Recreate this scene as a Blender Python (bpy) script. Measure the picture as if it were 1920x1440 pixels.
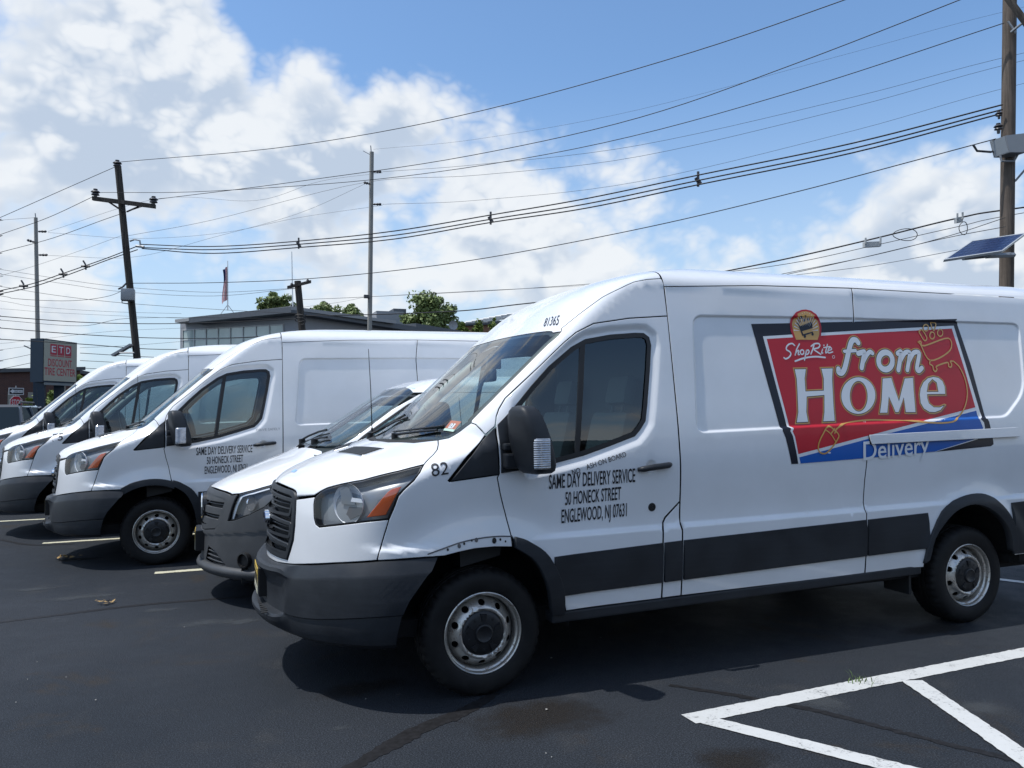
import bpy, bmesh, math, random
import numpy as np
from mathutils import Vector, Matrix
from mathutils.geometry import delaunay_2d_cdt
random.seed(7); rng = np.random.default_rng(7)
scene = bpy.context.scene
for o in list(bpy.data.objects): bpy.data.objects.remove(o)
COL = scene.collection
# ---------------------------------------------------------------- camera
CAM_P = np.array([-1.40515, -5.06346, 1.59120]); CAM_YAW, CAM_PITCH, CAM_ROLL, CAM_F = .369546, .0324768, -.00898602, 1446.48
_cy, _sy, _cp, _sp = math.cos(CAM_YAW), math.sin(CAM_YAW), math.cos(CAM_PITCH), math.sin(CAM_PITCH)
_f = np.array([_sy*_cp, _cy*_cp, _sp]); _r0 = np.array([_cy, -_sy, 0.]); _u0 = np.cross(_r0, _f)
CAM_R = math.cos(CAM_ROLL)*_r0 + math.sin(CAM_ROLL)*_u0; CAM_U = -math.sin(CAM_ROLL)*_r0 + math.cos(CAM_ROLL)*_u0; CAM_D = _f
cam = bpy.data.cameras.new('camera'); cam_o = bpy.data.objects.new('camera', cam); COL.objects.link(cam_o)
cam.sensor_width = 36; cam.sensor_fit = 'HORIZONTAL'; cam.lens = CAM_F/1920*36; cam.clip_start = .05; cam.clip_end = 3000
cam_o.matrix_world = Matrix(((CAM_R[0], CAM_U[0], -CAM_D[0], CAM_P[0]), (CAM_R[1], CAM_U[1], -CAM_D[1], CAM_P[1]), (CAM_R[2], CAM_U[2], -CAM_D[2], CAM_P[2]), (0,0,0,1)))
scene.camera = cam_o
def pt(px, py, depth):
    """world point seen at a place of the picture, at a chosen distance"""
    return CAM_P + depth*(CAM_D + (px - 960)/CAM_F*CAM_R + (720 - py)/CAM_F*CAM_U)
def pdir(px, py):
    v = pt(px, py, 1) - CAM_P; return v/np.linalg.norm(v)
# ---------------------------------------------------------------- light and sky
SUN = np.array([-.44, .07, 1.0]); SUN = SUN/np.linalg.norm(SUN)
EL = math.asin(SUN[2]); AZ = math.atan2(SUN[0], SUN[1])
sun = bpy.data.lights.new('sun', 'SUN'); sun.energy = 3.5; sun.angle = math.radians(.6); sun.color = (1, .975, .94)
sun_o = bpy.data.objects.new('sun', sun); COL.objects.link(sun_o)
sun_o.rotation_euler = Vector(SUN).to_track_quat('Z', 'Y').to_euler()
scene.view_settings.view_transform = 'Standard'; scene.view_settings.look = 'None'; scene.view_settings.gamma = 1
scene.view_settings.exposure = .10
cy = scene.cycles; cy.max_bounces = 7; cy.diffuse_bounces = 3; cy.glossy_bounces = 3; cy.transmission_bounces = 4; cy.transparent_max_bounces = 10; cy.caustics_reflective = False; cy.caustics_refractive = False
world = bpy.data.worlds.new('World'); scene.world = world; world.use_nodes = True
class NT:
    """small helper to write node trees"""
    def __init__(s, tree): s.t = tree; s.n = tree.nodes; s.l = tree.links
    def new(s, typ, **kw):
        n = s.n.new(typ)
        for k, v in kw.items():
            if k in n.bl_rna.properties.keys(): setattr(n, k, v)
        return n
    def put(s, sock, v):
        if isinstance(v, bpy.types.NodeSocket): s.l.new(v, sock)
        elif v is not None: sock.default_value = v
    def math(s, op, a, b=None, c=None, clamp=False):
        n = s.new('ShaderNodeMath', operation=op, use_clamp=clamp)
        for i, v in enumerate((a, b, c)):
            if v is not None: s.put(n.inputs[i], v)
        return n.outputs[0]
    def vmath(s, op, a, b=None, out=0):
        n = s.new('ShaderNodeVectorMath', operation=op); s.put(n.inputs[0], a)
        if b is not None: s.put(n.inputs[3 if op == 'SCALE' else 1], b)
        return n.outputs['Value' if op in ('DOT_PRODUCT', 'LENGTH', 'DISTANCE') else 'Vector']
    def noise(s, vec, scale, detail=4, rough=.55, dist=0., lac=2.0, col=False):
        n = s.new('ShaderNodeTexNoise'); s.put(n.inputs['Vector'], vec); s.put(n.inputs['Scale'], scale)
        n.inputs['Detail'].default_value = detail; n.inputs['Roughness'].default_value = rough
        n.inputs['Distortion'].default_value = dist; n.inputs['Lacunarity'].default_value = lac
        return n.outputs['Color' if col else 0]
    def mapr(s, v, a, b, c=0., d=1., smooth=True):
        n = s.new('ShaderNodeMapRange', interpolation_type='SMOOTHSTEP' if smooth else 'LINEAR'); s.put(n.inputs[0], v)
        for i, q in enumerate((a, b, c, d)): s.put(n.inputs[i+1], q)
        return n.outputs[0]
    def mix(s, f, a, b, blend='MIX'):
        n = s.new('ShaderNodeMix', data_type='RGBA', blend_type=blend); s.put(n.inputs[0], f)
        for k, v in ((6, a), (7, b)):
            if isinstance(v, (tuple, list)): v = tuple(v) + (1,)*(4 - len(v))
            s.put(n.inputs[k], v)
        return n.outputs[2]
def build_world():
    t = NT(world.node_tree); t.n.clear()
    sky = t.new('ShaderNodeTexSky'); sky.sky_type = 'NISHITA'; sky.sun_disc = False
    sky.sun_elevation = EL; sky.sun_rotation = AZ; sky.air_density = 1.0; sky.dust_density = 1.2; sky.ozone_density = 1.6; sky.altitude = 20
    tc = t.new('ShaderNodeTexCoord'); d = t.vmath('NORMALIZE', tc.outputs['Generated'])
    sep = t.new('ShaderNodeSeparateXYZ'); t.put(sep.inputs[0], d); z = sep.outputs[2]
    def blobs(vec):
        v = None
        for (px, py, r0, r1, a) in CLOUDS:
            dp = t.vmath('DOT_PRODUCT', vec, tuple(pdir(px, py))); m = t.mapr(dp, math.cos(r1), math.cos(r0))
            v = t.math('MULTIPLY', m, a) if v is None else t.math('MULTIPLY_ADD', m, a, v)
        return v
    def puffs(vec, octs):
        # rounded billows: folded noise, three sizes
        v = None
        for s, w in ((8.5, .46), (19., .27), (41., .15), (90., .08))[:octs]:
            n = t.math('ABSOLUTE', t.math('MULTIPLY_ADD', t.noise(vec, s, 0, .5), 2.0, -1.0)); v = t.math('MULTIPLY', n, w) if v is None else t.math('MULTIPLY_ADD', n, w, v)
        return v
    def dens(vec, octs, det, base):
        # clouds: flattened fractal noise and rounded puffs, gathered where the big cumulus stand
        sc = t.vmath('MULTIPLY', vec, (1, 1, 1.35))
        v = t.math('MULTIPLY', t.noise(sc, 3.0, det, .52), 1.0)
        v = t.math('MULTIPLY_ADD', puffs(sc, octs), .62, v)
        return t.math('ADD', v, base)
    CLOUDS = [(235, 110, .03, .16, .22), (60, 270, .05, .24, .17), (400, 270, .04, .20, .18), (670, 230, .02, .13, .19), (800, 340, .04, .20, .16), (1060, 330, .04, .20, .19),
              (1250, 400, .04, .18, .15), (1670, 440, .03, .14, .17), (1600, 520, .08, .26, .13), (1860, 380, .03, .15, .10), (330, 470, .02, .13, -.12),
              (1360, 70, .12, .36, -.24), (1700, 150, .08, .26, -.12), (600, 40, .03, .14, -.26), (900, 60, .05, .16, -.12), (20, 0, .03, .10, -.16)]
    low = t.mapr(z, .08, .34, .085, 0)
    OFFS = .66
    B = t.math('SUBTRACT', t.math('ADD', blobs(d), low), OFFS)
    dv = dens(d, 4, 4, B)
    d1 = t.vmath('NORMALIZE', t.vmath('ADD', d, (-.012, 0, .030))); d2 = t.vmath('NORMALIZE', t.vmath('ADD', d, (-.05, 0, .13)))
    lit1 = t.mapr(t.math('SUBTRACT', dv, dens(d1, 3, 2, B)), -.10, .10, smooth=False)
    lit2 = t.mapr(t.math('SUBTRACT', dv, dens(d2, 1, 1, B)), -.14, .16, smooth=False)
    cover = t.mapr(dv, -.08, .17); thick = t.mapr(dv, .02, .30)
    lit = t.math('ADD', t.math('MULTIPLY', lit1, .48), t.math('MULTIPLY', lit2, .52))
    shade = t.math('SUBTRACT', 1.0, t.math('MULTIPLY', t.math('MULTIPLY_ADD', thick, .8, .2), t.math('SUBTRACT', 1.0, lit)))
    ccol = t.mix(t.mapr(shade, .42, 1.0), (5.2, 6.1, 7.4), (8.7, 9.0, 9.3))
    haze = t.mapr(z, .0, .42, 1, 0)
    skyc = t.mix(t.math('MULTIPLY', haze, .72), t.mix(1.0, sky.outputs[0], (1.36, 1.66, 1.86), 'MULTIPLY'), (6.1, 7.3, 8.7))
    col = t.mix(t.math('MULTIPLY', cover, t.mapr(z, -.01, .10, .25, .94)), skyc, ccol)
    col = t.mix(t.mapr(z, -.02, .0), (1.2, 1.25, 1.3), col)
    bg = t.new('ShaderNodeBackground'); t.put(bg.inputs[0], col); bg.inputs[1].default_value = .096
    out = t.new('ShaderNodeOutputWorld'); t.l.new(bg.outputs[0], out.inputs[0])
build_world()
world.cycles.sampling_method = 'MANUAL'; world.cycles.sample_map_resolution = 256
# ---------------------------------------------------------------- van surface
def pchip(xs, ys):
    xs = np.array(xs, float); ys = np.array(ys, float)
    h = np.diff(xs); d = np.diff(ys) / h
    m = np.zeros(len(xs))
    for i in range(1, len(xs) - 1):
        if d[i-1] * d[i] > 0:
            w1 = 2*h[i] + h[i-1]; w2 = h[i] + 2*h[i-1]
            m[i] = (w1 + w2) / (w1/d[i-1] + w2/d[i])
    m[0] = d[0]; m[-1] = d[-1]
    def f(x):
        x = np.clip(np.asarray(x, float), xs[0], xs[-1])
        i = np.clip(np.searchsorted(xs, x) - 1, 0, len(xs) - 2)
        t = (x - xs[i]) / h[i]
        return ((2*t**3 - 3*t**2 + 1)*ys[i] + (t**3 - 2*t**2 + t)*h[i]*m[i]
                + (-2*t**3 + 3*t**2)*ys[i+1] + (t**3 - t**2)*h[i]*m[i+1])
    return f
def sstep(a, b, x):
    t = np.clip((x - a) / (b - a), 0, 1); return t*t*(3 - 2*t)
def poly_sd(poly, x, z):
    """signed distance, positive inside"""
    x = np.asarray(x, float); z = np.asarray(z, float)
    P = np.array(poly, float); Q = np.roll(P, -1, 0)
    best = np.full(x.shape, 1e9); ins = np.zeros(x.shape, bool)
    for (x0, z0), (x1, z1) in zip(P, Q):
        dx, dz = x1 - x0, z1 - z0
        t = np.clip(((x - x0)*dx + (z - z0)*dz) / (dx*dx + dz*dz + 1e-12), 0, 1)
        best = np.minimum(best, (x - x0 - t*dx)**2 + (z - z0 - t*dz)**2)
        c = ((z0 > z) != (z1 > z))
        if z1 != z0: ins ^= c & (x < x0 + (z - z0)*dx/dz)
    return np.where(ins, 1, -1) * np.sqrt(best)
def round_poly(pts, r, n=6):
    """round the corners of a polygon (r: radius or one per corner)"""
    P = np.array(pts, float); N = len(P); out = []
    rs = [r]*N if np.isscalar(r) else r
    for i in range(N):
        a, b, c = P[i-1], P[i], P[(i+1) % N]
        if rs[i] <= 0: out.append(tuple(b)); continue
        u = a - b; v = c - b; lu = np.linalg.norm(u); lv = np.linalg.norm(v)
        d = min(rs[i], .49*lu, .49*lv); p0 = b + u/lu*d; p1 = b + v/lv*d
        for k in range(n + 1):
            t = k/n; q = (1-t)**2*p0 + 2*t*(1-t)*b + t*t*p1; out.append((float(q[0]), float(q[1])))
    return out
RAKE = .010; NEPS = 3e-3
XF = pchip([.10,.20,.30,.42,.55,.68,.74,.80,.95,1.08,1.13,1.16,1.20,1.25,1.31,1.375,1.42,1.455,1.52,1.75,2.0,2.10,2.20,2.30,2.40,2.465,2.505,2.53,2.545,2.56],
           [-.93,-.99,-1.03,-1.06,-1.08,-1.088,-1.09,-1.088,-1.08,-1.065,-1.055,-1.04,-1.0,-.905,-.745,-.52,-.375,-.30,-.215,.06,.345,.455,.57,.70,.895,1.10,1.30,1.55,1.9,2.6])
CC = pchip([.1,.4,1.2,1.35,1.5,1.7,2.0,2.56],[.60,.62,.62,.58,.44,.35,.30,.30])
NN = pchip([.1,.5,1.2,1.35,1.5,1.7,2.56],[2.0,1.85,1.8,1.9,2.4,2.8,2.8])
WW = pchip([.10,.25,.42,.60,.80,1.0,1.2,1.45,1.7,2.0,2.2,2.34],[.93,.965,1.0,1.018,1.028,1.03,1.022,1.0,.965,.92,.888,.864])
ZR, ZT, WR = 2.34, 2.558, .864; REAR = (4.6, 4.95)
def wfun(z):
    t = np.clip((z - ZR)/(ZT - ZR), 0, 1)
    return np.where(z < ZR, WW(z), WR*(1 - t**2.2)**.3125)
PANEL1 = round_poly([(1.388,1.428),(2.95,1.468),(2.95,2.217),(1.450,2.187)], .08)
PANEL2 = round_poly([(2.60,1.459),(4.15,1.494),(4.40,1.69),(4.47,2.229),(2.60,2.211)], [.01,.06,.12,.08,.01])
WINDOW = None
def relief(x, z):
    zz = z - RAKE*x
    rf = np.hypot(x, z - .36); rr = np.hypot(x - 3.75, z - .37)
    m = sstep(.50, .74, rf)*sstep(.50, .74, rr)
    d = -.030*sstep(.845, .877, zz)*(1 - sstep(.90, 1.28, zz))*m
    d = d + .018*(1 - sstep(.44, .70, rf))*sstep(.3, .5, z) + .022*(1 - sstep(.50, .62, rr))*sstep(.3, .5, z)
    d = d - .013*sstep(0, .017, np.maximum(poly_sd(PANEL1, x, z), poly_sd(PANEL2, x, z)))
    if WINDOW is not None:
        d = d - .020*sstep(-.062, -.012, poly_sd(WINDOW, x, z))
    return d
def W(x, z, rel=True):
    zz = z - RAKE*x
    s = (x - XF(zz))/CC(zz); n = NN(zz)
    t = np.clip(1 - s, 0, 1)
    F = np.where(s <= 0, s*.5, (1 - t**n)**(1/n))
    rear = 1 - .06*sstep(REAR[0], REAR[1], x)**2
    w = wfun(zz)*F*rear
    return w + sstep(.55, 1.0, s)*relief(x, z) if rel else w
def G(P, rel=True):
    return np.abs(P[:,1]) - W(P[:,0], P[:,2], rel)
def cast(O, D, tmax=4.0, n=80, far=None):
    """first crossing from outside to inside along rays O + t D"""
    O = np.atleast_2d(O).astype(float); D = np.broadcast_to(np.asarray(D, float), O.shape)
    lo = np.zeros(len(O)); hi = np.full(len(O), np.nan)
    for k in range(1, n + 1):
        t = tmax*k/n; g = G(O + D*t, False)
        new = np.isnan(hi) & (g < 0); hi[new] = t; lo[new] = tmax*(k - 1)/n
    h = np.where(np.isnan(hi), tmax, hi)
    for _ in range(24):
        m = (lo + h)/2; ins = G(O + D*m[:,None], False) < 0
        h = np.where(ins, m, h); lo = np.where(ins, lo, m)
    t0 = h.copy(); lo = t0 - .09; hi2 = t0 + .09
    for _ in range(14):
        m = (lo + hi2)/2; ins = G(O + D*m[:,None]) < 0
        hi2 = np.where(ins, m, hi2); lo = np.where(ins, lo, m)
    return np.where(np.isnan(hi)[:,None], np.nan, O + D*((lo + hi2)/2)[:,None])
def normal(P):
    e = NEPS; g = np.zeros((len(P), 3))
    for k in range(3):
        d = np.zeros(3); d[k] = e; g[:,k] = (G(P + d) - G(P - d))/(2*e)
    return g/np.maximum(np.linalg.norm(g, axis=1), 1e-9)[:,None]
_r = .70710678
CH = {  # chart: origin, e1, e2, direction inwards  (driver's side, y < 0)
 'S': ((0,-1.6,0), (1,0,0), (0,0,1), (0,1,0)),
 'C': ((-1.0,-1.0,0), (_r,-_r,0), (0,0,1), (_r,_r,0)),
 'F': ((-1.8,0,0), (0,1,0), (0,0,1), (1,0,0)),
 'T': ((0,0,3.2), (1,0,0), (0,1,0), (0,0,-1)),
 'P': ((0,-1.4,2.2), (1,0,0), (0,.6,.8), (0,.8,-.6)),
 'G': ((-1.2,0,2.8), (.78,0,.6258), (0,1,0), (.6258,0,-.78)),
}
def mkchart(o, d):
    d = np.array(d, float); d /= np.linalg.norm(d); a = np.array([d[1], -d[0], 0]); a /= np.linalg.norm(a)
    return (o, tuple(a), tuple(np.cross(a, d)), tuple(d))
CH['Q'] = mkchart((-.9,-1.6,1.7), (.45,.75,-.48))
CH['R'] = mkchart((.2,-1.5,2.6), (.30,.70,-.65))
def to_chart(P, c):
    o, a, b, d = [np.array(v, float) for v in CH[c]]
    q = np.atleast_2d(P) - o; return np.stack([q@a, q@b], 1)
def from_chart(uv, c, off=0.):
    o, a, b, d = [np.array(v, float) for v in CH[c]]
    uv = np.atleast_2d(uv); O = o + uv[:,:1]*a + uv[:,1:]*b
    if c == 'S': P = O.copy(); P[:,1] = -W(O[:,0], O[:,2])
    else: P = cast(O - d*(.6 if c == 'C' else 0.), d)
    N = normal(P)
    return P + N*off, N

# points measured on the van, on its own surface (metres from the front axle)
T = {'win_front': [(0.211,-0.973,1.622),(0.306,-0.959,1.724),(0.426,-0.943,1.84),(0.584,-0.927,1.959),(0.683,-0.92,2.009),(0.855,-0.915,2.041),(1.03,-0.913,2.057),(1.092,-0.913,2.057),(1.128,-0.917,2.032),(1.137,-0.925,1.981),(1.111,-0.948,1.825),(1.069,-0.981,1.606),(1.047,-0.994,1.51),(1.005,-1.0,1.457),(0.966,-1.004,1.42),(0.793,-1.01,1.366),(0.615,-1.014,1.314),(0.397,-1.018,1.27)],
 'bar': [(0.645,-0.923,1.987),(0.684,-0.921,1.999),(0.59,-1.014,1.32),(0.555,-1.014,1.311)],
 'hl_top': [(-0.879,-0.663,1.115),(-0.854,-0.685,1.144),(-0.822,-0.712,1.166),(-0.651,-0.852,1.215),(-0.465,-0.932,1.264),(-0.336,-0.967,1.295)],
 'hl_right': [(-0.336,-0.967,1.295),(-0.367,-0.999,1.255),(-0.403,-1.013,1.214),(-0.46,-1.013,1.165),(-0.487,-1.01,1.135),(-0.507,-1.005,1.08),(-0.535,-0.997,1.013)],
 'hl_bot': [(-0.535,-0.997,1.013),(-0.668,-0.941,0.998),(-0.77,-0.851,0.978),(-0.864,-0.73,0.955),(-0.88,-0.701,0.969),(-0.886,-0.685,0.999),(-0.887,-0.676,1.035),(-0.886,-0.666,1.074),(-0.879,-0.663,1.115)],
 'amber': [(-0.47,-1.004,1.188),(-0.519,-0.991,1.176),(-0.542,-0.988,1.159),(-0.595,-0.975,1.093),(-0.65,-0.95,1.023),(-0.552,-0.993,1.035)],
 'bowl': [(-0.747,-0.855,1.1)],
 'bowl_r': [(-0.651,-0.939,1.108),(-0.844,-0.727,1.103)],
 'gr_side': [(-0.975,-0.424,1.136),(-0.965,-0.462,1.128),(-0.962,-0.486,1.111),(-0.963,-0.496,1.087),(-0.967,-0.512,1.026),(-0.972,-0.522,0.944),(-0.979,-0.517,0.861),(-0.993,-0.49,0.799),(-1.007,-0.46,0.742),(-1.045,-0.331,0.737)],
 'hoodfront': [(-0.963,-0.497,1.087),(-0.925,-0.58,1.1),(-0.885,-0.654,1.113)],
 'hood_rear': [(-0.336,-0.967,1.295),(-0.32,-0.96,1.306),(-0.325,-0.958,1.306),(-0.269,-0.914,1.344),(-0.236,-0.876,1.369),(-0.215,-0.825,1.394),(-0.202,-0.771,1.418)],
 'cowl': [(-0.202,-0.771,1.418),(-0.307,-0.641,1.399),(-0.401,-0.373,1.395),(-0.445,-0.072,1.392)],
 'fend_seam': [(-0.537,-0.996,1.01),(-0.567,-0.986,0.905),(-0.599,-0.994,0.802)],
 'bumptop': [(-0.337,-1.038,0.806),(-0.47,-1.03,0.805),(-0.599,-0.994,0.8),(-0.796,-0.836,0.775),(-0.984,-0.52,0.725)],
 'wsA': [(-0.202,-0.771,1.418),(-0.151,-0.82,1.431),(-0.093,-0.849,1.468),(-0.036,-0.879,1.515),(-0.031,-0.87,1.53),(0.086,-0.885,1.643),(0.263,-0.877,1.805),(0.448,-0.863,1.973),(0.521,-0.864,2.031),(0.544,-0.856,2.056)],
 'wstop': [(0.544,-0.856,2.056),(0.535,-0.835,2.063),(0.457,-0.674,2.057),(0.418,-0.397,2.061),(0.445,0.353,2.088)],
 'capseam': [(0.552,-0.839,2.074),(0.68,-0.846,2.173),(0.832,-0.849,2.278),(0.946,-0.855,2.334),(1.05,-0.853,2.381)],
 'vert_up': [(1.271,-0.895,2.169),(1.264,-0.872,2.308),(1.264,-0.861,2.38),(1.258,-0.851,2.406),(1.237,-0.839,2.425)],
 'dtop': [(0.079,-0.971,1.513),(0.088,-0.958,1.553),(0.107,-0.947,1.593),(0.15,-0.935,1.654),(0.376,-0.928,1.845),(0.532,-0.914,1.98),(0.618,-0.908,2.046),(0.74,-0.905,2.104),(0.989,-0.899,2.145),(1.266,-0.895,2.169)],
 'dfront': [(0.079,-0.971,1.513),(0.077,-0.986,1.453),(0.083,-1.014,1.315),(0.082,-1.019,1.232),(0.07,-1.019,1.208),(0.088,-1.015,1.118),(0.115,-1.013,1.017),(0.141,-1.037,0.891)],
 'sailF': [(-0.208,-1.019,1.2),(-0.092,-1.013,1.326),(0.074,-0.975,1.495),(0.08,-1.019,1.227)],
 'fendA': [(0.02,-0.963,1.449),(-0.101,-1.01,1.336),(-0.214,-1.019,1.205)],
 'pillarseam': [(-0.036,-0.879,1.515),(-0.019,-0.907,1.506),(-0.002,-0.936,1.481),(0.02,-0.963,1.449)],
 'arch_in': [(0.147,-1.045,0.826),(0.04,-1.046,0.834),(-0.075,-1.045,0.832),(-0.166,-1.045,0.82),(-0.244,-1.043,0.806),(-0.315,-1.04,0.805)],
 'flareo': [(0.156,-1.037,0.885),(0.257,-1.04,0.845),(0.367,-1.039,0.759),(0.455,-1.031,0.581),(0.47,-1.009,0.416)],
 'flarei': [(0.159,-1.045,0.82),(0.279,-1.043,0.733),(0.354,-1.035,0.591),(0.387,-1.012,0.425)],
 'rflareo': [(3.229,-1.021,0.48),(3.277,-1.033,0.643),(3.409,-1.033,0.843),(3.583,-1.027,0.926),(3.748,-1.028,0.948),(3.876,-1.032,0.925),(3.992,-1.044,0.855),(4.097,-1.046,0.745),(4.152,-1.038,0.618),(4.163,-1.027,0.502)],
 'rflarei': [(3.277,-1.029,0.51),(3.325,-1.041,0.658),(3.436,-1.047,0.776),(3.552,-1.049,0.845),(3.705,-1.05,0.873),(3.849,-1.05,0.838),(3.971,-1.047,0.761),(4.062,-1.041,0.659),(4.106,-1.028,0.506)],
 'step': [(1.27,-1.006,1.017),(1.158,-1.0,0.925),(1.124,-1.023,0.866),(1.126,-1.027,0.781)],
 'mid': [(2.822,-0.842,2.437),(2.794,-0.89,2.215),(2.803,-0.918,1.96),(2.764,-0.993,1.472),(2.757,-1.01,1.38),(2.751,-1.018,1.208),(2.737,-1.011,1.089),(2.729,-1.009,0.892),(2.728,-1.028,0.828)],
 'rear_clad': [(3.981,-1.043,0.864),(4.265,-1.029,0.879),(4.163,-1.027,0.502)],
 'handle': [(0.954,-1.019,1.225),(1.187,-1.019,1.243),(1.06,-1.017,1.279),(1.058,-1.018,1.189)],
 'lock': [(1.066,-1.004,0.993)],
 'rail': [(2.771,-1.009,1.393),(4.236,-1.007,1.421),(4.227,-1.014,1.349),(2.768,-1.015,1.327)],
 'p1': [(1.491,-0.892,2.188),(1.448,-0.901,2.136),(1.399,-0.969,1.687),(1.391,-0.999,1.469),(1.427,-1.004,1.426),(2.074,-1.003,1.442)],
 'p2': [(2.794,-0.89,2.215),(4.39,-0.891,2.228),(4.451,-0.892,2.173),(4.377,-0.974,1.686),(4.145,-1.0,1.495),(3.939,-1.0,1.489)],
 'txt82': [(-0.307,-1.019,1.231),(-0.213,-1.018,1.242),(-0.304,-0.992,1.289)],
 'txt81365': [(0.506,-0.676,2.1),(0.553,-0.797,2.099),(0.559,-0.6,2.162),(0.594,-0.76,2.15)],
 'txtNO': [(0.531,-1.019,1.209),(0.888,-1.015,1.304),(0.529,-1.019,1.236)],
 'txtNO2': [(0.582,-1.019,1.222),(0.623,-1.019,1.235),(0.688,-1.018,1.254)],
 'txt1': [(0.382,-1.016,1.134),(0.944,-1.016,1.151),(0.379,-1.019,1.213)],
 'txt2': [(0.486,-1.008,1.036),(0.85,-1.009,1.051),(0.482,-1.014,1.11)],
 'txt3': [(0.465,-1.0,0.933),(0.892,-1.001,0.949),(0.461,-1.006,1.01)],
 'hoodvent': [(-0.67,-0.104,1.325),(-0.584,-0.522,1.324),(-0.453,-0.524,1.364),(-0.553,-0.076,1.359)],
 'hoodsticker': [(-0.966,-0.089,1.209),(-0.936,-0.237,1.214),(-0.909,-0.185,1.232),(-0.931,0.049,1.228)],
 'wssticker': [(-0.158,-0.732,1.47),(-0.122,-0.812,1.463),(-0.073,-0.817,1.521),(-0.109,-0.728,1.527)],
 'holes': [(-0.227,-1.042,0.839),(-0.163,-1.043,0.854),(-0.135,-1.042,0.864),(-0.091,-1.042,0.878),(-0.065,-1.042,0.879),(0.038,-1.044,0.869),(0.074,-1.043,0.872),(0.104,-1.044,0.86)]}
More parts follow.
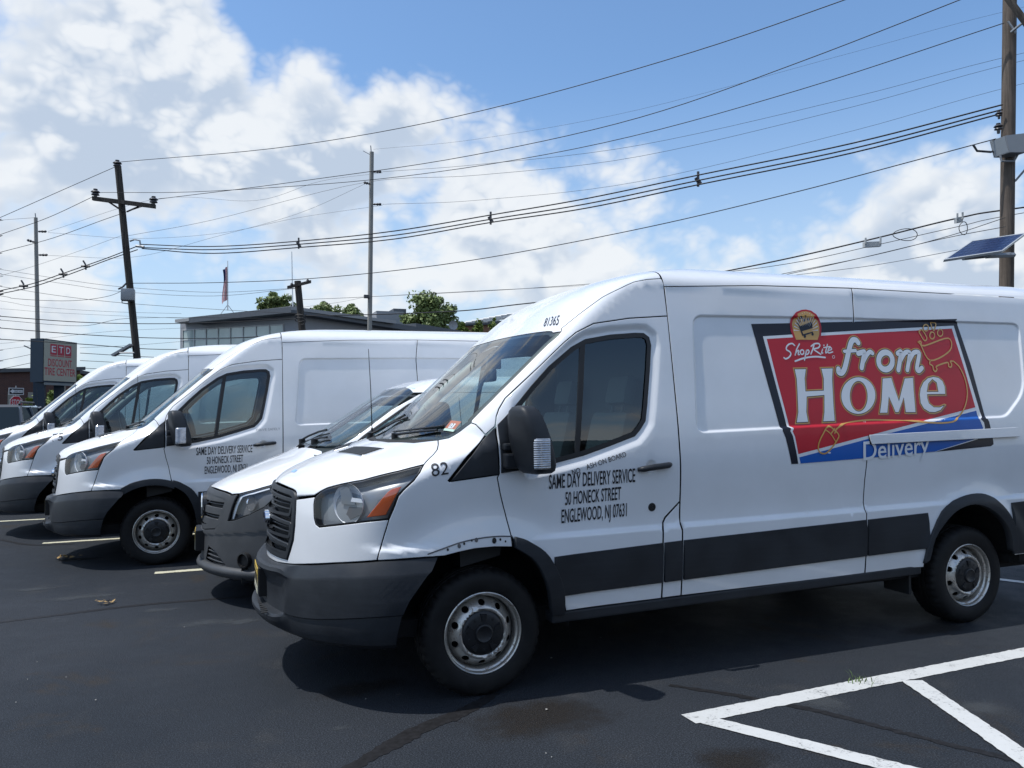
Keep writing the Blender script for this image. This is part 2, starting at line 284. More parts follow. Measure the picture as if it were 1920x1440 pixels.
DEC = {'black': [(1.9122,2.1398),(2.231,2.1555),(2.8333,2.1865),(3.7956,2.2373),(3.8746,1.8872),(3.9325,1.5033),(3.9552,1.4637),(3.972,1.3424),(3.9729,1.2992),(3.9439,1.2862),(3.4975,1.2652),(2.7487,1.2344),(2.179,1.2165),(2.1082,1.2163),(2.0727,1.391),(2.0431,1.4606),(1.9773,1.7934)],
 'white': [(1.9949,2.0584),(2.8207,2.1209),(3.7648,2.1856),(3.8331,1.8265),(3.8956,1.4989),(3.9018,1.4203),(3.813,1.3391),(3.3933,1.2624),(2.7487,1.2353),(2.1626,1.2162),(2.1332,1.3984),(2.1013,1.4597),(2.0478,1.7585)],
 'red': [(2.0227,2.0411),(2.8166,2.0997),(3.7387,2.1624),(3.8056,1.8263),(3.8472,1.5732),(2.9479,1.4182),(2.1646,1.2796),(2.149,1.3938),(2.1203,1.4594),(2.0682,1.7497)],
 'blue': [(2.1711,1.2585),(2.9447,1.3962),(3.8515,1.5486),(3.8581,1.4847),(3.8835,1.4186),(3.7791,1.3398),(3.3804,1.2628),(2.7487,1.2362),(2.1812,1.2181)],
 'emb_red': [(2.2473,2.0494),(2.2315,2.104),(2.2323,2.15),(2.2476,2.1958),(2.2889,2.2319),(2.3373,2.2486),(2.3724,2.2528),(2.4171,2.2461),(2.4589,2.2214),(2.4929,2.1818),(2.4973,2.135),(2.4871,2.0833),(2.4737,2.0532)],
 'emb_gold': [(2.2651,2.0416),(2.2499,2.0999),(2.2481,2.1505),(2.2683,2.1915),(2.2961,2.221),(2.3376,2.2374),(2.3703,2.2415),(2.406,2.2353),(2.4436,2.2133),(2.4745,2.1765),(2.4798,2.1345),(2.4708,2.0829),(2.4492,2.0451)],
 'ray0': [(2.4044,2.1066),(2.465,2.1175),(2.4642,2.1109)],
 'ray1': [(2.4042,2.114),(2.4656,2.1433),(2.4659,2.137)],
 'ray2': [(2.4021,2.1209),(2.4618,2.1675),(2.4632,2.1617)],
 'ray3': [(2.3982,2.1271),(2.4538,2.1891),(2.4562,2.184)],
 'ray4': [(2.3927,2.1323),(2.4299,2.2053),(2.4357,2.2016)],
 'ray5': [(2.3858,2.1363),(2.4145,2.2191),(2.4186,2.2161)],
 'ray6': [(2.3778,2.139),(2.3965,2.2281),(2.4012,2.2264)],
 'ray7': [(2.369,2.1402),(2.3765,2.232),(2.3817,2.2315)],
 'ray8': [(2.3598,2.1399),(2.3553,2.2305),(2.3607,2.2314)],
 'ray9': [(2.3505,2.1382),(2.3338,2.2239),(2.3392,2.226)],
 'ray10': [(2.3415,2.135),(2.3129,2.2123),(2.318,2.2156)],
 'ray11': [(2.3332,2.1305),(2.2976,2.197),(2.2991,2.2008)],
 'ray12': [(2.3259,2.1249),(2.2877,2.1784),(2.2918,2.1836)],
 'ray13': [(2.32,2.1185),(2.2732,2.1556),(2.2765,2.1615)],
 'ray14': [(2.3155,2.1114),(2.2622,2.1308),(2.2646,2.1371)],
 'ray15': [(2.3128,2.104),(2.2551,2.1049),(2.2565,2.1114)],
 'ecart': [(2.2799,2.158),(2.2994,2.1595),(2.3135,2.1359),(2.4241,2.1729),(2.4194,2.1261),(2.3259,2.1011),(2.3316,2.081),(2.4152,2.1018),(2.4185,2.0945),(2.3343,2.07),(2.3206,2.0696),(2.3108,2.1063),(2.2978,2.1502)],
 'ewhl1': [(2.353,2.0659),(2.3507,2.0607),(2.3463,2.0569),(2.341,2.0554),(2.336,2.0566),(2.3329,2.0603),(2.3324,2.0653),(2.3346,2.0705),(2.339,2.0743),(2.3444,2.0758),(2.3493,2.0746),(2.3524,2.0709)],
 'ewhl2': [(2.4224,2.0834),(2.4201,2.0783),(2.4157,2.0744),(2.4102,2.0729),(2.4053,2.0741),(2.4021,2.0778),(2.4016,2.0829),(2.4038,2.088),(2.4083,2.0919),(2.4137,2.0934),(2.4187,2.0922),(2.4219,2.0885)],
 'edot0': [(2.3389,2.1972),(2.3413,2.1923),(2.3384,2.1883),(2.3324,2.1866),(2.3269,2.1879),(2.3216,2.1916),(2.3163,2.1964),(2.3145,2.2014),(2.3184,2.2055),(2.3244,2.2072),(2.3298,2.2059),(2.3341,2.202)],
 'edot1': [(2.3677,2.1795),(2.3652,2.1738),(2.3603,2.1695),(2.3543,2.1678),(2.3488,2.1692),(2.3453,2.1731),(2.3447,2.1787),(2.3472,2.1844),(2.3521,2.1886),(2.3577,2.1902),(2.3636,2.189),(2.3671,2.185)],
 'edot2': [(2.4048,2.1882),(2.4023,2.1825),(2.3973,2.1782),(2.3913,2.1765),(2.3858,2.1778),(2.3823,2.1818),(2.3817,2.1874),(2.3824,2.1928),(2.3839,2.1965),(2.3884,2.198),(2.3953,2.1969),(2.4022,2.1935)],
 'ebar1': [(2.3006,2.18),(2.3131,2.1869),(2.3254,2.166),(2.3132,2.1609)],
 'ebar2': [(2.3511,2.21),(2.3701,2.2144),(2.368,2.1973),(2.3632,2.1947)],
 'H': [(2.2098,1.849),(2.328,1.8521),(2.3048,1.7777),(2.2984,1.7012),(2.4351,1.7058),(2.447,1.7785),(2.4367,1.8551),(2.559,1.8592),(2.5395,1.779),(2.5299,1.6876),(2.52,1.5969),(2.5137,1.4816),(2.3935,1.4797),(2.4154,1.5527),(2.4325,1.656),(2.3009,1.6474),(2.2827,1.554),(2.2888,1.4786),(2.1701,1.476),(2.1963,1.5549),(2.2104,1.6878),(2.2175,1.7772)],
 'O': [(2.904,1.6613),(2.8979,1.6398),(2.8879,1.6188),(2.8743,1.599),(2.8575,1.5808),(2.8379,1.5646),(2.816,1.5509),(2.7923,1.54),(2.7674,1.5321),(2.742,1.5274),(2.7165,1.526),(2.6916,1.528),(2.668,1.5332),(2.6462,1.5415),(2.6267,1.5527),(2.61,1.5666),(2.5965,1.5827),(2.5866,1.6008),(2.5805,1.6204),(2.5783,1.6409),(2.58,1.662),(2.5857,1.6832),(2.5951,1.7038),(2.6081,1.7235),(2.6243,1.7418),(2.6434,1.7581),(2.665,1.7721),(2.6885,1.7835),(2.7134,1.7919),(2.7391,1.7971),(2.7649,1.799),(2.7901,1.7975),(2.8142,1.7926),(2.8366,1.7844),(2.8566,1.7731),(2.8737,1.7591),(2.8876,1.7426),(2.8978,1.7241),(2.904,1.704),(2.9061,1.6829)],
 'Oi': [(2.8124,1.6569),(2.8076,1.6381),(2.8003,1.6201),(2.7908,1.6036),(2.7796,1.5891),(2.767,1.5773),(2.7535,1.5686),(2.7397,1.5633),(2.7259,1.5616),(2.7128,1.5635),(2.7009,1.569),(2.6906,1.5779),(2.6823,1.5898),(2.6763,1.6043),(2.6729,1.6207),(2.6722,1.6386),(2.6742,1.6572),(2.6789,1.6759),(2.686,1.6938),(2.6953,1.7104),(2.7064,1.725),(2.719,1.737),(2.7325,1.7459),(2.7464,1.7514),(2.7603,1.7534),(2.7735,1.7515),(2.7856,1.7461),(2.7961,1.7372),(2.8045,1.7252),(2.8106,1.7105),(2.8139,1.6938),(2.8146,1.6757)],
 'M': [(2.9761,1.791),(3.0729,1.7974),(3.0878,1.7253),(3.1075,1.6477),(3.1458,1.7206),(3.1851,1.7924),(3.2822,1.7997),(3.2699,1.7065),(3.2544,1.5332),(3.1434,1.5343),(3.1492,1.6305),(3.091,1.5349),(3.0513,1.5353),(3.0172,1.631),(2.989,1.5322),(2.8997,1.5313),(2.9361,1.6314)],
 'e': [(3.5697,1.6628),(3.5782,1.7263),(3.5615,1.7732),(3.5233,1.7994),(3.4721,1.8069),(3.4108,1.7958),(3.3589,1.7645),(3.3194,1.7161),(3.3018,1.6681),(3.2979,1.606),(3.3236,1.561),(3.3765,1.5338),(3.4344,1.5313),(3.4963,1.547),(3.5549,1.5948),(3.5374,1.5998),(3.4842,1.5847),(3.4322,1.586),(3.3955,1.6102),(3.3883,1.6439),(3.392,1.6612)],
 'ei': [(3.3982,1.6969),(3.4177,1.7405),(3.4576,1.7688),(3.4853,1.7504),(3.4872,1.6969)],
 'dtxt': [(2.7108,1.2102),(3.3282,1.2416),(2.7111,1.3322),(3.3173,1.3643)]}
STR = {'f1': ([(2.8065,2.0329),(2.7894,2.0515),(2.7615,2.0508),(2.7361,2.0237),(2.7077,1.9666),(2.6728,1.8912),(2.648,1.8445),(2.6198,1.8183),(2.5949,1.8236),(2.5961,1.8439)],30),
 'f2': ([(2.6702,1.9697),(2.772,1.9772)],18),
 'r1': ([(2.7923,1.9569),(2.8378,1.9671),(2.8486,1.9598),(2.8051,1.8554)],28),
 'r2': ([(2.8307,1.9028),(2.8667,1.9459),(2.9018,1.9702),(2.9222,1.9611)],24),
 'o1': ([(3.0995,1.9085),(3.0941,1.8925),(3.0847,1.8776),(3.0719,1.8648),(3.0565,1.8549),(3.0397,1.8486),(3.0225,1.8464),(3.0062,1.8483),(2.9918,1.8542),(2.9803,1.8637),(2.9725,1.8762),(2.9688,1.8909),(2.9697,1.9066),(2.9749,1.9225),(2.9842,1.9373),(2.9969,1.9502),(3.0122,1.9602),(3.029,1.9666),(3.0463,1.969),(3.0628,1.9672),(3.0773,1.9614),(3.0889,1.9518),(3.0968,1.9392),(3.1004,1.9244),(3.0995,1.9085)],32),
 'm1': ([(3.1596,1.9634),(3.19,1.9755),(3.1886,1.9561),(3.1421,1.8438)],28),
 'm2': ([(3.1699,1.9075),(3.2264,1.9665),(3.2692,1.975),(3.2723,1.9527),(3.2273,1.8446)],26),
 'm3': ([(3.2556,1.9087),(3.3102,1.968),(3.3574,1.9767),(3.3631,1.9542),(3.323,1.8611),(3.3355,1.8398),(3.3724,1.8616)],26),
 'cart': ([(3.3702,2.0497),(3.4004,2.0563),(3.4263,2.0243),(3.6804,2.087),(3.6771,1.9945),(3.465,1.9166),(3.3929,2.0334),(3.3702,2.0497)],9),
 'cart2': ([(3.465,1.9166),(3.4519,1.8919),(3.4778,1.8775),(3.4808,1.8481),(3.4979,1.8355),(3.5176,1.8533),(3.5169,1.875),(3.6327,1.9041),(3.6369,1.8744),(3.6635,1.8727),(3.671,1.8946),(3.6614,1.9124),(3.6958,1.9149)],9),
 'cord': ([(3.6958,1.9149),(3.7471,1.8707),(3.7829,1.7863),(3.7876,1.697),(3.7614,1.6181),(3.7041,1.5402),(3.6139,1.4811),(3.5252,1.4651),(3.3946,1.4651),(3.1521,1.4817),(2.9723,1.4897),(2.8152,1.4937),(2.6713,1.4847),(2.5707,1.4682),(2.5037,1.4398),(2.4803,1.409)],9),
 'mouse': ([(2.4108,1.4441),(2.4371,1.4543),(2.4672,1.4404),(2.5132,1.3976),(2.494,1.3624),(2.4527,1.3208),(2.4038,1.2849),(2.3695,1.2771),(2.3368,1.2904),(2.3312,1.3239),(2.3506,1.3674),(2.4108,1.4441)],8),
 'mouse2': ([(2.407,1.4326),(2.4456,1.4052),(2.4815,1.3538)],7),
 'mouse3': ([(2.4456,1.4052),(2.4843,1.4401)],7),
 'pr1': ([(3.4997,2.1604),(3.4947,2.1498),(3.4854,2.1412),(3.4737,2.1362),(3.4618,2.1359),(3.4522,2.1402),(3.4467,2.1484),(3.4464,2.1588),(3.4513,2.1693),(3.4606,2.1779),(3.4723,2.1829),(3.4842,2.1833),(3.4938,2.179),(3.4994,2.1708),(3.4997,2.1604)],8),
 'pr2': ([(3.5469,2.1036),(3.542,2.0922),(3.5333,2.083),(3.5225,2.0777),(3.5118,2.0775),(3.5033,2.0822),(3.4986,2.0911),(3.4987,2.1024),(3.5036,2.1138),(3.5123,2.123),(3.5231,2.1284),(3.5338,2.1287),(3.5424,2.1239),(3.547,2.1149),(3.5469,2.1036)],8),
 'pr3': ([(3.6352,2.1261),(3.6299,2.1146),(3.6203,2.1052),(3.6083,2.0999),(3.5962,2.0996),(3.5866,2.1044),(3.5811,2.1133),(3.581,2.1246),(3.5863,2.1361),(3.5959,2.1455),(3.6079,2.1509),(3.6199,2.1512),(3.6297,2.1464),(3.6351,2.1375),(3.6352,2.1261)],8),
 'pr4': ([(3.3961,2.1275),(3.4298,2.1433),(3.4657,2.0846),(3.4348,2.064),(3.3961,2.1275)],8),
 'pr5': ([(3.528,2.2034),(3.5796,2.195),(3.5519,2.1439),(3.536,2.1564),(3.528,2.2034)],8),
 'S': ([(2.2463,2.0018),(2.2281,2.0142),(2.1981,2.0081),(2.1763,1.9894),(2.1745,1.9713),(2.197,1.959),(2.2056,1.9429),(2.1866,1.9208),(2.1582,1.9096),(2.1438,1.9165)],10),
 'h': ([(2.2888,2.0137),(2.2602,1.9766),(2.2403,1.9362)],9),
 'h2': ([(2.2443,1.9472),(2.2652,1.9658),(2.2765,1.966),(2.2659,1.9421),(2.2769,1.9405)],9),
 'oo': ([(2.3169,1.9576),(2.3143,1.9508),(2.3093,1.9453),(2.3029,1.9422),(2.2964,1.9421),(2.291,1.945),(2.2878,1.9503),(2.2874,1.957),(2.29,1.9638),(2.2949,1.9693),(2.3013,1.9724),(2.3079,1.9726),(2.3133,1.9697),(2.3165,1.9643),(2.3169,1.9576)],9),
 'p': ([(2.3429,1.9709),(2.3252,1.9322),(2.3136,1.9028)],9),
 'pl': ([(2.3372,1.9644),(2.3568,1.973),(2.3616,1.9602),(2.3452,1.9435),(2.3273,1.945)],9),
 'R': ([(2.4135,2.011),(2.3967,1.9793),(2.3751,1.9458)],10),
 'R2': ([(2.3863,1.9993),(2.4179,2.0166),(2.4529,2.0192),(2.4623,2.0065),(2.4444,1.9895),(2.4059,1.9795),(2.4316,1.9615),(2.4599,1.9454)],10),
 'i': ([(2.4822,1.981),(2.4685,1.9548),(2.4801,1.955)],8),
 'idot': ([(2.496,2.0072),(2.4998,2.0092)],9),
 't': ([(2.5298,2.0145),(2.5039,1.9592),(2.5183,1.9613)],9),
 'tb': ([(2.4934,1.9923),(2.5508,2.0009)],8),
 'ee': ([(2.5319,1.9727),(2.5589,1.9806),(2.5586,1.9918),(2.5421,1.9915),(2.5272,1.9726),(2.5313,1.956),(2.5678,1.964)],8),
 'ul': ([(2.2336,1.8944),(2.316,1.9174),(2.4087,1.928),(2.4944,1.9239)],11),
 'reg': ([(2.5792,1.9289),(2.577,1.9243),(2.5725,1.9208),(2.567,1.9195),(2.562,1.9206),(2.5587,1.924),(2.5581,1.9286),(2.5603,1.9333),(2.5648,1.9367),(2.5703,1.9381),(2.5753,1.9369),(2.5786,1.9336),(2.5792,1.9289)],3)}
# ---------------------------------------------------------------- helpers
def tag(o, label=None, cat=None, group=None, kind=None):
    for k, v in (('label', label), ('category', cat), ('group', group), ('kind', kind)):
        if v: o[k] = v
    return o
def empty(name, loc=(0,0,0), rz=0, label=None, cat=None, group=None):
    o = bpy.data.objects.new(name, None); COL.objects.link(o); o.location = loc; o.rotation_euler = (0, 0, rz)
    o.empty_display_size = .2
    return tag(o, label, cat, group)
def mobj(name, V, F, mat=None, parent=None, N=None, smooth=False, mats=None, fm=None):
    me = bpy.data.meshes.new(name)
    me.from_pydata([tuple(map(float, v)) for v in V], [], [tuple(map(int, f)) for f in F])
    for m in (mats or [mat]):
        if m is not None: me.materials.append(m)
    if fm is not None: me.polygons.foreach_set('material_index', np.array(fm, np.int32))
    if smooth or N is not None: me.polygons.foreach_set('use_smooth', np.ones(len(me.polygons), bool))
    me.update()
    if N is not None: me.normals_split_custom_set_from_vertices([tuple(map(float, n)) for n in N])
    o = bpy.data.objects.new(name, me); COL.objects.link(o)
    if parent is not None: o.parent = parent
    return o
def copy_tree(o, parent=None, skip=()):
    c = o.copy(); COL.objects.link(c); c.parent = parent
    for ch in list(KIDS.get(o.name, o.children)):
        if ch.name.split('.')[0] not in skip: copy_tree(ch, c, skip)
    return c
KIDS = {}
class MB:
    """collects simple solids into one mesh"""
    def __init__(s): s.V = []; s.F = []; s.M = []
    def add(s, V, F, m=0):
        b = len(s.V); s.V += [tuple(map(float, v)) for v in V]; s.F += [tuple(b + i for i in f) for f in F]; s.M += [m]*len(F); return s
    def box(s, lo, hi, bev=0., m=0, xf=None):
        (x0,y0,z0), (x1,y1,z1) = lo, hi
        if bev <= 0:
            V = [(x0,y0,z0),(x1,y0,z0),(x1,y1,z0),(x0,y1,z0),(x0,y0,z1),(x1,y0,z1),(x1,y1,z1),(x0,y1,z1)]
            F = [(0,3,2,1),(4,5,6,7),(0,1,5,4),(1,2,6,5),(2,3,7,6),(3,0,4,7)]
        else:
            bm = bmesh.new(); bmesh.ops.create_cube(bm, size=1)
            for v in bm.verts: v.co = Vector(((x0+x1)/2 + v.co.x*(x1-x0), (y0+y1)/2 + v.co.y*(y1-y0), (z0+z1)/2 + v.co.z*(z1-z0)))
            bmesh.ops.bevel(bm, geom=bm.edges[:], offset=bev, segments=2, affect='EDGES', profile=.6)
            V = [tuple(v.co) for v in bm.verts]; F = [tuple(v.index for v in f.verts) for f in bm.faces]; bm.free()
        if xf is not None: V = [tuple(xf @ Vector(v)) for v in V]
        return s.add(V, F, m)
    def tube(s, pts, r, n=8, cap=True, m=0):
        P = [np.array(p, float) for p in pts]; R = [r]*len(P) if np.isscalar(r) else r; V = []; F = []
        ref = None
        for i, p in enumerate(P):
            t = P[min(i+1, len(P)-1)] - P[max(i-1, 0)]; t = t/(np.linalg.norm(t) + 1e-12)
            if ref is None:
                ref = np.cross(t, [0,0,1.]) if abs(t[2]) < .9 else np.cross(t, [1.,0,0])
            a = ref - t*np.dot(ref, t); a /= np.linalg.norm(a) + 1e-12; ref = a; b = np.cross(t, a)
            for k in range(n):
                q = 2*math.pi*k/n; V.append(p + R[i]*(math.cos(q)*a + math.sin(q)*b))
        for i in range(len(P) - 1):
            for k in range(n):
                F.append((i*n + k, i*n + (k+1) % n, (i+1)*n + (k+1) % n, (i+1)*n + k))
        if cap: F.append(tuple(range(n))[::-1]); F.append(tuple((len(P)-1)*n + k for k in range(n)))
        return s.add(V, F, m)
    def prism(s, poly, o, a, b, d, m=0):
        """polygon (u,v) in the plane o + u a + v b, thickened by the vector d"""
        o, a, b, d = [np.array(v, float) for v in (o, a, b, d)]; n = len(poly)
        V = [o + u*a + v*b for u, v in poly] + [o + u*a + v*b + d for u, v in poly]
        F = [tuple(range(n))[::-1], tuple(range(n, 2*n))] + [(i, (i+1) % n, n + (i+1) % n, n + i) for i in range(n)]
        return s.add(V, F, m)
    def lathe(s, prof, o, axis, n=48, m=0, close=False):
        """profile (radius, along) turned about axis through o"""
        o = np.array(o, float); ax = np.array(axis, float); ax /= np.linalg.norm(ax)
        a = np.cross(ax, [0,0,1.]) if abs(ax[2]) < .9 else np.cross(ax, [1.,0,0]); a /= np.linalg.norm(a); b = np.cross(ax, a)
        V = []; F = []
        for k in range(n):
            q = 2*math.pi*k/n; e = math.cos(q)*a + math.sin(q)*b
            V += [o + r*e + h*ax for r, h in prof]
        L = len(prof)
        for k in range(n):
            for i in range(L - 1):
                F.append((k*L + i, ((k+1) % n)*L + i, ((k+1) % n)*L + i + 1, k*L + i + 1))
        return s.add(V, F, m)
    def build(s, name, mat, parent=None, smooth=False, mats=None, angle=None):
        o = mobj(name, s.V, s.F, mat, parent, smooth=smooth or angle is not None, mats=mats, fm=s.M if mats else None)
        if angle is not None: o.data.set_sharp_from_angle(angle=math.radians(angle))
        return o
def resample(poly, step, closed=True):
    P = np.array(poly, float); Q = np.roll(P, -1, 0) if closed else P[1:]
    out = []
    for a, b in zip(P if closed else P[:-1], Q):
        k = max(1, int(math.ceil(np.linalg.norm(b - a)/step)))
        for i in range(k): out.append(a + (b - a)*i/k)
    if not closed: out.append(P[-1])
    return np.array(out)
def spline(pts, n=6):
    """Catmull-Rom through points (open)"""
    P = np.array(pts, float); P = np.vstack([2*P[0] - P[1], P, 2*P[-1] - P[-2]]); out = []
    for i in range(1, len(P) - 2):
        for k in range(n):
            t = k/n; a, b, c, d = P[i-1], P[i], P[i+1], P[i+2]
            out.append(.5*((2*b) + (c - a)*t + (2*a - 5*b + 4*c - d)*t*t + (3*b - a - 3*c + d)*t**3))
    out.append(P[-2]); return np.array(out)
def area2(P):
    P = np.array(P); Q = np.roll(P, -1, 0); return .5*np.sum(P[:,0]*Q[:,1] - Q[:,0]*P[:,1])
def inset(poly, d):
    """move a polygon's edge inwards by d (mitred)"""
    P = np.array(poly, float); keep = np.linalg.norm(P - np.roll(P, 1, 0), axis=1) > 1e-5; P = P[keep]
    if area2(P) < 0: P = P[::-1]
    a = P - np.roll(P, 1, 0); b = np.roll(P, -1, 0) - P
    na = np.stack([-a[:,1], a[:,0]], 1); nb = np.stack([-b[:,1], b[:,0]], 1)
    na /= np.linalg.norm(na, axis=1)[:,None]; nb /= np.linalg.norm(nb, axis=1)[:,None]
    m = na + nb; L = np.maximum((m*m).sum(1), .5); m = m*2/L[:,None]
    return P + m*d
def cdt(poly, holes=(), grid=.04, step=None, extra=None):
    """triangulate a polygon with holes, with grid points inside"""
    step = step or grid; loops = [resample(poly, step)] + [resample(h, step) for h in holes]
    pts = np.vstack(loops); E = []; b = 0
    for L in loops:
        n = len(L); E += [(b + i, b + (i+1) % n) for i in range(n)]; b += n
    lo, hi = loops[0].min(0), loops[0].max(0)
    gx = np.arange(lo[0] + grid/2, hi[0], grid); gy = np.arange(lo[1] + grid/2, hi[1], grid)
    cand = [np.stack(np.meshgrid(gx, gy), -1).reshape(-1, 2)] if len(gx) and len(gy) else []
    nx = 0
    if extra is not None and len(extra): cand.insert(0, np.asarray(extra)); nx = len(extra)
    if cand:
        q = np.vstack(cand); sd = poly_sd(loops[0], q[:,0], q[:,1])
        for h in loops[1:]: sd = np.minimum(sd, -poly_sd(h, q[:,0], q[:,1]))
        lim = np.full(len(q), grid*.45); lim[:nx] = .004
        if nx:   # grid points keep clear of the extra points
            for i in range(nx, len(q), 4096):
                blk = q[i:i+4096]; dmin = np.full(len(blk), 9.)
                for j in range(0, nx, 512): dmin = np.minimum(dmin, np.sqrt(((blk[:,None] - q[None, j:min(nx, j+512)])**2).sum(-1)).min(1))
                lim[i:i+4096] = np.where(dmin < grid*.4, 9, lim[i:i+4096])
        pts = np.vstack([pts, q[sd > lim]])
    r = delaunay_2d_cdt([Vector(p) for p in pts], E, [], 0, 1e-6)
    V = np.array([tuple(v) for v in r[0]]); F = np.array([f for f in r[2] if len(f) == 3])
    c = V[F].mean(1); ok = poly_sd(loops[0], c[:,0], c[:,1]) > 0
    for h in loops[1:]: ok &= poly_sd(h, c[:,0], c[:,1]) < 0
    return V, F[ok], loops
# ---------------------------------------------------------------- materials
MAT = {}
def pmat(name, col, rough=.5, metal=0., coat=0., coat_rough=.03, spec=.5, emit=None, build=None):
    m = bpy.data.materials.new(name); m.use_nodes = True; t = NT(m.node_tree); b = t.n['Principled BSDF']
    b.inputs['Base Color'].default_value = tuple(col) + (1,); b.inputs['Roughness'].default_value = rough; b.inputs['Metallic'].default_value = metal
    b.inputs['Coat Weight'].default_value = coat; b.inputs['Coat Roughness'].default_value = coat_rough; b.inputs['Specular IOR Level'].default_value = spec
    if emit: b.inputs['Emission Color'].default_value = tuple(emit[:3]) + (1,); b.inputs['Emission Strength'].default_value = emit[3]
    if build: build(t, b)
    MAT[name] = m; return m
def geo(t): return t.new('ShaderNodeNewGeometry').outputs['Position']
def objc(t): return t.new('ShaderNodeTexCoord').outputs['Object']
def bump(t, b, h, strength=.3, dist=.002):
    n = t.new('ShaderNodeBump'); n.inputs['Strength'].default_value = strength; n.inputs['Distance'].default_value = dist
    t.put(n.inputs['Height'], h); t.l.new(n.outputs[0], b.inputs['Normal'])
def glass(name, tint, f0=.05, rough=0.):
    m = bpy.data.materials.new(name); m.use_nodes = True; t = NT(m.node_tree); t.n.clear()
    tr = t.new('ShaderNodeBsdfTransparent'); tr.inputs[0].default_value = tuple(tint) + (1,)
    gl = t.new('ShaderNodeBsdfGlossy'); gl.inputs['Roughness'].default_value = rough; gl.inputs[0].default_value = (1,1,1,1)
    lw = t.new('ShaderNodeLayerWeight'); lw.inputs[0].default_value = .5   # 1 - |cos|, the same from both sides
    fr = t.math('MULTIPLY_ADD', t.math('POWER', lw.outputs['Facing'], 5.0), 1 - f0, f0)
    mx = t.new('ShaderNodeMixShader'); t.put(mx.inputs[0], fr); t.l.new(tr.outputs[0], mx.inputs[1]); t.l.new(gl.outputs[0], mx.inputs[2])
    o = t.new('ShaderNodeOutputMaterial'); t.l.new(mx.outputs[0], o.inputs[0]); MAT[name] = m; return m
def _paint(t, b):
    p = objc(t); n = t.noise(p, 1.7, 5, .6); n2 = t.noise(p, 14, 4, .6)
    t.put(b.inputs['Base Color'], t.mix(t.mapr(n, .35, .7), (.80, .81, .82), (.75, .76, .765)))
    t.put(b.inputs['Roughness'], t.mapr(n2, .3, .7, .30, .42))
    t.put(b.inputs['Coat Roughness'], t.mapr(n2, .35, .75, .03, .09))
pmat('paint', (.79,.80,.81), .35, 0, .9, .04, build=_paint)
def _dirtyp(t, b):
    p = objc(t); n = t.noise(p, 9, 6, .65); n2 = t.noise(t.vmath('MULTIPLY', p, (3, 3, 30)), 1, 4, .6)
    t.put(b.inputs['Base Color'], t.mix(t.mapr(t.math('ADD', n, t.math('MULTIPLY', n2, .4)), .55, .95), (.72,.72,.71), (.42,.41,.38)))
pmat('paint_low', (.7,.7,.7), .4, 0, .5, .1, build=_dirtyp)
def _clad(t, b):
    p = objc(t); n = t.noise(p, 3, 5, .6); f = t.noise(p, 420, 2, .5); s = t.noise(t.vmath('MULTIPLY', p, (1, 1, 14)), 4, 5, .65)
    t.put(b.inputs['Base Color'], t.mix(t.mapr(t.math('ADD', n, t.math('MULTIPLY', s, .35)), .5, .85), (.0135,.0160,.0200), (.0225,.0260,.0315)))
    t.put(b.inputs['Roughness'], t.mapr(n, .3, .7, .42, .58)); bump(t, b, f, .25, .0006)
pmat('cladding', (.025,.026,.028), .5, spec=.38, build=_clad)
pmat('black', (.012,.012,.013), .35); pmat('black_matt', (.012,.0125,.013), .75); pmat('shell', (.006,.006,.0065), .9)
pmat('seal', (.010,.010,.011), .42)
pmat('chrome', (.82,.84,.86), .08, 1.); pmat('silver', (.55,.56,.57), .3, 1.)
def _amber(t, b):
    w = t.new('ShaderNodeTexWave'); w.inputs['Scale'].default_value = 60; t.put(w.inputs['Vector'], objc(t)); bump(t, b, w.outputs[1], .4, .002)
pmat('amber', (.62,.105,.02), .22, 0, 1., .02, build=_amber)
glass('lens', (.95,.96,.97), .045)
glass('windshield_glass', (.84,.95,.93), .07); glass('side_glass', (.50,.62,.62), .08)
def _rubber(t, b):
    p = objc(t); n = t.noise(p, 11, 5, .6)
    t.put(b.inputs['Base Color'], t.mix(t.mapr(n, .4, .75), (.0085,.0085,.009), (.018,.0175,.017)))
    t.put(b.inputs['Roughness'], t.mapr(n, .3, .7, .55, .75))
pmat('rubber', (.015,.015,.015), .6, spec=.28, build=_rubber)
def _rim(t, b):
    p = objc(t); n = t.noise(p, 26, 6, .7); n2 = t.noise(p, 90, 4, .6)
    r = t.math('MULTIPLY', t.mapr(n, .50, .64), t.mapr(n2, .42, .6))
    t.put(b.inputs['Base Color'], t.mix(r, (.58,.56,.52), (.20,.13,.08)))
    t.put(b.inputs['Metallic'], t.mapr(r, 0, 1, .85, 0)); t.put(b.inputs['Roughness'], t.mapr(r, 0, 1, .36, .8))
pmat('rim_steel', (.5,.5,.5), .4, .5, build=_rim)
pmat('hub', (.010,.011,.013), .42)
pmat('seat', (.16,.165,.16), .8); pmat('dash', (.035,.036,.038), .6); pmat('liner', (.10,.10,.105), .8)
pmat('vinyl_black', (.010,.011,.022), .35, 0, .1, .05, .3); pmat('vinyl_white', (.78,.79,.80), .3, 0, .5, .05)
pmat('vinyl_red', (.52,.014,.028), .35, 0, .12, .05, .3); pmat('vinyl_blue', (.010,.11,.44), .35, 0, .12, .05, .3)
pmat('vinyl_gold', (.62,.33,.07), .3, 0, .4, .05); pmat('vinyl_darkred', (.30,.012,.02), .3, 0, .4, .05)
pmat('ink', (.018,.018,.022), .35); pmat('ink_pale', (.36,.37,.39), .4)
pmat('ford_blue', (.01,.035,.16), .2, 0, 1.)
def _plate(t, b):
    p = objc(t); s = t.new('ShaderNodeSeparateXYZ'); t.put(s.inputs[0], p)
    t.put(b.inputs['Base Color'], t.mix(t.mapr(s.outputs[2], -.06, .05), (.75,.72,.55), (.72,.50,.10)))
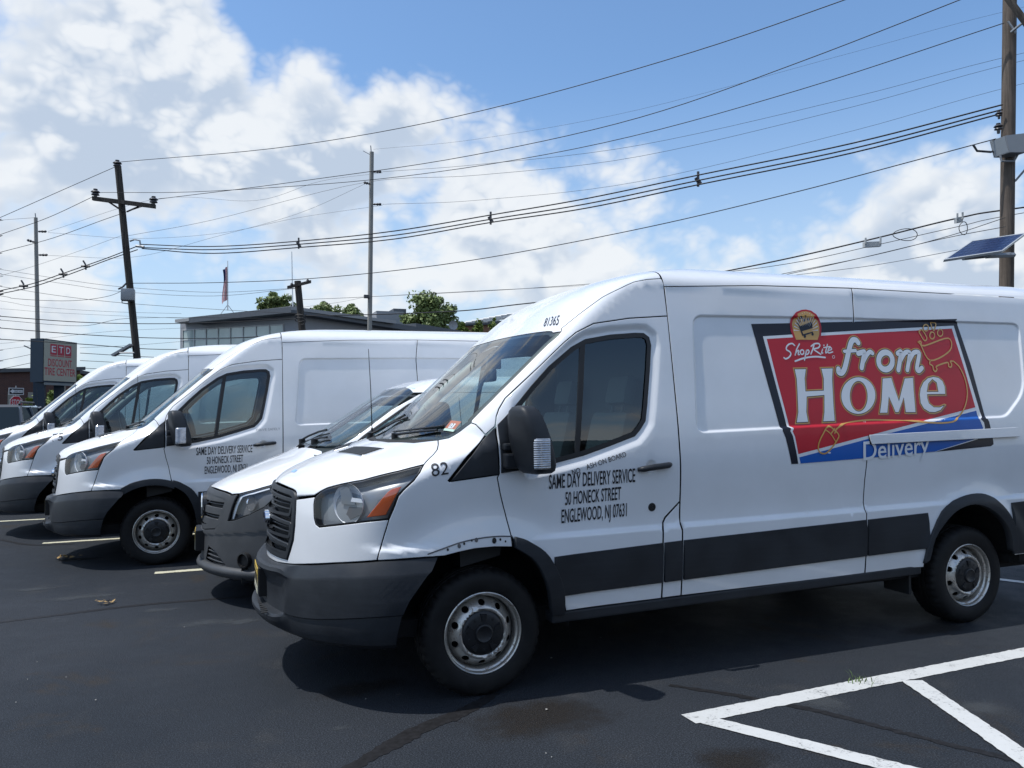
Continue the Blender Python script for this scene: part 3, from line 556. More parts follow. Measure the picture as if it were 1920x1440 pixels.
pmat('plate', (.7,.55,.2), .35, build=_plate)
# ---------------------------------------------------------------- panels laid on the surface
def snap(P, it=3):
    P = np.atleast_2d(np.array(P, float)).copy()
    for _ in range(it):
        e = 2e-4; g = np.zeros((len(P), 3)); v = G(P)
        for k in range(3):
            d = np.zeros(3); d[k] = e; g[:,k] = (G(P + d) - G(P - d))/(2*e)
        P -= g*(v/np.maximum((g*g).sum(1), 1e-6))[:,None]*.9
    return P
def chain(chart, *segs, step=.03):
    """3-D polylines joined into one closed outline, laid on the surface and given in a chart"""
    P = np.vstack([np.atleast_2d(np.array(s, float)) for s in segs])
    keep = [0]
    for i in range(1, len(P)):
        if np.linalg.norm(P[i] - P[keep[-1]]) > .004: keep.append(i)
    if np.linalg.norm(P[keep[-1]] - P[0]) < .004: keep.pop()
    P = resample(P[keep], step); ctr = np.abs(P[:,1]) < 1e-6
    Q = snap(P); Q[ctr,1] = 0; bad = np.linalg.norm(Q - P, axis=1) > .08; Q[bad] = P[bad]
    return to_chart(Q, chart)
def feature_rows():
    rows = []
    for poly, ds in ((PANEL1, (-.004,.001,.005,.0085,.012,.016,.022)), (PANEL2, (-.004,.001,.005,.0085,.012,.016,.022)), (WINDOW, (-.062,-.05,-.037,-.025,-.013))):
        for d in ds: rows.append(resample(inset(poly, d), .022))
    xs = np.arange(.3, 4.9, .04)
    for zz in (.840,.846,.854,.861,.868,.876,.882): rows.append(np.stack([xs, zz + RAKE*xs], 1))
    for r in (.008, .018, .028, .038, .047):
        a = np.linspace(0, 2*math.pi, 6 + int(r*500), endpoint=False); rows.append(np.stack([HANDLE[0] + r*np.cos(a), HANDLE[1] + r*np.sin(a)], 1))
    return np.vstack(rows)
def patch(name, poly, chart, mat, parent, off=0., holes=(), grid=.04, rim=.014, gap=.003, both=True, join=False, extra=None, dark=False):
    """a sheet-metal panel: a piece of the van's surface with rounded, turned-in edges"""
    dark = mat is MAT['paint']  # deep edge walls of painted panels coloured black, as shade in the gaps
    off = off if callable(off) else (lambda uv, o=off: np.full(len(uv), o))
    if gap: poly = inset(poly, gap)
    main = inset(poly, .003) if rim else np.array(poly)
    V2, F, loops = cdt(main, holes, grid, extra=extra)
    P, N = from_chart(V2, chart); P = P + N*off(V2)[:,None]
    F = np.array(F)
    fn = np.cross(P[F[:,1]] - P[F[:,0]], P[F[:,2]] - P[F[:,0]]); flip = (fn*N[F].mean(1)).sum(1) < 0
    F[flip] = F[flip][:, ::-1]
    V = list(P); NN_ = list(N); FF = [tuple(f) for f in F]; fm = [0]*len(FF)
    if rim:
        L0 = loops[0]
        if area2(L0) < 0: L0 = L0[::-1]
        L1 = inset(L0, -.003); n = len(L0)
        if len(L1) == n:
            A, NA = from_chart(L0, chart); B, NB = from_chart(L1, chart)
            bad = np.isnan(B).any(1); B[bad] = A[bad]; NB[bad] = NA[bad]
            A = A + NA*off(L0)[:,None]; B = B + NB*off(L0)[:,None]
            t = B - A; t /= np.maximum(np.linalg.norm(t, axis=1), 1e-9)[:,None]
            b0 = len(V)
            V += list(A) + list(B - NB*.0018) + list(B - NB*.0018) + list(B - NB*rim)
            m = NA + t; m /= np.linalg.norm(m, axis=1)[:,None]
            NN_ += list(NA) + list(m) + list(m) + list(t)
            e = np.mean([(np.cross(A[(i+1) % n] - A[i], (B - NB*rim)[i] - A[i])@t[i]) for i in range(0, n, max(1, n//40))])
            for i in range(n):
                j = (i+1) % n
                for r0, r1 in ((0, 1), (2, 3)):
                    f = (b0 + r0*n + i, b0 + r0*n + j, b0 + r1*n + j, b0 + r1*n + i); FF.append(f if e > 0 else f[::-1]); fm.append(1 if r0 == 2 and dark else 0)
    V = np.array(V); NN_ = np.array(NN_)
    if np.isnan(V).any():
        bad = np.isnan(V).any(1); print('nan in', name, bad.sum()); kp = [not any(bad[i] for i in f) for f in FF]; FF = [f for f, k in zip(FF, kp) if k]; fm = [f for f, k in zip(fm, kp) if k]; V[bad] = 0; NN_[bad] = (0,0,1)
    MV = V*[1,-1,1]; MN = NN_*[1,-1,1]; MF = [f[::-1] for f in FF]
    mm = [mat, MAT['shell']]
    if join:
        b = len(V); return mobj(name, np.vstack([V, MV]), FF + [tuple(i + b for i in f) for f in MF], mat, parent, N=np.vstack([NN_, MN]), mats=mm, fm=fm + fm)
    o = mobj(name, V, FF, mat, parent[0] if isinstance(parent, tuple) else parent, N=NN_, mats=mm, fm=fm)
    if both:
        pb = parent if not isinstance(parent, tuple) else parent[1]
        o2 = mobj(name, MV, MF, mat, pb, N=MN, mats=mm, fm=fm); return o, o2
    return o
def text_mesh(body, bold=False, shear=0., space=1.0):
    c = bpy.data.curves.new('t', 'FONT'); c.body = body; c.shear = shear; c.space_character = space; c.resolution_u = 3; c.size = 1
    if bold: c.offset = .010
    o = bpy.data.objects.new('t', c); COL.objects.link(o)
    dg = bpy.context.evaluated_depsgraph_get(); me = o.evaluated_get(dg).to_mesh()
    V = np.array([tuple(v.co)[:2] for v in me.vertices]); F = [tuple(p.vertices) for p in me.polygons]
    o.evaluated_get(dg).to_mesh_clear(); bpy.data.objects.remove(o); bpy.data.curves.remove(c)
    cap = .729 if False else None
    return V, F
def text_on(name, body, A, B, height, chart, mat, parent, off=.003, bold=False, shear=0., up=None, both=False, clip=None):
    """lettering laid on the surface, from chart point A to B"""
    V, F = text_mesh(body, bold, shear); A = np.array(A); B = np.array(B)
    V = V - [V[:,0].min(), 0]; L = V[:,0].max(); capH = text_cap()
    d = B - A; u = np.array([-d[1], d[0]])/np.linalg.norm(d) if up is None else np.array(up)
    Q = A + V[:,:1]/L*d + V[:,1:]/capH*height*u
    P, N = from_chart(Q, chart); P = P + N*off
    F = [tuple(f) for f in F]
    if len(F) and np.dot(np.cross(P[F[0][1]] - P[F[0][0]], P[F[0][2]] - P[F[0][0]]), N[F[0][0]]) < 0: F = [f[::-1] for f in F]
    return mobj(name, P, F, mat, parent, N=N)
_cap = []
def text_cap():
    if not _cap: _cap.append(float(text_mesh('H')[0][:,1].max()))
    return _cap[0]
def stroke_poly(pts, w, n=5):
    P = spline(pts, n) if len(pts) > 2 else np.array(pts, float)
    t = np.gradient(P, axis=0); t /= np.maximum(np.linalg.norm(t, axis=1), 1e-9)[:,None]; m = np.stack([-t[:,1], t[:,0]], 1)*w/2
    return P, m
def stroke_on(name, strokes, chart, mat, parent, off, grow=0.):
    """painted brush strokes with round ends, on the surface"""
    V = []; F = []
    for pts, w in strokes:
        w = w + grow; P, m = stroke_poly(pts, w); b = len(V); n = len(P)
        for i in range(n): V += [P[i] + m[i], P[i] - m[i]]
        F += [(b + 2*i, b + 2*i + 1, b + 2*i + 3, b + 2*i + 2) for i in range(n - 1)]
        for c in (P[0], P[-1]):
            b = len(V); V += [c + w/2*np.array([math.cos(a), math.sin(a)]) for a in np.linspace(0, 2*math.pi, 10, endpoint=False)]; F.append(tuple(range(b, b + 10)))
    P, N = from_chart(np.array(V), chart); return mobj(name, P + N*off, F, mat, parent, N=N)
# ---------------------------------------------------------------- wheels
def wheel(parent, x, y, z, s=-1, tyre_r=.352, cap=True):
    """pressed steel wheel facing s*Y"""
    ax = (0, s, 0); o = (x, y, z)
    mb = MB()
    mb.lathe([(.2245,-.004),(.2270,.002),(.2268,.008),(.222,.011),(.2165,.007),(.2135,-.006),(.2125,-.016),(.2045,-.021),(.2015,-.026),(.2005,-.045),(.1985,-.075),(.1975,-.085),(.192,-.095)], o, ax, 64)
    # pressed disc with ten hand holes
    circ = lambda r, n: [(r*math.cos(2*math.pi*k/n), r*math.sin(2*math.pi*k/n)) for k in range(n)]
    hs = []
    for k in range(10):
        a = 2*math.pi*(k + .5)/10; c, q = math.cos(a), math.sin(a)
        hs.append([(.164*c + .0155*math.cos(b)*c - .0205*math.sin(b)*q, .164*q + .0155*math.cos(b)*q + .0205*math.sin(b)*c) for b in np.linspace(0, 2*math.pi, 12, endpoint=False)])
    V2, F, lp = cdt(circ(.196, 64), hs + [circ(.06, 24)], .013, step=.02)
    prof = pchip([.05,.10,.118,.128,.138,.152,.175,.190,.197], [-.03,-.020,-.010,.006,.006,-.008,-.034,-.056,-.070])
    h = prof(np.hypot(V2[:,0], V2[:,1]))
    P = [(x + a, y + s*b, z + c) for (a, c), b in zip(V2, h)]
    mb.add(P, [tuple(f) if s < 0 else tuple(f)[::-1] for f in F])
    for hh in hs:   # hole lips
        n = len(hh); hp = prof(np.hypot(*np.array(hh).T)); b0 = [(x + a, y + s*b, z + c) for (a, c), b in zip(hh, hp)]; b1 = [(x + a, y + s*(b - .012), z + c) for (a, c), b in zip(hh, hp)]
        mb.add(b0 + b1, [(i, (i+1) % n, n + (i+1) % n, n + i) for i in range(n)])
    w = mb.build('wheel', MAT['rim_steel'], parent, angle=50)
    bk = MB().lathe([(.19,-.10),(.05,-.10),(.001,-.10)], o, ax, 24).build('brake_disc', MAT['shell'], w)
    # tyre with tread blocks at the shoulder
    R = tyre_r; n = 160
    prof = [(.2225,.000),(.226,.006),(.240,.013),(.265,.0185),(.290,.020),(.312,.0165),(.328,.009),(R-.012,-.004),(R-.004,-.016),(R-.001,-.030),
            (R,-.045),(R,-.062),(R-.008,-.064),(R-.008,-.070),(R,-.072),(R,-.100),(R-.008,-.102),(R-.008,-.109),(R,-.111),(R,-.140),(R-.008,-.142),(R-.008,-.148),(R,-.150),(R-.001,-.18),(R-.004,-.196),(R-.014,-.210),(.31,-.226),(.27,-.23),(.225,-.205)]
    V = []; F = []
    for k in range(n):
        a = 2*math.pi*k/n; gro = (k % 4 == 3)
        for i, (r, hh) in enumerate(prof):
            rr = r - (.007 if gro and (7 <= i <= 11 or 22 <= i <= 25) else 0)
            V.append((x + rr*math.cos(a), y + s*hh, z + rr*math.sin(a)))
    L = len(prof)
    for k in range(n):
        for i in range(L - 1):
            f = (k*L + i, ((k+1) % n)*L + i, ((k+1) % n)*L + i + 1, k*L + i + 1); F.append(f)
    t = mobj('tyre', V, F, MAT['rubber'], w, smooth=True); t.data.set_sharp_from_angle(angle=math.radians(38))
    if cap:
        mb = MB(); mb.lathe([(.1235,-.020),(.1235,-.002),(.119,.004),(.100,.011),(.066,.015),(.054,.016),(.051,.024),(.044,.027),(.040,.024),(.001,.023)], o, ax, 48)
        for k in range(5):
            a = 2*math.pi*(k + .25)/5; c, q = math.cos(a), math.sin(a)
            for poly, hh in (([(.062,-.012),(.106,-.022),(.110,.022),(.062,.012)], .0185),):
                V = [(x + u*c - v*q, y + s*h0, z + u*q + v*c) for h0, k2 in ((.004, 1), (hh + .001, .80)) for u, v in [(.085 + (u_ - .085)*k2, v_*k2) for u_, v_ in poly]]
                mb.add(V, [(4,5,6,7),(0,1,5,4),(1,2,6,5),(2,3,7,6),(3,0,4,7)])
            b = a + .63; mb.lathe([(.009,.004),(.008,.013),(.001,.014)], (x + .088*math.cos(b), y, z + .088*math.sin(b)), ax, 10)
        mb.build('hub_cap', MAT['hub'], w, angle=40)
    return w
# ---------------------------------------------------------------- the large panel van
HANDLE = (1.058, 1.236)
_wf = [(p[0], p[2]) for p in T['win_front']]
WINDOW = _wf + [(.278, 1.252), (.232, 1.45)]
_relief0 = relief
def relief(x, z):
    d = _relief0(x, z); r = np.hypot(x - HANDLE[0], z - HANDLE[1]); return d - .020*(1 - sstep(.008, .047, r))
_gx = np.arange(-1.0, 5.05, .004); _gz = np.arange(.05, 2.65, .004)
_RG = relief(*np.meshgrid(_gx, _gz, indexing='ij'))
def relief(x, z):
    """the same relief, read from a 4 mm grid"""
    u = np.clip((x + 1.0)/.004, 0, len(_gx) - 1.001); v = np.clip((z - .05)/.004, 0, len(_gz) - 1.001)
    i = u.astype(int); j = v.astype(int); a = u - i; b = v - j
    return (_RG[i,j]*(1-a) + _RG[i+1,j]*a)*(1-b) + (_RG[i,j+1]*(1-a) + _RG[i+1,j+1]*a)*b
EXTRA = feature_rows()
def a3(n, i=None, j=None): return T[n][i:j]
def rv(l): return list(l)[::-1]
def xz(n): return [(p[0], p[2]) for p in T[n]]
def centre(zs): return [(float(XF(z)) , 0., float(z)) for z in zs]
def mirror_y(uv, k=1):
    """close a half outline (first and last point on the centre line) by its mirror image; k = index of the y coordinate"""
    uv = np.array(uv); m = uv[::-1].copy(); m[:,k] *= -1; return np.vstack([uv, m[1:-1]])
def build_van():
    root = empty('delivery_van')
    PT = MAT['paint']
    # ---- hood, windshield, roof
    zc = 1.148
    half = chain('T', [(float(XF(zc + .01)), 0, zc)], a3('gr_side', 0, 3), a3('hoodfront'), a3('hl_top')[1:], a3('hood_rear')[2:], a3('cowl')[1:3], [(-.44, 0, 1.392)])
    half = np.array(half); half[0,1] = 0
    i0 = int(np.argmin(np.where(half[:,0] > -.7, np.abs(half[:,1]), 9)))
    half = half[:i0 + 1]; half[-1,1] = 0
    hood = patch('hood', mirror_y(half), 'T', PT, root, both=False, grid=.022)
    v = to_chart(T['hoodvent'], 'T')
    for s in (1, -1):
        q = np.array([(-.665,-.115),(-.59,-.50),(-.468,-.50),(-.562,-.115)])*[1, s]
        ve = patch('hood_vent', q, 'T', MAT['black_matt'], hood, off=.007, both=False, rim=.008, gap=0, grid=.02)
        fr = patch('vent_frame', inset(q, -.008), 'T', MAT['silver'], ve if False else hood, off=.0035, both=False, rim=.006, gap=0, grid=.02)
        for k in range(7):
            f0 = k/7 + .03; a, b = q[0] + (q[3] - q[0])*f0, q[1] + (q[2] - q[1])*f0; c, d = q[0] + (q[3] - q[0])*(f0 + .06), q[1] + (q[2] - q[1])*(f0 + .06)
            patch('louvre', [a, b, d, c] if s > 0 else [a, c, d, b], 'T', MAT['cladding'], ve, off=.010, both=False, rim=.006, gap=0, grid=.03)
    yz = [(-.815, 2.052), (-.795, 2.062)] + [(-y, 2.064 + .008*(1 - y)) for y in (.76,.7,.6,.5,.4,.3,.2,.1)]
    wsn = [T['wsA'][-1]] + [tuple(p_) for p_ in from_chart(np.array(yz), 'F')[0]]
    top_c = (float(XF(2.072 - RAKE*.42)), 0, 2.072)
    half = chain('G', [top_c], rv(wsn), rv(a3('wsA'))[1:], [(-.275,-.63,1.425),(-.365,-.37,1.42),(-.41,0,1.415)]); half[0,1] = 0
    iz = np.argmin(np.abs(half[2:,1])) + 2; half = half[:iz + 1]; half[-1,1] = 0
    WS = mirror_y(half)
    ws = patch('windshield', WS, 'G', MAT['windshield_glass'], root, both=False, rim=0, off=-.003, gap=.004, grid=.035)
    patch('frit_border', inset(WS, .002), 'G', MAT['black'], ws, both=False, rim=0, off=-.007, holes=[inset(WS, .028)], grid=.05, gap=0)
    half = chain('T', [(-.435,0,1.40)], rv(a3('cowl', 0, 3)), [(-.16,-.80,1.43),(-.25,-.60,1.44),(-.33,-.35,1.44),(-.38,0,1.435)]); half[0,1] = 0; half[-1,1] = 0
    j = len(half) - 1
    while abs(half[j,1]) > 1e-6 and j > 2: j -= 1
    half = half[:j + 1]
    patch('cowl', mirror_y(half), 'T', MAT['black_matt'], root, both=False, rim=0, off=-.006, gap=0, grid=.05)
    cen = [(float(XF(z)), 0., float(z + .01*XF(z))) for z in np.linspace(2.505, 2.075, 16)]
    CH['K'] = mkchart((.5,-.5,3.4), (.30,.32,-.90))
    cen = [(1.255, 0., float(snapz(1.255, 0.)))] + [c for c in cen if c[0] < 1.24]
    capP = chain('K', cen, [top_c], rv(wsn), a3('capseam'), [(1.15,-.852,2.402),(1.252,-.846,2.415)], [(1.255, -y, snapz(1.255, y)) for y in (.82,.75,.65,.5,.35,.2,.1)])
    patch('roof_cap', capP, 'K', PT, root, join=True, grid=.04, gap=.0012)
    pil = chain('R', a3('pillarseam'), [T['sailF'][2]], a3('dtop'), a3('vert_up')[1:4], [(1.252,-.846,2.415),(1.15,-.852,2.402)], rv(a3('capseam')), rv(a3('wsA'))[:7])
    patch('windshield_pillar', pil, 'R', PT, root, grid=.035)
    # ---- main roof
    xs = np.concatenate([[1.262, 1.266], np.arange(1.30, 4.86, .06), [4.9]]); ts = np.concatenate([np.linspace(0, 1, 15)**.8])
    V = []; N = []
    seam = lambda x: np.interp(x, [1.26,2.0,2.8,4.5,4.9], [2.348,2.385,2.400,2.389,2.38])
    for x in xs:
        z0 = seam(x) + .003; row = []
        zt = z0 + (ZT - z0)*np.sin(np.linspace(0, 1, 22)*math.pi/2)**1.15
        zmax = ZT - 1e-5
        zt = np.minimum(zt, zmax)
        row = [(x, -float(W(np.array([x]), np.array([z + RAKE*x]))[0]), z + RAKE*x) for z in zt]
        ok = [r for r in row if r[1] < 0]
        while len(ok) < len(row): ok.append(ok[-1])
        V += ok + [(a, -b, c) for a, b, c in ok[::-1]]
    n = 44; F = [(i*n + k, (i+1)*n + k, (i+1)*n + k + 1, i*n + k + 1) for i in range(len(xs) - 1) for k in range(n - 1)]
    ro = mobj('roof', V, F, PT, root, smooth=True)
    # ---- sides
    arc = [(-.03 + .515*math.cos(a), .36 + .515*math.sin(a)) for a in np.radians(np.arange(66, 8, -6))]
    door = xz('dfront') + arc + [(.482,.432),(1.124,.440),(1.124,.78),(1.126,.865),(1.158,.925),(1.262,1.017),(1.262,1.30),(1.264,1.7)] + rv(xz('dtop'))[:-1]
    dn, df = patch('door', door, 'S', PT, root, holes=[inset(WINDOW, .012)], extra=EXTRA)
    pr = (dn, df)
    patch('window_seal', WINDOW, 'S', MAT['seal'], pr, holes=[inset(WINDOW, .030)], off=.004, rim=.03, gap=0, grid=.03)
    patch('window_glass', inset(WINDOW, .024), 'S', MAT['side_glass'], pr, rim=0, off=-.004, gap=0, grid=.08)
    bx = xz('bar'); patch('window_bar', bx, 'S', MAT['seal'], pr, off=.001, rim=.01, gap=0, grid=.06)
    sd = [(.084,1.503),(.213,1.628),(.236,1.45),(.28,1.252),(.088,1.232),(.09,1.31)]
    patch('sail_panel', sd, 'S', MAT['cladding'], pr, off=.010, rim=.02, grid=.04)
    sf = [(p[0], p[2]) for p in T['sailF']]
    fend = chain('Q', rv(a3('hl_right')), a3('hood_rear')[2:], a3('wsA')[1:4], a3('pillarseam')[1:], a3('fendA')[1:], [T['sailF'][0]], [T['sailF'][3]], a3('dfront')[4:], a3('arch_in'), a3('bumptop')[0:3], rv(a3('fend_seam')))
    fn_, ff_ = patch('fender', fend, 'Q', PT, root, grid=.02)
    patch('sail_panel', sf, 'S', MAT['cladding'], (fn_, ff_), off=.008, rim=.02, gap=.0035, grid=.04)
    # chrome-grey strip along the sail panel
    step = [(1.129,.441),(1.262,.443),(1.262,1.012),(1.163,.922),(1.131,.863),(1.129,.78)]
    patch('step_panel', step, 'S', PT, root, extra=EXTRA)
    mid = xz('mid')
    midx = [(x, z) for x, z in mid] + [(2.728,.60),(2.728,.452)]
    pa = [(1.266,.443),(2.725,.452)] + [(x - .001, z) for x, z in midx[::-1]][1:] + [(2.0,2.385+.02),(1.60,2.375+.014),(1.266,2.361)]
    pa = [(x, min(z, seam(x) + .01*x)) for x, z in pa]
    patch('side_panel', pa, 'S', PT, root, extra=EXTRA, grid=.045)
    ro_, ri_ = xz('rflareo'), xz('rflarei')
    mid_r = [((a[0]+b[0])/2, (a[1]+b[1])/2) for a, b in zip(spline(ro_, 2)[::2], spline(ro_, 2)[::2])]
    ar = [(3.70 + .455*math.cos(a), .425 + .47*math.sin(a)) for a in np.radians(np.arange(172, 4, -7))]
    pb = [(2.731,.452),(3.246,.456)] + ar + [(4.158,.47),(4.90,.478),(4.90,2.43),(4.457,2.434),(3.6,2.432)] + [(x + .001, z) for x, z in mid][:1] + [(x + .001, z) for x, z in mid[1:]]
    pb = [(x, min(z, seam(x) + .01*x)) for x, z in pb]
    patch('side_panel', pb, 'S', PT, root, extra=EXTRA, grid=.045)
    rail = [(2.775,1.328),(4.23,1.350),(4.24,1.420),(2.777,1.392)]
    patch('door_rail', rail, 'S', PT, root, off=lambda uv: .012 + .016*sstep(1.375, 1.335, uv[:,1] - .0175*(uv[:,0] - 2.77)), rim=.02, gap=0, grid=.03)
    # ---- dark shell seen through the gaps, floor and inside
    sh = [(-.5,1.0),(-.45,.86),(.2,.86),(.45,.62),(.47,.45),(3.2,.46),(3.2,.6),(3.36,.85),(3.7,.95),(4.0,.87),(4.16,.62),(4.2,.47),(4.88,.47),(4.88,2.40),(2.8,2.40),(1.3,2.34),(.75,2.09),(.4,1.84),(.13,1.56),(.02,1.44),(-.25,1.25)]
    patch('inner_shell', sh, 'S', MAT['shell'], root, holes=[inset(WINDOW, .004)], off=-.055, rim=0, gap=0, grid=.12)
    mb = MB(); mb.box((-.55,-.84,.34), (4.85,.84,.43), 0); mb.box((-.93,-.55,.40), (-.45,.55,1.05)); mb.box((.46,-.93,.37), (3.2,.93,.44)); mb.box((4.2,-.95,.40), (4.9,.95,.46))
    mb.build('floor_pan', MAT['shell'], root)
    mb = MB(); mb.prism([(-.93,.45),(.93,.45),(.95,1.4),(.86,1.95),(.80,2.25),(-.80,2.25),(-.86,1.95),(-.95,1.4)], (1.30,0,0), (0,1,0), (0,0,1), (.03,0,0)); mb.build('bulkhead', MAT['liner'], root)
    MB().box((4.90,-.82,.48), (4.93,.82,2.40), .01).build('rear_door', PT, root)
    # wheel wells
    for x0, zc_ in ((-.03, .36), (3.70, .42)):
        for s in (-1, 1):
            mb = MB(); n = 15; V = []; F = []
            for k in range(n):
                a = math.pi*k/(n - 1); V += [(x0 + .535*math.cos(a), s*(1.005 if a < 1.8 or x0 > 1 else .93), zc_ + .535*math.sin(a) - .02), (x0 + .535*math.cos(a), s*.58, zc_ + .535*math.sin(a) - .02)]
            F = [(2*k, 2*k+1, 2*k+3, 2*k+2) for k in range(n - 1)] + [tuple(2*k + 1 for k in range(n))]
            mb.add(V, F).build('wheel_well', MAT['shell'], root)
    # ---- cladding, flares, sill
    ct = lambda x: np.interp(x, [.2,.375,1.26,2.747,3.387,4.9], [.742,.752,.786,.824,.841,.89])
    cb = lambda x: np.interp(x, [.2,.46,3.207,4.9], [.519,.524,.585,.60])
    coff = lambda uv: .005 + .014*sstep(0, .075, ct(uv[:,0]) - uv[:,1])
    def cl(x0, x1, full=False):
        q = [(x, (ct(x) if True else 0)) for x in np.linspace(x0, x1, 8)]; w = [(x, cb(x) if not full else .485) for x in np.linspace(x1, x0, 8)]
        patch('side_cladding', q + w, 'S', MAT['cladding'], root, off=coff, rim=.02, grid=.04)
    cl(.40, 1.122); cl(1.131, 1.260); cl(1.268, 2.724); cl(2.732, 3.29); cl(4.12, 4.88, True)
    fo, fi = xz('flareo'), xz('flarei')
    foff = .022
    ring = [tuple(q) for q in spline(fo, 4)] + [tuple(q) for q in spline(fi, 4)[::-1]]
    patch('arch_flare', ring, 'S', MAT['cladding'], root, off=foff, rim=.05, grid=.03)
    ring = [tuple(q) for q in spline(ro_, 3)] + [tuple(q) for q in spline(ri_, 3)[::-1]]
    patch('arch_flare', ring, 'S', MAT['cladding'], root, off=foff, rim=.05, grid=.03)
    # the front half of the front flare (its own part: one van has lost it)
    oo = [(-.03 + .555*math.cos(a), .36 + .545*math.sin(a)) for a in np.radians(np.arange(68, 124, 5))]
    ii = [(-.03 + .47*math.cos(a), .36 + .475*math.sin(a)) for a in np.radians(np.arange(124, 62, -5))]
    patch('front_flare', oo + ii, 'S', MAT['cladding'], root, off=foff, rim=.05, grid=.03)
    for s in (-1, 1):
        mb = MB(); mb.box((.40, min(s*.90, s*1.005), .365), (3.24, max(s*.90, s*1.005), .428), .012); o = mb.build('sill', MAT['cladding'], root)
        for v in o.data.vertices: v.co.z += .0145*(v.co.x - .4)
    # ---- fascia, grille, headlights, bumper
    fas = chain('C', a3('hoodfront'), rv(a3('hl_bot')), a3('fend_seam')[1:], a3('bumptop')[3:], [(-1.05,-.30,.703),(-1.083,-.12,.697),(-1.088, 0, .696),(-1.09, 0, .733),(-1.075,-.17,.734)], rv(a3('gr_side'))[:-3], [T['hoodfront'][0]])
    patch('front_fascia', fas, 'C', PT, root, join=True, grid=.03)
    gs = [(p[1], p[2]) for p in T['gr_side']]
    gh = [(0, 1.146), (-.22, 1.144)] + gs + [(-.17,.736),(0,.735)]
    GR = mirror_y(gh, 0)
    gr = patch('grille', GR, 'F', MAT['black_matt'], root, both=False, rim=.0, off=-.045, gap=0, grid=.08)
    patch('grille_frame', inset(GR, .004), 'F', MAT['cladding'], gr, both=False, rim=.05, off=.008, holes=[inset(GR, .030)], gap=0, grid=.03)
    for z1, z0, h1 in ((1.098, .985, .462), (.965, .862, .478), (.842, .768, .462)):
        zc_ = .012
        outer = round_poly([(-h1, z0), (-h1 - .006, z1 - .01), (0, z1 + .004), (h1 + .006, z1 - .01), (h1, z0), (0, z0 - .012)], [.03,.03,.2,.03,.03,.2])
        inn = inset(outer, .019)
        patch('grille_bar', outer, 'F', MAT['cladding'], gr, both=False, rim=.035, off=.004, holes=[inn], gap=0, grid=.03)
        zm = (z0 + z1)/2
        for dz in ((0,) if z1 - z0 < .09 else (.012, -.016)):
            patch('grille_slat', [(-h1 + .015, zm + dz - .004), (0, zm + dz - .008), (h1 - .015, zm + dz - .004), (h1 - .015, zm + dz + .004), (0, zm + dz), (-h1 + .015, zm + dz + .004)], 'F', MAT['cladding'], gr, both=False, rim=.02, off=-.01, gap=0, grid=.08)
    # oval badge
    x0 = float(XF(.945)) - .024
    el = lambda a, b, n=32: [(a*math.cos(2*math.pi*k/n), b*math.sin(2*math.pi*k/n)) for k in range(n)]
    em = MB().prism(el(.092, .040), (x0 + .06, 0, .937), (0,-1,0), (0,0,1), (-.06,0,0)).build('badge', MAT['chrome'], root)
    MB().prism(el(.084, .033), (x0, 0, .937), (0,-1,0), (0,0,1), (-.003,0,0)).build('badge_field', MAT['ford_blue'], em)
    Vt, Ft = text_mesh('Ford', True, .25); Vt = (Vt - [Vt[:,0].mean(), .33])*[.062, .062]
    mobj('badge_lettering', [(x0 - .0045, -u, .937 + v) for u, v in Vt], Ft, MAT['chrome'], em)
    MB().prism(el(.108, .052), (x0 + .07, 0, .937), (0,-1,0), (0,0,1), (-.045,0,0)).build('badge_mount', MAT['cladding'], em)
    # headlights
    hl = chain('C', a3('hl_top'), a3('hl_right')[1:], a3('hl_bot')[1:])
    hn, hf = patch('headlight', hl, 'C', MAT['lamp_housing'], root, off=-.050, rim=0, gap=0, grid=.03)
    hp = (hn, hf)
    patch('headlight_trim', hl, 'C', MAT['black'], hp, off=-.002, holes=[inset(inset(hl, .0075), .0015)], rim=.06, gap=.002, grid=.03)
    patch('headlight_lens', inset(hl, .006), 'C', MAT['lens'], hp, off=0., rim=0, gap=0, grid=.03)
    patch('amber_reflector', chain('C', a3('amber')), 'C', MAT['amber'], hp, off=-.012, rim=.012, gap=0, grid=.02)
    c = np.array(T['bowl'][0]); fd = np.array([-.80,-.60,.0]); fd /= np.linalg.norm(fd); sdv = np.array([fd[1], -fd[0], 0])
    for s, hh in ((1, hn), (-1, hf)):
        M_ = np.array([1, s, 1.])
        cc = (c + np.array([.012,.012,-.012]))*M_; f2 = fd*M_
        mb = MB().lathe([(.108,-.012),(.106,-.020),(.092,-.040),(.065,-.052),(.035,-.056),(.030,-.040),(.001,-.036)], cc, f2, 36); b = mb.build('reflector', MAT['reflector'], hh, smooth=True)
        mb = MB()
        s2 = sdv*M_
        mb.prism([(-.002,.090),(.060,.070),(.050,-.005),(-.050,-.005)], cc - f2*.020, s2, (0,0,1), f2*.004); mb.build('reflector_fin', MAT['silver'], hh)
        MB().prism([(-.105,.010),(-.02,.012),(-.03,.034),(-.095,.030)], cc - f2*.016, s2, (0,0,1), f2*.003).build('reflector_fin', MAT['reflector'], hh)
        mb = MB().prism([(-.09,-.018),(.0,-.018),(.03,-.075),(.10,-.078),(.10,-.092),(.0,-.094),(-.06,-.06),(-.10,-.05)], cc - f2*.034, s2, (0,0,1), f2*.012); mb.build('lower_trim', MAT['liner'], hh)
        for kz in range(4):
            mb = MB(); a = cc + s2*(.10 + .01*kz) - f2*.05 + np.array([0,0,.06 - .025*kz]); mb.tube([a, a + s2*.16 + f2*(-.05) + np.array([0,0,.045])], .003, 4); mb.build('housing_rib', MAT['cladding'], hh)
    bumper(root)
    # ---- mirrors
    for s in (-1, 1): mirror_part(dn if s < 0 else df, s)
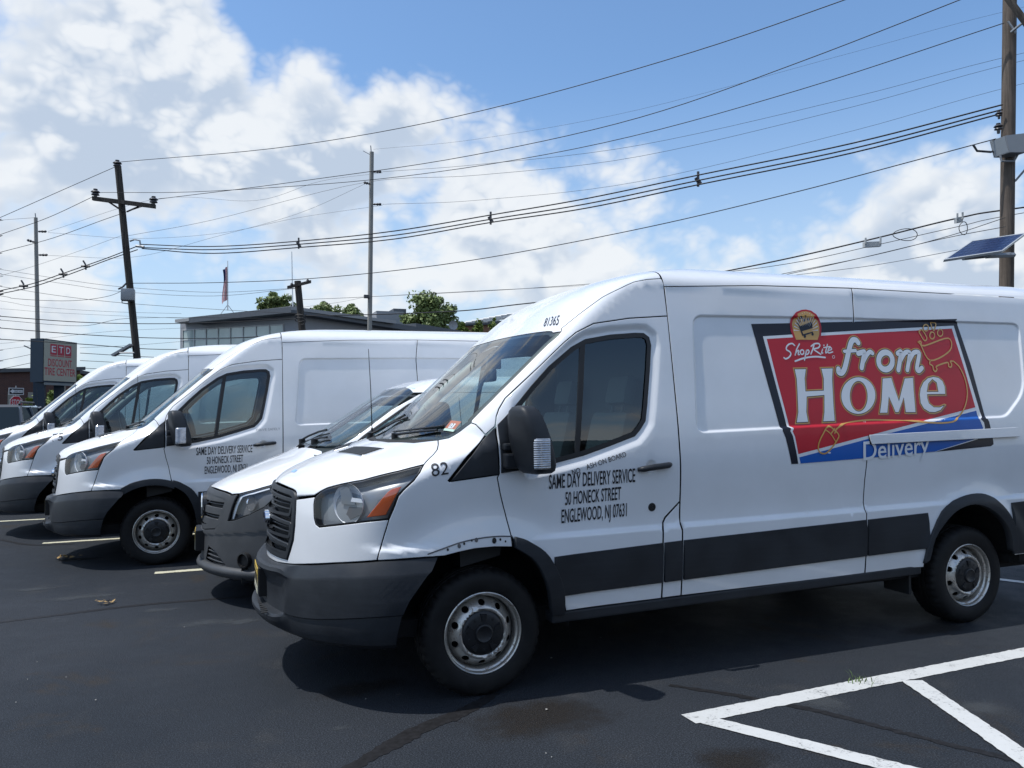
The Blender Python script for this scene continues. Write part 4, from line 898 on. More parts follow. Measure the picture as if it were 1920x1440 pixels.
    # ---- handles, lock
    for s, d in ((-1, dn), (1, df)):
        y = s*1.050
        mb = MB(); P = [(.958,1.223),(.985,1.227),(1.06,1.236),(1.16,1.2445),(1.182,1.246)]
        mb.tube([(x, s*(1.028 + (0 if i in (0, 4) else .022)), z) for i, (x, z) in enumerate(P)], [.012,.0175,.0185,.0185,.015], 12)
        mb.build('door_handle', MAT['cladding'], d, smooth=True)
        MB().lathe([(.026,-.01),(.026,.003),(.022,.007),(.010,.007),(.009,.010),(.001,.010)], (1.066, s*1.002, .993), (0, s, 0), 24).build('lock_cover', MAT['black'], d, angle=40)
    # ---- wheels
    for x in (0, 3.75):
        wheel(root, x, -.955, .347, -1); wheel(root, x, .955, .347, 1)
    MB().tube([(0,-.9,.347),(0,.9,.347)], .06, 10).tube([(3.75,-.85,.347),(3.75,.85,.347)], .07, 10).build('axle', MAT['shell'], root)
    for s in (-1, 1): MB().box((3.17, min(s*.96, s*.74), .26), (3.19, max(s*.96, s*.74), .44)).build('mud_flap', MAT['black_matt'], root)
    # ---- wipers, antenna
    for k, (pa_, pb_) in enumerate((((-.33,-.58),(-.19,-.74)), ((-.39,-.05),(-.27,-.60)))):
        pass
    def on_ws(x, y, o): 
        P = cast(np.array([[x - .5, y, 3.0]]), np.array([.25/1.0*.0 + .0, 0, -1.]), 2.4); return None
    wz = lambda x, y: snapz(x, y)
    mb = MB(); A = [(-.34,-.30), (-.30,-.42), (-.25,-.55), (-.185,-.70)]
    mb.tube([(x, y, wz(x, y) + .018) for x, y in A], .008, 6); mb.tube([(x + .05, y, wz(x + .05, y) + .012) for x, y in [(-.36,-.18),(-.30,-.45),(-.20,-.72)]], .0065, 6)
    mb.lathe([(.02,-.02),(.02,.025),(.001,.03)], (-.345,-.28, wz(-.345,-.28)), (0,0,1), 12); mb.build('wiper', MAT['black'], root)
    mb = MB(); A = [(-.36,.42), (-.31,.40), (-.25,.30), (-.19,.10)]
    mb.tube([(x, y, wz(x, y) + .02) for x, y in A], .009, 6); mb.tube([(x + .04, y, wz(x + .04, y) + .012) for x, y in [(-.36,.48),(-.27,.20),(-.24,-.02)]], .0065, 6)
    mb.lathe([(.022,-.02),(.022,.03),(.001,.035)], (-.365,.43, wz(-.365,.43)), (0,0,1), 12); mb.build('wiper', MAT['black'], root)
    mb = MB(); mb.tube([(-.30,.70,1.40),(-.298,.70,1.46)], [.016,.007], 8); mb.tube([(-.298,.70,1.455),(-.308,.695,1.75),(-.325,.69,2.05)], [.0042,.0034,.0024], 6); mb.build('antenna', MAT['black'], root)
    interior(root)
    return root
def snapz(x, y):
    P = cast(np.array([[x, y, 3.2]]), np.array([0, 0, -1.])); return float(P[0,2])
def bumper(root):
    nt = 46; half = []
    xr = np.linspace(-1.085, -.28, 400)
    yy = -W(xr, np.full(400, .62), False); i0 = np.argmax(yy < -1e-4); pl = np.stack([xr[i0:], yy[i0:]], 1); pl = np.vstack([[XF(.63), 0], pl])
    L = np.concatenate([[0], np.cumsum(np.linalg.norm(np.diff(pl, axis=0), axis=1))])
    at = lambda l: np.array([np.interp(l, L, pl[:,0]), np.interp(l, L, pl[:,1])])
    corner = [(-.012,0,1),(.004,0,1),(.012,-.003,1),(.043,-.066,1),(.0455,-.075,1),(.0475,-.086,1),(.054,.58,0),(.055,.52,0),(.053,.462,0),(.042,.454,0),(.043,.442,0),(.038,.395,0),(.020,.350,0),(-.02,.322,0),(-.10,.312,0)]
    cent = [(-.03,0,1),(.004,0,1),(.045,-.004,1),(.064,-.014,1),(.070,-.035,1),(.050,-.062,1),(.034,.60,0),(.032,.50,0),(.034,.452,0),(.078,.442,0),(.092,.428,0),(.092,.408,0),(.072,.375,0),(.01,.335,0),(-.06,.315,0)]
    V = []; R = len(corner)
    def lend(z): return np.interp(-.03 - math.sqrt(max(.01, .475**2 - (z - .36)**2)), pl[:,0], L)
    ts = np.concatenate([np.linspace(0, .36, 12), np.linspace(.375, .56, 12), np.linspace(.58, 1, 16)])
    for t in ts:
        for k in range(R):
            l0 = t*1.28; y0 = at(min(l0, L[-1]))
            kk = sstep(.43, .56, abs(at(t*1.30)[1]))
            (o1, z1, f1), (o0, z0, f0) = corner[k], cent[k]
            zt = np.interp(at(t*1.45)[0], [-1.09,-1.05,-.984,-.796,-.599,-.336], [.696,.703,.722,.772,.797,.802])
            za = z1 + zt if f1 else z1 + (.062*sstep(.45, 1., t) if 7 <= k <= 10 else .012*sstep(.45, 1., t)); zb = z0 + zt if f0 else z0; zz = za*kk + zb*(1 - kk); oo = o1*kk + o0*(1 - kk)
            l = t*lend(zz); p = at(l); e = at(l + .004) - at(max(l - .004, 0)); e /= np.linalg.norm(e); nrm = np.array([e[1], -e[0]])
            if nrm[0]*-1 + nrm[1]*-1 < 0: nrm = -nrm
            if t == 0: nrm = np.array([-1., 0])
            x, y = p + nrm*oo
            if t == 0: y = 0.
            V.append((x, min(y, 0.), zz))
    n = len(ts); F = [(i*R + k, i*R + k + 1, (i+1)*R + k + 1, (i+1)*R + k) for i in range(n - 1) for k in range(R - 1)]
    b = len(V); V2 = V + [(x, -y, z) for x, y, z in V]; F2 = F + [tuple(b + i for i in f[::-1]) for f in F]
    o = mobj('bumper', V2, [f[::-1] for f in F2], MAT['cladding'], root, smooth=True); bm = bmesh.new(); bm.from_mesh(o.data); bmesh.ops.remove_doubles(bm, verts=bm.verts[:], dist=1e-4); bmesh.ops.recalc_face_normals(bm, faces=bm.faces[:]); bm.to_mesh(o.data); bm.free(); o.data.set_sharp_from_angle(angle=math.radians(20))
    # plate with bracket
    xp = float(XF(.6)) - .036
    pb = MB().box((xp - .030, -.185, .485), (xp + .02, .185, .655), .006).build('plate_bracket', MAT['black'], o)
    pl_ = MB().box((-.0015, -.153, -.077), (.0015, .153, .077), 0).build('license_plate', MAT['plate'], o); pl_.location = (xp - .0335, 0, .570)
    plate_marks(pl_)
    # step treads
    mb = MB()
    for k in range(-9, 10): mb.box((float(XF(.45)) - .082, k*.045 - .012, .4425), (float(XF(.45)) - .045, k*.045 + .012, .4465))
    mb.build('step_tread', MAT['black_matt'], o)
    return o
def plate_marks(plate):
    mb = MB()   # worn characters, too small to read
    for y in (-.115,-.075,-.035,.03,.07,.11):
        mb.box((-.0028, y - .012, -.030), (-.0016, y - .005, .034)); mb.box((-.0028, y + .005, -.030), (-.0016, y + .012, .034)); mb.box((-.0028, y - .005, .0), (-.0016, y + .005, .008))
    mb.box((-.0028,-.07,.052), (-.0016,.07,.060)); mb.box((-.0028,-.06,-.060), (-.0016,.06,-.054))
    o = mb.build('plate_marks', MAT['ink'], plate.parent); o.location = plate.location; o['kind'] = 'stuff'
def mirror_part(door, s):
    # housing: rounded section swept upwards
    V = []; n = 28; zs = [1.232,1.238,1.252,1.28,1.32,1.38,1.44,1.50,1.545,1.58,1.602,1.610]
    half = [(.02,.02),(.075,.055),(.100,.068),(.115,.074),(.120,.077),(.122,.078),(.118,.077),(.108,.073),(.098,.068),(.082,.060),(.058,.045),(.02,.02)]
    for z, (a, b) in zip(zs, half):
        cx = .218 - .075*(z - 1.42)/.18*.55; cy = -1.142
        for k in range(n):
            q = 2*math.pi*k/n; c, d = math.cos(q), math.sin(q); e = 2/4.2
            ux, uy = abs(c)**e*math.copysign(1, c)*b, abs(d)**e*math.copysign(1, d)*a
            r = .30  # swung round so that the back looks forward and out
            V.append((cx + ux*math.cos(r) - uy*math.sin(r), (cy + ux*math.sin(r) + uy*math.cos(r))*(-s), z))
    F = [(i*n + k, i*n + (k+1) % n, (i+1)*n + (k+1) % n, (i+1)*n + k) for i in range(len(zs) - 1) for k in range(n)] + [tuple(range(n))[::-1], tuple((len(zs)-1)*n + k for k in range(n))]
    if s > 0: F = [f[::-1] for f in F]
    o = mobj('mirror', V, F, MAT['cladding'], door, smooth=True); o.data.set_sharp_from_angle(angle=math.radians(55))
    mb = MB()
    for z0, z1, yy in ((1.262,1.345,1.08), (1.36,1.40,1.06)):
        mb.box((.10, min(s*.99, s*yy), z0), (.20, max(s*.99, s*yy), z1), .012)
    mb.build('mirror_arm', MAT['cladding'], door)
    # clear turn lamp at the outer lower corner
    mb = MB(); cx, cy = .232, -1.148; r = .30
    def q(ux, uy, z): return (cx + ux*math.cos(r) - uy*math.sin(r), (cy + ux*math.sin(r) + uy*math.cos(r))*(-s), z)
    V = []; L = 9; zz = [1.268,1.275,1.30,1.34,1.38,1.41,1.428,1.432]
    for i, z in enumerate(zz):
        e = .004 if i in (0, len(zz) - 1) else 0
        for k in range(L):
            a = math.pi*(1.02 + .5*k/(L - 1)); e2 = 2/4.0; c, d = math.cos(a), math.sin(a)
            bb = .083 - e; aa = .124 - e
            f = .985 - .06*(z - 1.27)
            ux, uy = abs(c)**e2*math.copysign(1, c)*bb, abs(d)**e2*math.copysign(1, d)*aa*f
            V.append(q(ux*.9 if False else ux, uy, z))
    F = [(i*L + k, i*L + k + 1, (i+1)*L + k + 1, (i+1)*L + k) for i in range(len(zz) - 1) for k in range(3, L - 1)]
    lens = mobj('turn_lamp', V, F, MAT['lamp_lens'], door, smooth=True)
    return o
def interior(root):
    mb = MB(); mb.prism([(-.12,1.365),(.0,1.365),(.15,1.31),(.20,1.17),(.14,.75),(-.1,.7)], (0,-.86,0), (1,0,0), (0,0,1), (0,1.72,0)); mb.prism([(-.34,1.33),(-.20,1.362),(-.121,1.362),(-.121,1.2)], (0,-.55,0), (1,0,0), (0,0,1), (0,1.10,0)); mb.build('dashboard', MAT['dash'], root)
    mb = MB(); c = np.array([.36,-.43,1.235]); tl = math.radians(38); ax = np.array([-math.sin(tl)*-1, 0, math.cos(tl)])
    ax = np.array([math.cos(math.radians(50))*1.0, 0, math.sin(math.radians(50))]); a = np.array([0,1.,0]); b = np.cross(ax, a)
    mb.tube([c + .20*(math.cos(t)*a + math.sin(t)*b) for t in np.linspace(0, 2*math.pi, 33)], .016, 8, cap=False)
    for t in (.2, math.pi - .2, -math.pi/2): mb.tube([c - ax*.03, c + .19*(math.cos(t)*a + math.sin(t)*b)], .014, 6)
    mb.lathe([(.001,-.02),(.06,-.02),(.065,-.05),(.03,-.25)], c, ax, 16); mb.build('steering_wheel', MAT['black'], root, smooth=True)
    for y in (-.43, .43):
        mb = MB(); mb.box((.48,y-.25,.86), (1.00,y+.25,1.00), .05)
        xf = Matrix.Translation((1.00, y, .96)) @ Matrix.Rotation(math.radians(14), 4, 'Y')
        mb.box((-.07,-.25,0), (.07,.25,.62), .06, xf=xf); mb.box((-.05,-.14,.67), (.05,.14,.87), .045, xf=xf)
        mb.tube([tuple(xf @ Vector((0,-.07,.6))), tuple(xf @ Vector((0,-.07,.7)))], .01, 6); mb.tube([tuple(xf @ Vector((0,.07,.6))), tuple(xf @ Vector((0,.07,.7)))], .01, 6)
        mb.box((.50,y-.22,.45), (.98,y+.22,.86)); mb.build('seat', MAT['seat'], root, angle=50)
    for s in (-1, 1): MB().tube([(.02,s*.80,1.46),(.16,s*.815,1.62),(.33,s*.815,1.775),(.52,s*.805,1.93),(.66,s*.80,2.02),(.84,s*.80,2.06),(1.2,s*.80,2.07)], [.025,.034,.036,.036,.036,.036,.036], 10).build('pillar_trim', MAT['trim_grey'], root, smooth=True)
    mb = MB(); mb.box((.72,-.78,2.10), (1.29,.78,2.12)); mb.build('headliner', MAT['liner'], root)
    mb = MB(); mb.box((.36,-.13,1.78), (.40,.13,1.87), .02); mb.box((.36,-.05,1.87), (.46,.0,1.96), .01); mb.tube([(.40,-.03,1.97),(.30,-.03,1.72)], .014, 6); mb.build('interior_mirror', MAT['black'], root)
pmat('trim_grey', (.33,.33,.31), .7); pmat('reflector', (.96,.97,.98), .22, .15, .6); pmat('lamp_housing', (.20,.215,.23), .3, 0, .6)
def _lamp(t, b):
    w = t.new('ShaderNodeTexWave'); w.bands_direction = 'Z'; w.inputs['Scale'].default_value = 26; t.put(w.inputs['Vector'], objc(t)); bump(t, b, w.outputs[1], .6, .004)
    t.put(b.inputs['Base Color'], t.mix(t.noise(objc(t), 40, 3), (.75,.76,.78), (.28,.29,.31)))
pmat('lamp_lens', (.6,.6,.62), .12, .6, 1., .02, build=_lamp)
# ---------------------------------------------------------------- lettering and pictures on the vans
def d_poly(name, key, mat, parent, off, grow=0., holes=(), grid=.045):
    q = np.array(DEC[key]); q = inset(q, -grow) if grow else q
    return patch(name, q, 'S', MAT[mat], parent, off=off, holes=holes, rim=0, gap=0, both=False, grid=grid, extra=EXTRA)
def van_sign(root):
    K = .00104
    b = d_poly('van_sign', 'black', 'vinyl_black', root, .0020)
    d_poly('sign_border', 'white', 'vinyl_white', b, .0027)
    d_poly('sign_red_field', 'red', 'vinyl_red', b, .0034); d_poly('sign_blue_field', 'blue', 'vinyl_blue', b, .0034)
    # word at the foot of the sign, its lower edge trimmed along the sign's own edge
    A, B, C, D2 = [np.array(v) for v in DEC['dtxt']]
    text_on('sign_lettering', 'Delivery', A + [0,.012], B + [0,.012], (C - A)[1]*1.0, 'S', MAT['vinyl_white'], b, off=.0085, bold=True, shear=.12, clip=1.3275)
    # round emblem
    d_poly('emblem_rim', 'emb_red', 'vinyl_red', b, .0042, .001); d_poly('emblem', 'emb_gold', 'vinyl_gold', b, .0048)
    for k in range(16): d_poly('emblem_ray', 'ray%d' % k, 'vinyl_white', b, .0053, grid=.1)
    d_poly('emblem_cart', 'ecart', 'vinyl_black', b, .0059, grid=.1)
    for k in ('ewhl1','ewhl2','edot0','edot1','edot2','ebar1','ebar2'): d_poly('emblem_cart', k, 'vinyl_black', b, .0059, grid=.1)
    # big words: gold edge, black line, white letter
    H, O, Oi, M_, e_, ei = [np.array(DEC[k]) for k in ('H','O','Oi','M','e','ei')]
    for P, hole in ((H, None), (O, Oi), (M_, None), (e_, ei)):
        for g, mat, off in ((-.002, 'vinyl_gold', .0042), (.0055, 'vinyl_black', .0048), (.0100, 'vinyl_white', .0054)):
            q = inset(P, g); h = [inset(hole, -g)] if hole is not None else []
            patch('sign_letter', q, 'S', MAT[mat], b, off=off, holes=h, rim=0, gap=0, both=False, grid=.045, extra=EXTRA)
        sh = np.array(P) + [.010, -.009]
        patch('letter_shadow', sh, 'S', MAT['vinyl_darkred'], b, off=.0038, rim=0, gap=0, both=False, grid=.045, extra=EXTRA, holes=[np.array(hole) + [.010,-.009]] if hole is not None else [])
    fr = [(pts, w*K*1.28) for k, (pts, w) in STR.items() if k in ('f1','f2','r1','r2','o1','m1','m2','m3')]
    stroke_on('letter_shadow', [([(x + .010, z - .009) for x, z in p_], w) for p_, w in fr], 'S', MAT['vinyl_darkred'], b, .0039, .018)
    stroke_on('sign_letter', fr, 'S', MAT['vinyl_gold'], b, .0042, .024); stroke_on('sign_letter', fr, 'S', MAT['vinyl_black'], b, .0049, .011); stroke_on('sign_letter', fr, 'S', MAT['vinyl_white'], b, .0056)
    stroke_on('sign_line_drawing', [(p_, w*K*1.15) for k, (p_, w) in STR.items() if k[:2] in ('ca','co','mo','pr')], 'S', MAT['vinyl_gold'], b, .0070)
    stroke_on('sign_script', [(p_, w*K) for k, (p_, w) in STR.items() if k in ('S','h','h2','oo','p','pl','R','R2','i','idot','t','tb','ee','ul','reg')], 'S', MAT['vinyl_white'], b, .0048)
def xz3(n): return [np.array((p[0], p[2])) for p in T[n]]
def address(door, phone=False, extra=()):
    for k, s in (('txt1', 'SAME DAY DELIVERY SERVICE'), ('txt2', '50 HONECK STREET'), ('txt3', 'ENGLEWOOD, NJ 07631')):
        A, B, C = xz3(k); text_on('lettering', s, A, B, (C - A)[1], 'S', MAT['ink'], door, up=(0, 1), bold=True)
def number(fender, s, dx=0, dz=0, k=1., bold=False):
    A, B, C = [np.array([-.26, 1.26]) + (v - [-.26, 1.26])*k + [dx, dz] for v in xz3('txt82')]; text_on('lettering', s, A, B, (C - A)[1]*1.12, 'S', MAT['ink'], fender, up=(0, 1), bold=bold)
# ---------------------------------------------------------------- the smaller van: its own surface
def small_van_surface():
    g = dict(RAKE=0., NEPS=3e-3, ZR=1.78, ZT=1.915, WR=.782, REAR=(3.95, 4.22),
        XF=pchip([.1,.2,.27,.36,.5,.7,.85,.92,.97,1.05,1.14,1.22,1.27,1.54,1.80,1.865,1.895,1.915], [-.74,-.84,-.90,-.91,-.905,-.89,-.87,-.845,-.77,-.60,-.37,-.16,-.07,.37,.80,.98,1.2,1.7]),
        CC=pchip([.1,.9,1.2,1.4,1.92], [.66,.70,.56,.34,.28]), NN=pchip([.1,.9,1.2,1.4,1.92], [1.75,1.7,2.0,2.7,2.8]),
        WW=pchip([.1,.3,.6,.9,1.1,1.3,1.6,1.78], [.87,.93,.96,.966,.955,.92,.835,.782]))
    def rel(x, z):
        rf = np.hypot(x, z - .34); rr = np.hypot(x - 3.2, z - .34)
        return .018*(1 - sstep(.42, .56, rf))*sstep(.3, .5, z) + .018*(1 - sstep(.42, .56, rr))*sstep(.3, .5, z) - .02*np.exp(-((z - .78)/.10)**2)*sstep(.5, .8, rf)
    g['relief'] = rel
    return g
pmat('grey_plastic', (.040,.042,.046), .5, build=_clad)
def _gp(t, b):
    p = objc(t); f = t.noise(p, 300, 2, .5); n = t.noise(p, 5, 5, .6)
    t.put(b.inputs['Base Color'], t.mix(t.mapr(n, .35, .75), (.040,.042,.045), (.055,.057,.060))); bump(t, b, f, .2, .0006)
pmat('bumper_grey', (.045,.047,.05), .5, build=_gp)
def build_small_van():
    old = {k: globals()[k] for k in ('RAKE','NEPS','ZR','ZT','WR','REAR','XF','CC','NN','WW','relief')}
    globals().update(small_van_surface())
    root = empty('compact_van'); PT = MAT['paint']; GP = MAT['bumper_grey']
    try:
        half = chain('T', [(-.842,0,.932),(-.813,-.146,.935),(-.755,-.361,.931),(-.707,-.484,.923),(-.678,-.55,.909),(-.672,-.564,.903),(-.614,-.642,.916),(-.509,-.723,.952),(-.386,-.788,.99),(-.25,-.825,1.05),(-.10,-.845,1.12),(.02,-.82,1.20),(.045,-.68,1.25),(-.02,-.40,1.255),(-.07,0,1.25)])
        half[0,1] = 0; j = 5 + int(np.argmin(np.abs(half[5:,1]))); half = half[:j+1]; half[-1,1] = 0
        hood = patch('hood', mirror_y(half), 'T', PT, root, both=False, grid=.05)
        wsn = [(.80,0,1.80),(.815,-.40,1.803),(.86,-.66,1.80),(.83,-.735,1.76),(.60,-.80,1.60),(.30,-.85,1.385),(.16,-.80,1.30),(.08,-.66,1.28),(.0,-.4,1.275),(-.04,0,1.27)]
        half = chain('G', wsn); half[0,1] = 0; j = 5 + int(np.argmin(np.abs(half[5:,1]))); half = half[:j+1]; half[-1,1] = 0
        WSm = mirror_y(half)
        ws = patch('windshield', WSm, 'G', MAT['windshield_glass'], root, both=False, rim=0, off=-.002, gap=.004, grid=.06)
        patch('frit_border', WSm, 'G', MAT['black'], ws, both=False, rim=0, off=-.006, holes=[inset(WSm, .035)], gap=0, grid=.05)
        gh = [(0,.937),(-.172,.933),(-.45,.920),(-.552,.906),(-.564,.84),(-.536,.756),(-.491,.662),(-.427,.614),(-.179,.581),(0,.575)]
        GR = mirror_y(gh, 0); gi = inset(GR, .045)
        gr = patch('grille', GR, 'F', MAT['black_matt'], root, both=False, rim=0, off=-.04, gap=0, grid=.08)
        patch('grille_frame', inset(GR, .003), 'F', GP, gr, both=False, rim=.05, off=.008, holes=[gi], gap=0, grid=.03)
        for z, h in ((.865,.53),(.76,.50),(.665,.44)):
            patch('grille_bar', [(-h,z-.028),(0,z-.036),(h,z-.028),(h,z+.028),(0,z+.022),(-h,z+.028)], 'F', GP, gr, both=False, rim=.03, off=.004, gap=0, grid=.05)
            patch('grille_slat', [(-h,z-.050),(0,z-.058),(h,z-.050),(h,z-.042),(0,z-.050),(-h,z-.042)], 'F', GP, gr, both=False, rim=.02, off=-.01, gap=0, grid=.08)
        # three-pointed emblem in a ring
        x0 = float(XF(.77)) - .02; mb = MB()
        mb.tube([(x0, .105*math.cos(a), .765 + .105*math.sin(a)) for a in np.linspace(0, 2*math.pi, 33)], .009, 8, cap=False)
        for a in (90, 210, 330):
            a = math.radians(a); c, s = math.cos(a), math.sin(a); mb.prism([(-.020,0),(.0,.10),(.020,0)], (x0 + .006, 0, .765), (0, s, -c), (0, c, s), (-.012,0,0))
        bd = mb.build('badge', MAT['chrome'], root)
        MB().lathe([(.12,-.03),(.118,.0),(.001,.004)], (x0 + .01, 0, .765), (-1,0,0), 32).build('badge_mount', MAT['black'], bd)
        hlp = chain('C', [(-.614,-.642,.914),(-.509,-.723,.948),(-.386,-.788,.985),(-.26,-.83,1.03),(-.22,-.86,1.02),(-.30,-.885,.93),(-.432,-.862,.824),(-.535,-.777,.762),(-.638,-.666,.712),(-.690,-.600,.699),(-.655,-.623,.82)])
        hn, hf = patch('headlight', hlp, 'C', MAT['liner'], root, off=-.05, rim=0, gap=0, grid=.04)
        patch('headlight_lens', hlp, 'C', MAT['lens'], (hn, hf), off=0, rim=0, gap=.003, grid=.04); patch('headlight_trim', hlp, 'C', MAT['black'], (hn, hf), off=-.003, rim=.05, gap=.002, holes=[inset(hlp, .008)], grid=.04)
        patch('light_guide', chain('C', [(-.622,-.648,.900),(-.660,-.628,.82),(-.690,-.606,.712),(-.672,-.628,.714),(-.640,-.648,.82),(-.598,-.668,.895),(-.50,-.742,.925),(-.39,-.803,.962),(-.388,-.790,.978),(-.505,-.726,.942)]), 'C', MAT['reflector'], (hn, hf), off=-.014, rim=.006, gap=0, grid=.03)
        for s, hh in ((1, hn), (-1, hf)):
            MB().lathe([(.062,-.02),(.055,-.05),(.03,-.07),(.001,-.072)], (-.545, s*-.735, .845), (-.85, s*-.5, 0), 24).build('reflector', MAT['chrome'], hh, smooth=True)
            MB().lathe([(.04,-.02),(.035,-.05),(.001,-.06)], (-.40, s*-.80, .90), (-.8, s*-.6, 0), 24).build('reflector', MAT['silver'], hh, smooth=True)
        lo = [(-.891,0,.576),(-.877,-.179,.580),(-.791,-.427,.612),(-.755,-.491,.662),(-.719,-.536,.756),(-.690,-.564,.84),(-.684,-.556,.893),(-.614,-.640,.910),(-.655,-.622,.82),(-.692,-.597,.695),(-.638,-.666,.708),(-.535,-.777,.758),(-.432,-.860,.819),(-.33,-.90,.895),(-.36,-.905,.74),(-.42,-.885,.55),(-.47,-.85,.36),(-.528,-.79,.30),(-.678,-.63,.29),(-.796,-.43,.29),(-.88,-.21,.30),(-.90,0,.31)]
        fas = chain('C', lo)
        hole = chain('C', [(-.84,-.30,.46),(-.79,-.45,.43),(-.715,-.585,.335),(-.80,-.42,.33),(-.86,-.25,.34)], step=.05)
        bp = patch('bumper', fas, 'C', GP, root, join=True, holes=[hole], off=lambda uv: .016*sstep(.612, .628, uv[:,1] - .12*(uv[:,0] - .1)), grid=.016)
        patch('lower_grille', inset(hole, -.01), 'C', MAT['black_matt'], bp, off=-.03, rim=0, gap=0, grid=.06)
        for k in range(3):
            z = .36 + .035*k; patch('grille_slat', chain('C', [(-.86,-.25,z),(-.73,-.55,z - .01),(-.73,-.55,z - .018),(-.86,-.25,z - .010)]), 'C', GP, bp, off=-.006, rim=.02, gap=0, grid=.06)
        # lower lip
        xr = np.linspace(float(XF(.3)), -.45, 60); yy = W(xr, np.full(60, .30)); V = []
        prof = [(.0,.325),(.035,.315),(.045,.290),(.040,.265),(.01,.235),(-.06,.215)]
        pl = np.stack([xr, -yy], 1); pl = np.vstack([pl[::-1]*[1,-1], pl[1:]]); tt = np.gradient(pl, axis=0); tt /= np.linalg.norm(tt, axis=1)[:,None]; nn = np.stack([tt[:,1], -tt[:,0]], 1)
        if nn[len(nn)//2][0] > 0: nn = -nn
        for q, m in zip(pl, nn): V += [(q[0] + m[0]*o, q[1] + m[1]*o, z) for o, z in prof]
        R = len(prof); F = [(i*R+k, i*R+k+1, (i+1)*R+k+1, (i+1)*R+k) for i in range(len(pl)-1) for k in range(R-1)]
        mobj('lower_lip', V, F, GP, bp, smooth=True)
        for s in (-1, 1):
            MB().lathe([(.062,-.04),(.062,.012),(.052,.014),(.046,-.01),(.001,-.012)], (-.585, s*.785, .40), (-.75, s*.66, 0), 24).build('fog_lamp', MAT['black'], bp, angle=40)
        MB().box((-.955,-.18,.40), (-.87,.18,.575), .008).build('plate_bracket', MAT['black'], bp)
        pl_ = MB().box((-.0015,-.153,-.077), (.0015,.153,.077)).build('license_plate', MAT['plate'], bp); pl_.location = (-.9585, 0, .485); plate_marks(pl_)
        # sides, roof, rear
        win = round_poly([(.16,1.20),(1.15,1.22),(1.12,1.66),(.78,1.66),(.35,1.38)], .05)
        arc = lambda cx: [(cx + .41*math.cos(a), .34 + .41*math.sin(a)) for a in np.radians(np.arange(175, 4, -10))]
        sidep = [(-.42,.34)] + arc(0) + [(.42,.30),(2.78,.30)] + arc(3.2) + [(3.62,.32),(4.2,.34),(4.18,1.74),(.98,1.745),(.86,1.73),(.62,1.60),(.32,1.39),(.18,1.30),(.06,1.20),(-.10,1.115),(-.22,1.02),(-.30,.92)]
        sn, sf_ = patch('side_panel', sidep, 'S', PT, root, holes=[inset(win, .01)], grid=.07)
        patch('window_glass', win, 'S', MAT['side_glass'], (sn, sf_), rim=0, off=-.003, gap=.004, grid=.08); patch('window_seal', win, 'S', MAT['seal'], (sn, sf_), rim=.02, off=.003, holes=[inset(win, .022)], gap=0, grid=.06)
        dr = [(.42,.34),(1.22,.34),(1.22,1.70),(1.215,1.70),(1.215,.345),(.42,.345)]
        patch('door_gap', dr, 'S', MAT['black'], (sn, sf_), rim=0, off=.001, gap=0, grid=.1)
        V = []; xs = list(np.arange(.82, 4.2, .07))
        for x in xs:
            zt = 1.745 + (ZT - 1.745)*np.sin(np.linspace(0, 1, 16)*math.pi/2)
            row = [(x, -float(W(np.array([x]), np.array([z]))[0]), z) for z in zt]; ok = [r for r in row if r[1] < 0]
            while len(ok) < len(row): ok.append(ok[-1])
            V += ok + [(a, -b, c) for a, b, c in ok[::-1]]
        n = 32; F = [(i*n+k, (i+1)*n+k, (i+1)*n+k+1, i*n+k+1) for i in range(len(xs)-1) for k in range(n-1)]
        mobj('roof', V, F, PT, root, smooth=True)
        MB().box((4.17,-.75,.4), (4.22,.75,1.78), .02).build('rear_door', PT, root); MB().box((-.6,-.78,.22), (4.15,.78,.36)).build('floor_pan', MAT['shell'], root)
        for x in (0, 3.2):
            for s in (-1, 1):
                w = wheel(root, x, s*.93, .325, s, tyre_r=.33)
        MB().box((1.3,-.74,.4), (1.33,.74,1.72)).build('bulkhead', MAT['liner'], root)
        MB().prism([(-.02,1.22),(.35,1.20),(.45,1.05),(.40,.5),(.1,.5)], (0,-.78,0), (1,0,0), (0,0,1), (0,1.56,0)).build('dashboard', MAT['dash'], root)
        for y in (-.38,.38):
            mb = MB(); xf = Matrix.Translation((1.05, y, .8)) @ Matrix.Rotation(math.radians(12), 4, 'Y'); mb.box((-.07,-.23,0), (.07,.23,.55), .05, xf=xf); mb.box((-.05,-.13,.58), (.05,.13,.75), .04, xf=xf); mb.box((.6,y-.23,.7), (1.05,y+.23,.83), .04); mb.build('seat', MAT['dash'], root, angle=50)
        wz = lambda x, y: snapz(x, y)
        for A in ([(-.02,.28),(.03,.20),(.10,-.02),(.14,-.25)], [(.02,-.35),(.06,-.45),(.10,-.58)]):
            MB().tube([(x, y, wz(x, y) + .025) for x, y in A], .010, 6).lathe([(.03,-.03),(.03,.03),(.001,.035)], (A[0][0], A[0][1], wz(*A[0])), (0,0,1), 12).build('wiper', MAT['black'], root)
        for s in (-1, 1):
            mb = MB(); mb.box((.24, min(s*.94, s*1.12), 1.14), (.36, max(s*.94, s*1.12), 1.34), .035); mb.box((.24, min(s*.86, s*.96), 1.15), (.32, max(s*.86, s*.96), 1.20), .01); mb.build('mirror', MAT['cladding'], root, smooth=True)
    finally:
        globals().update(old)
    return root
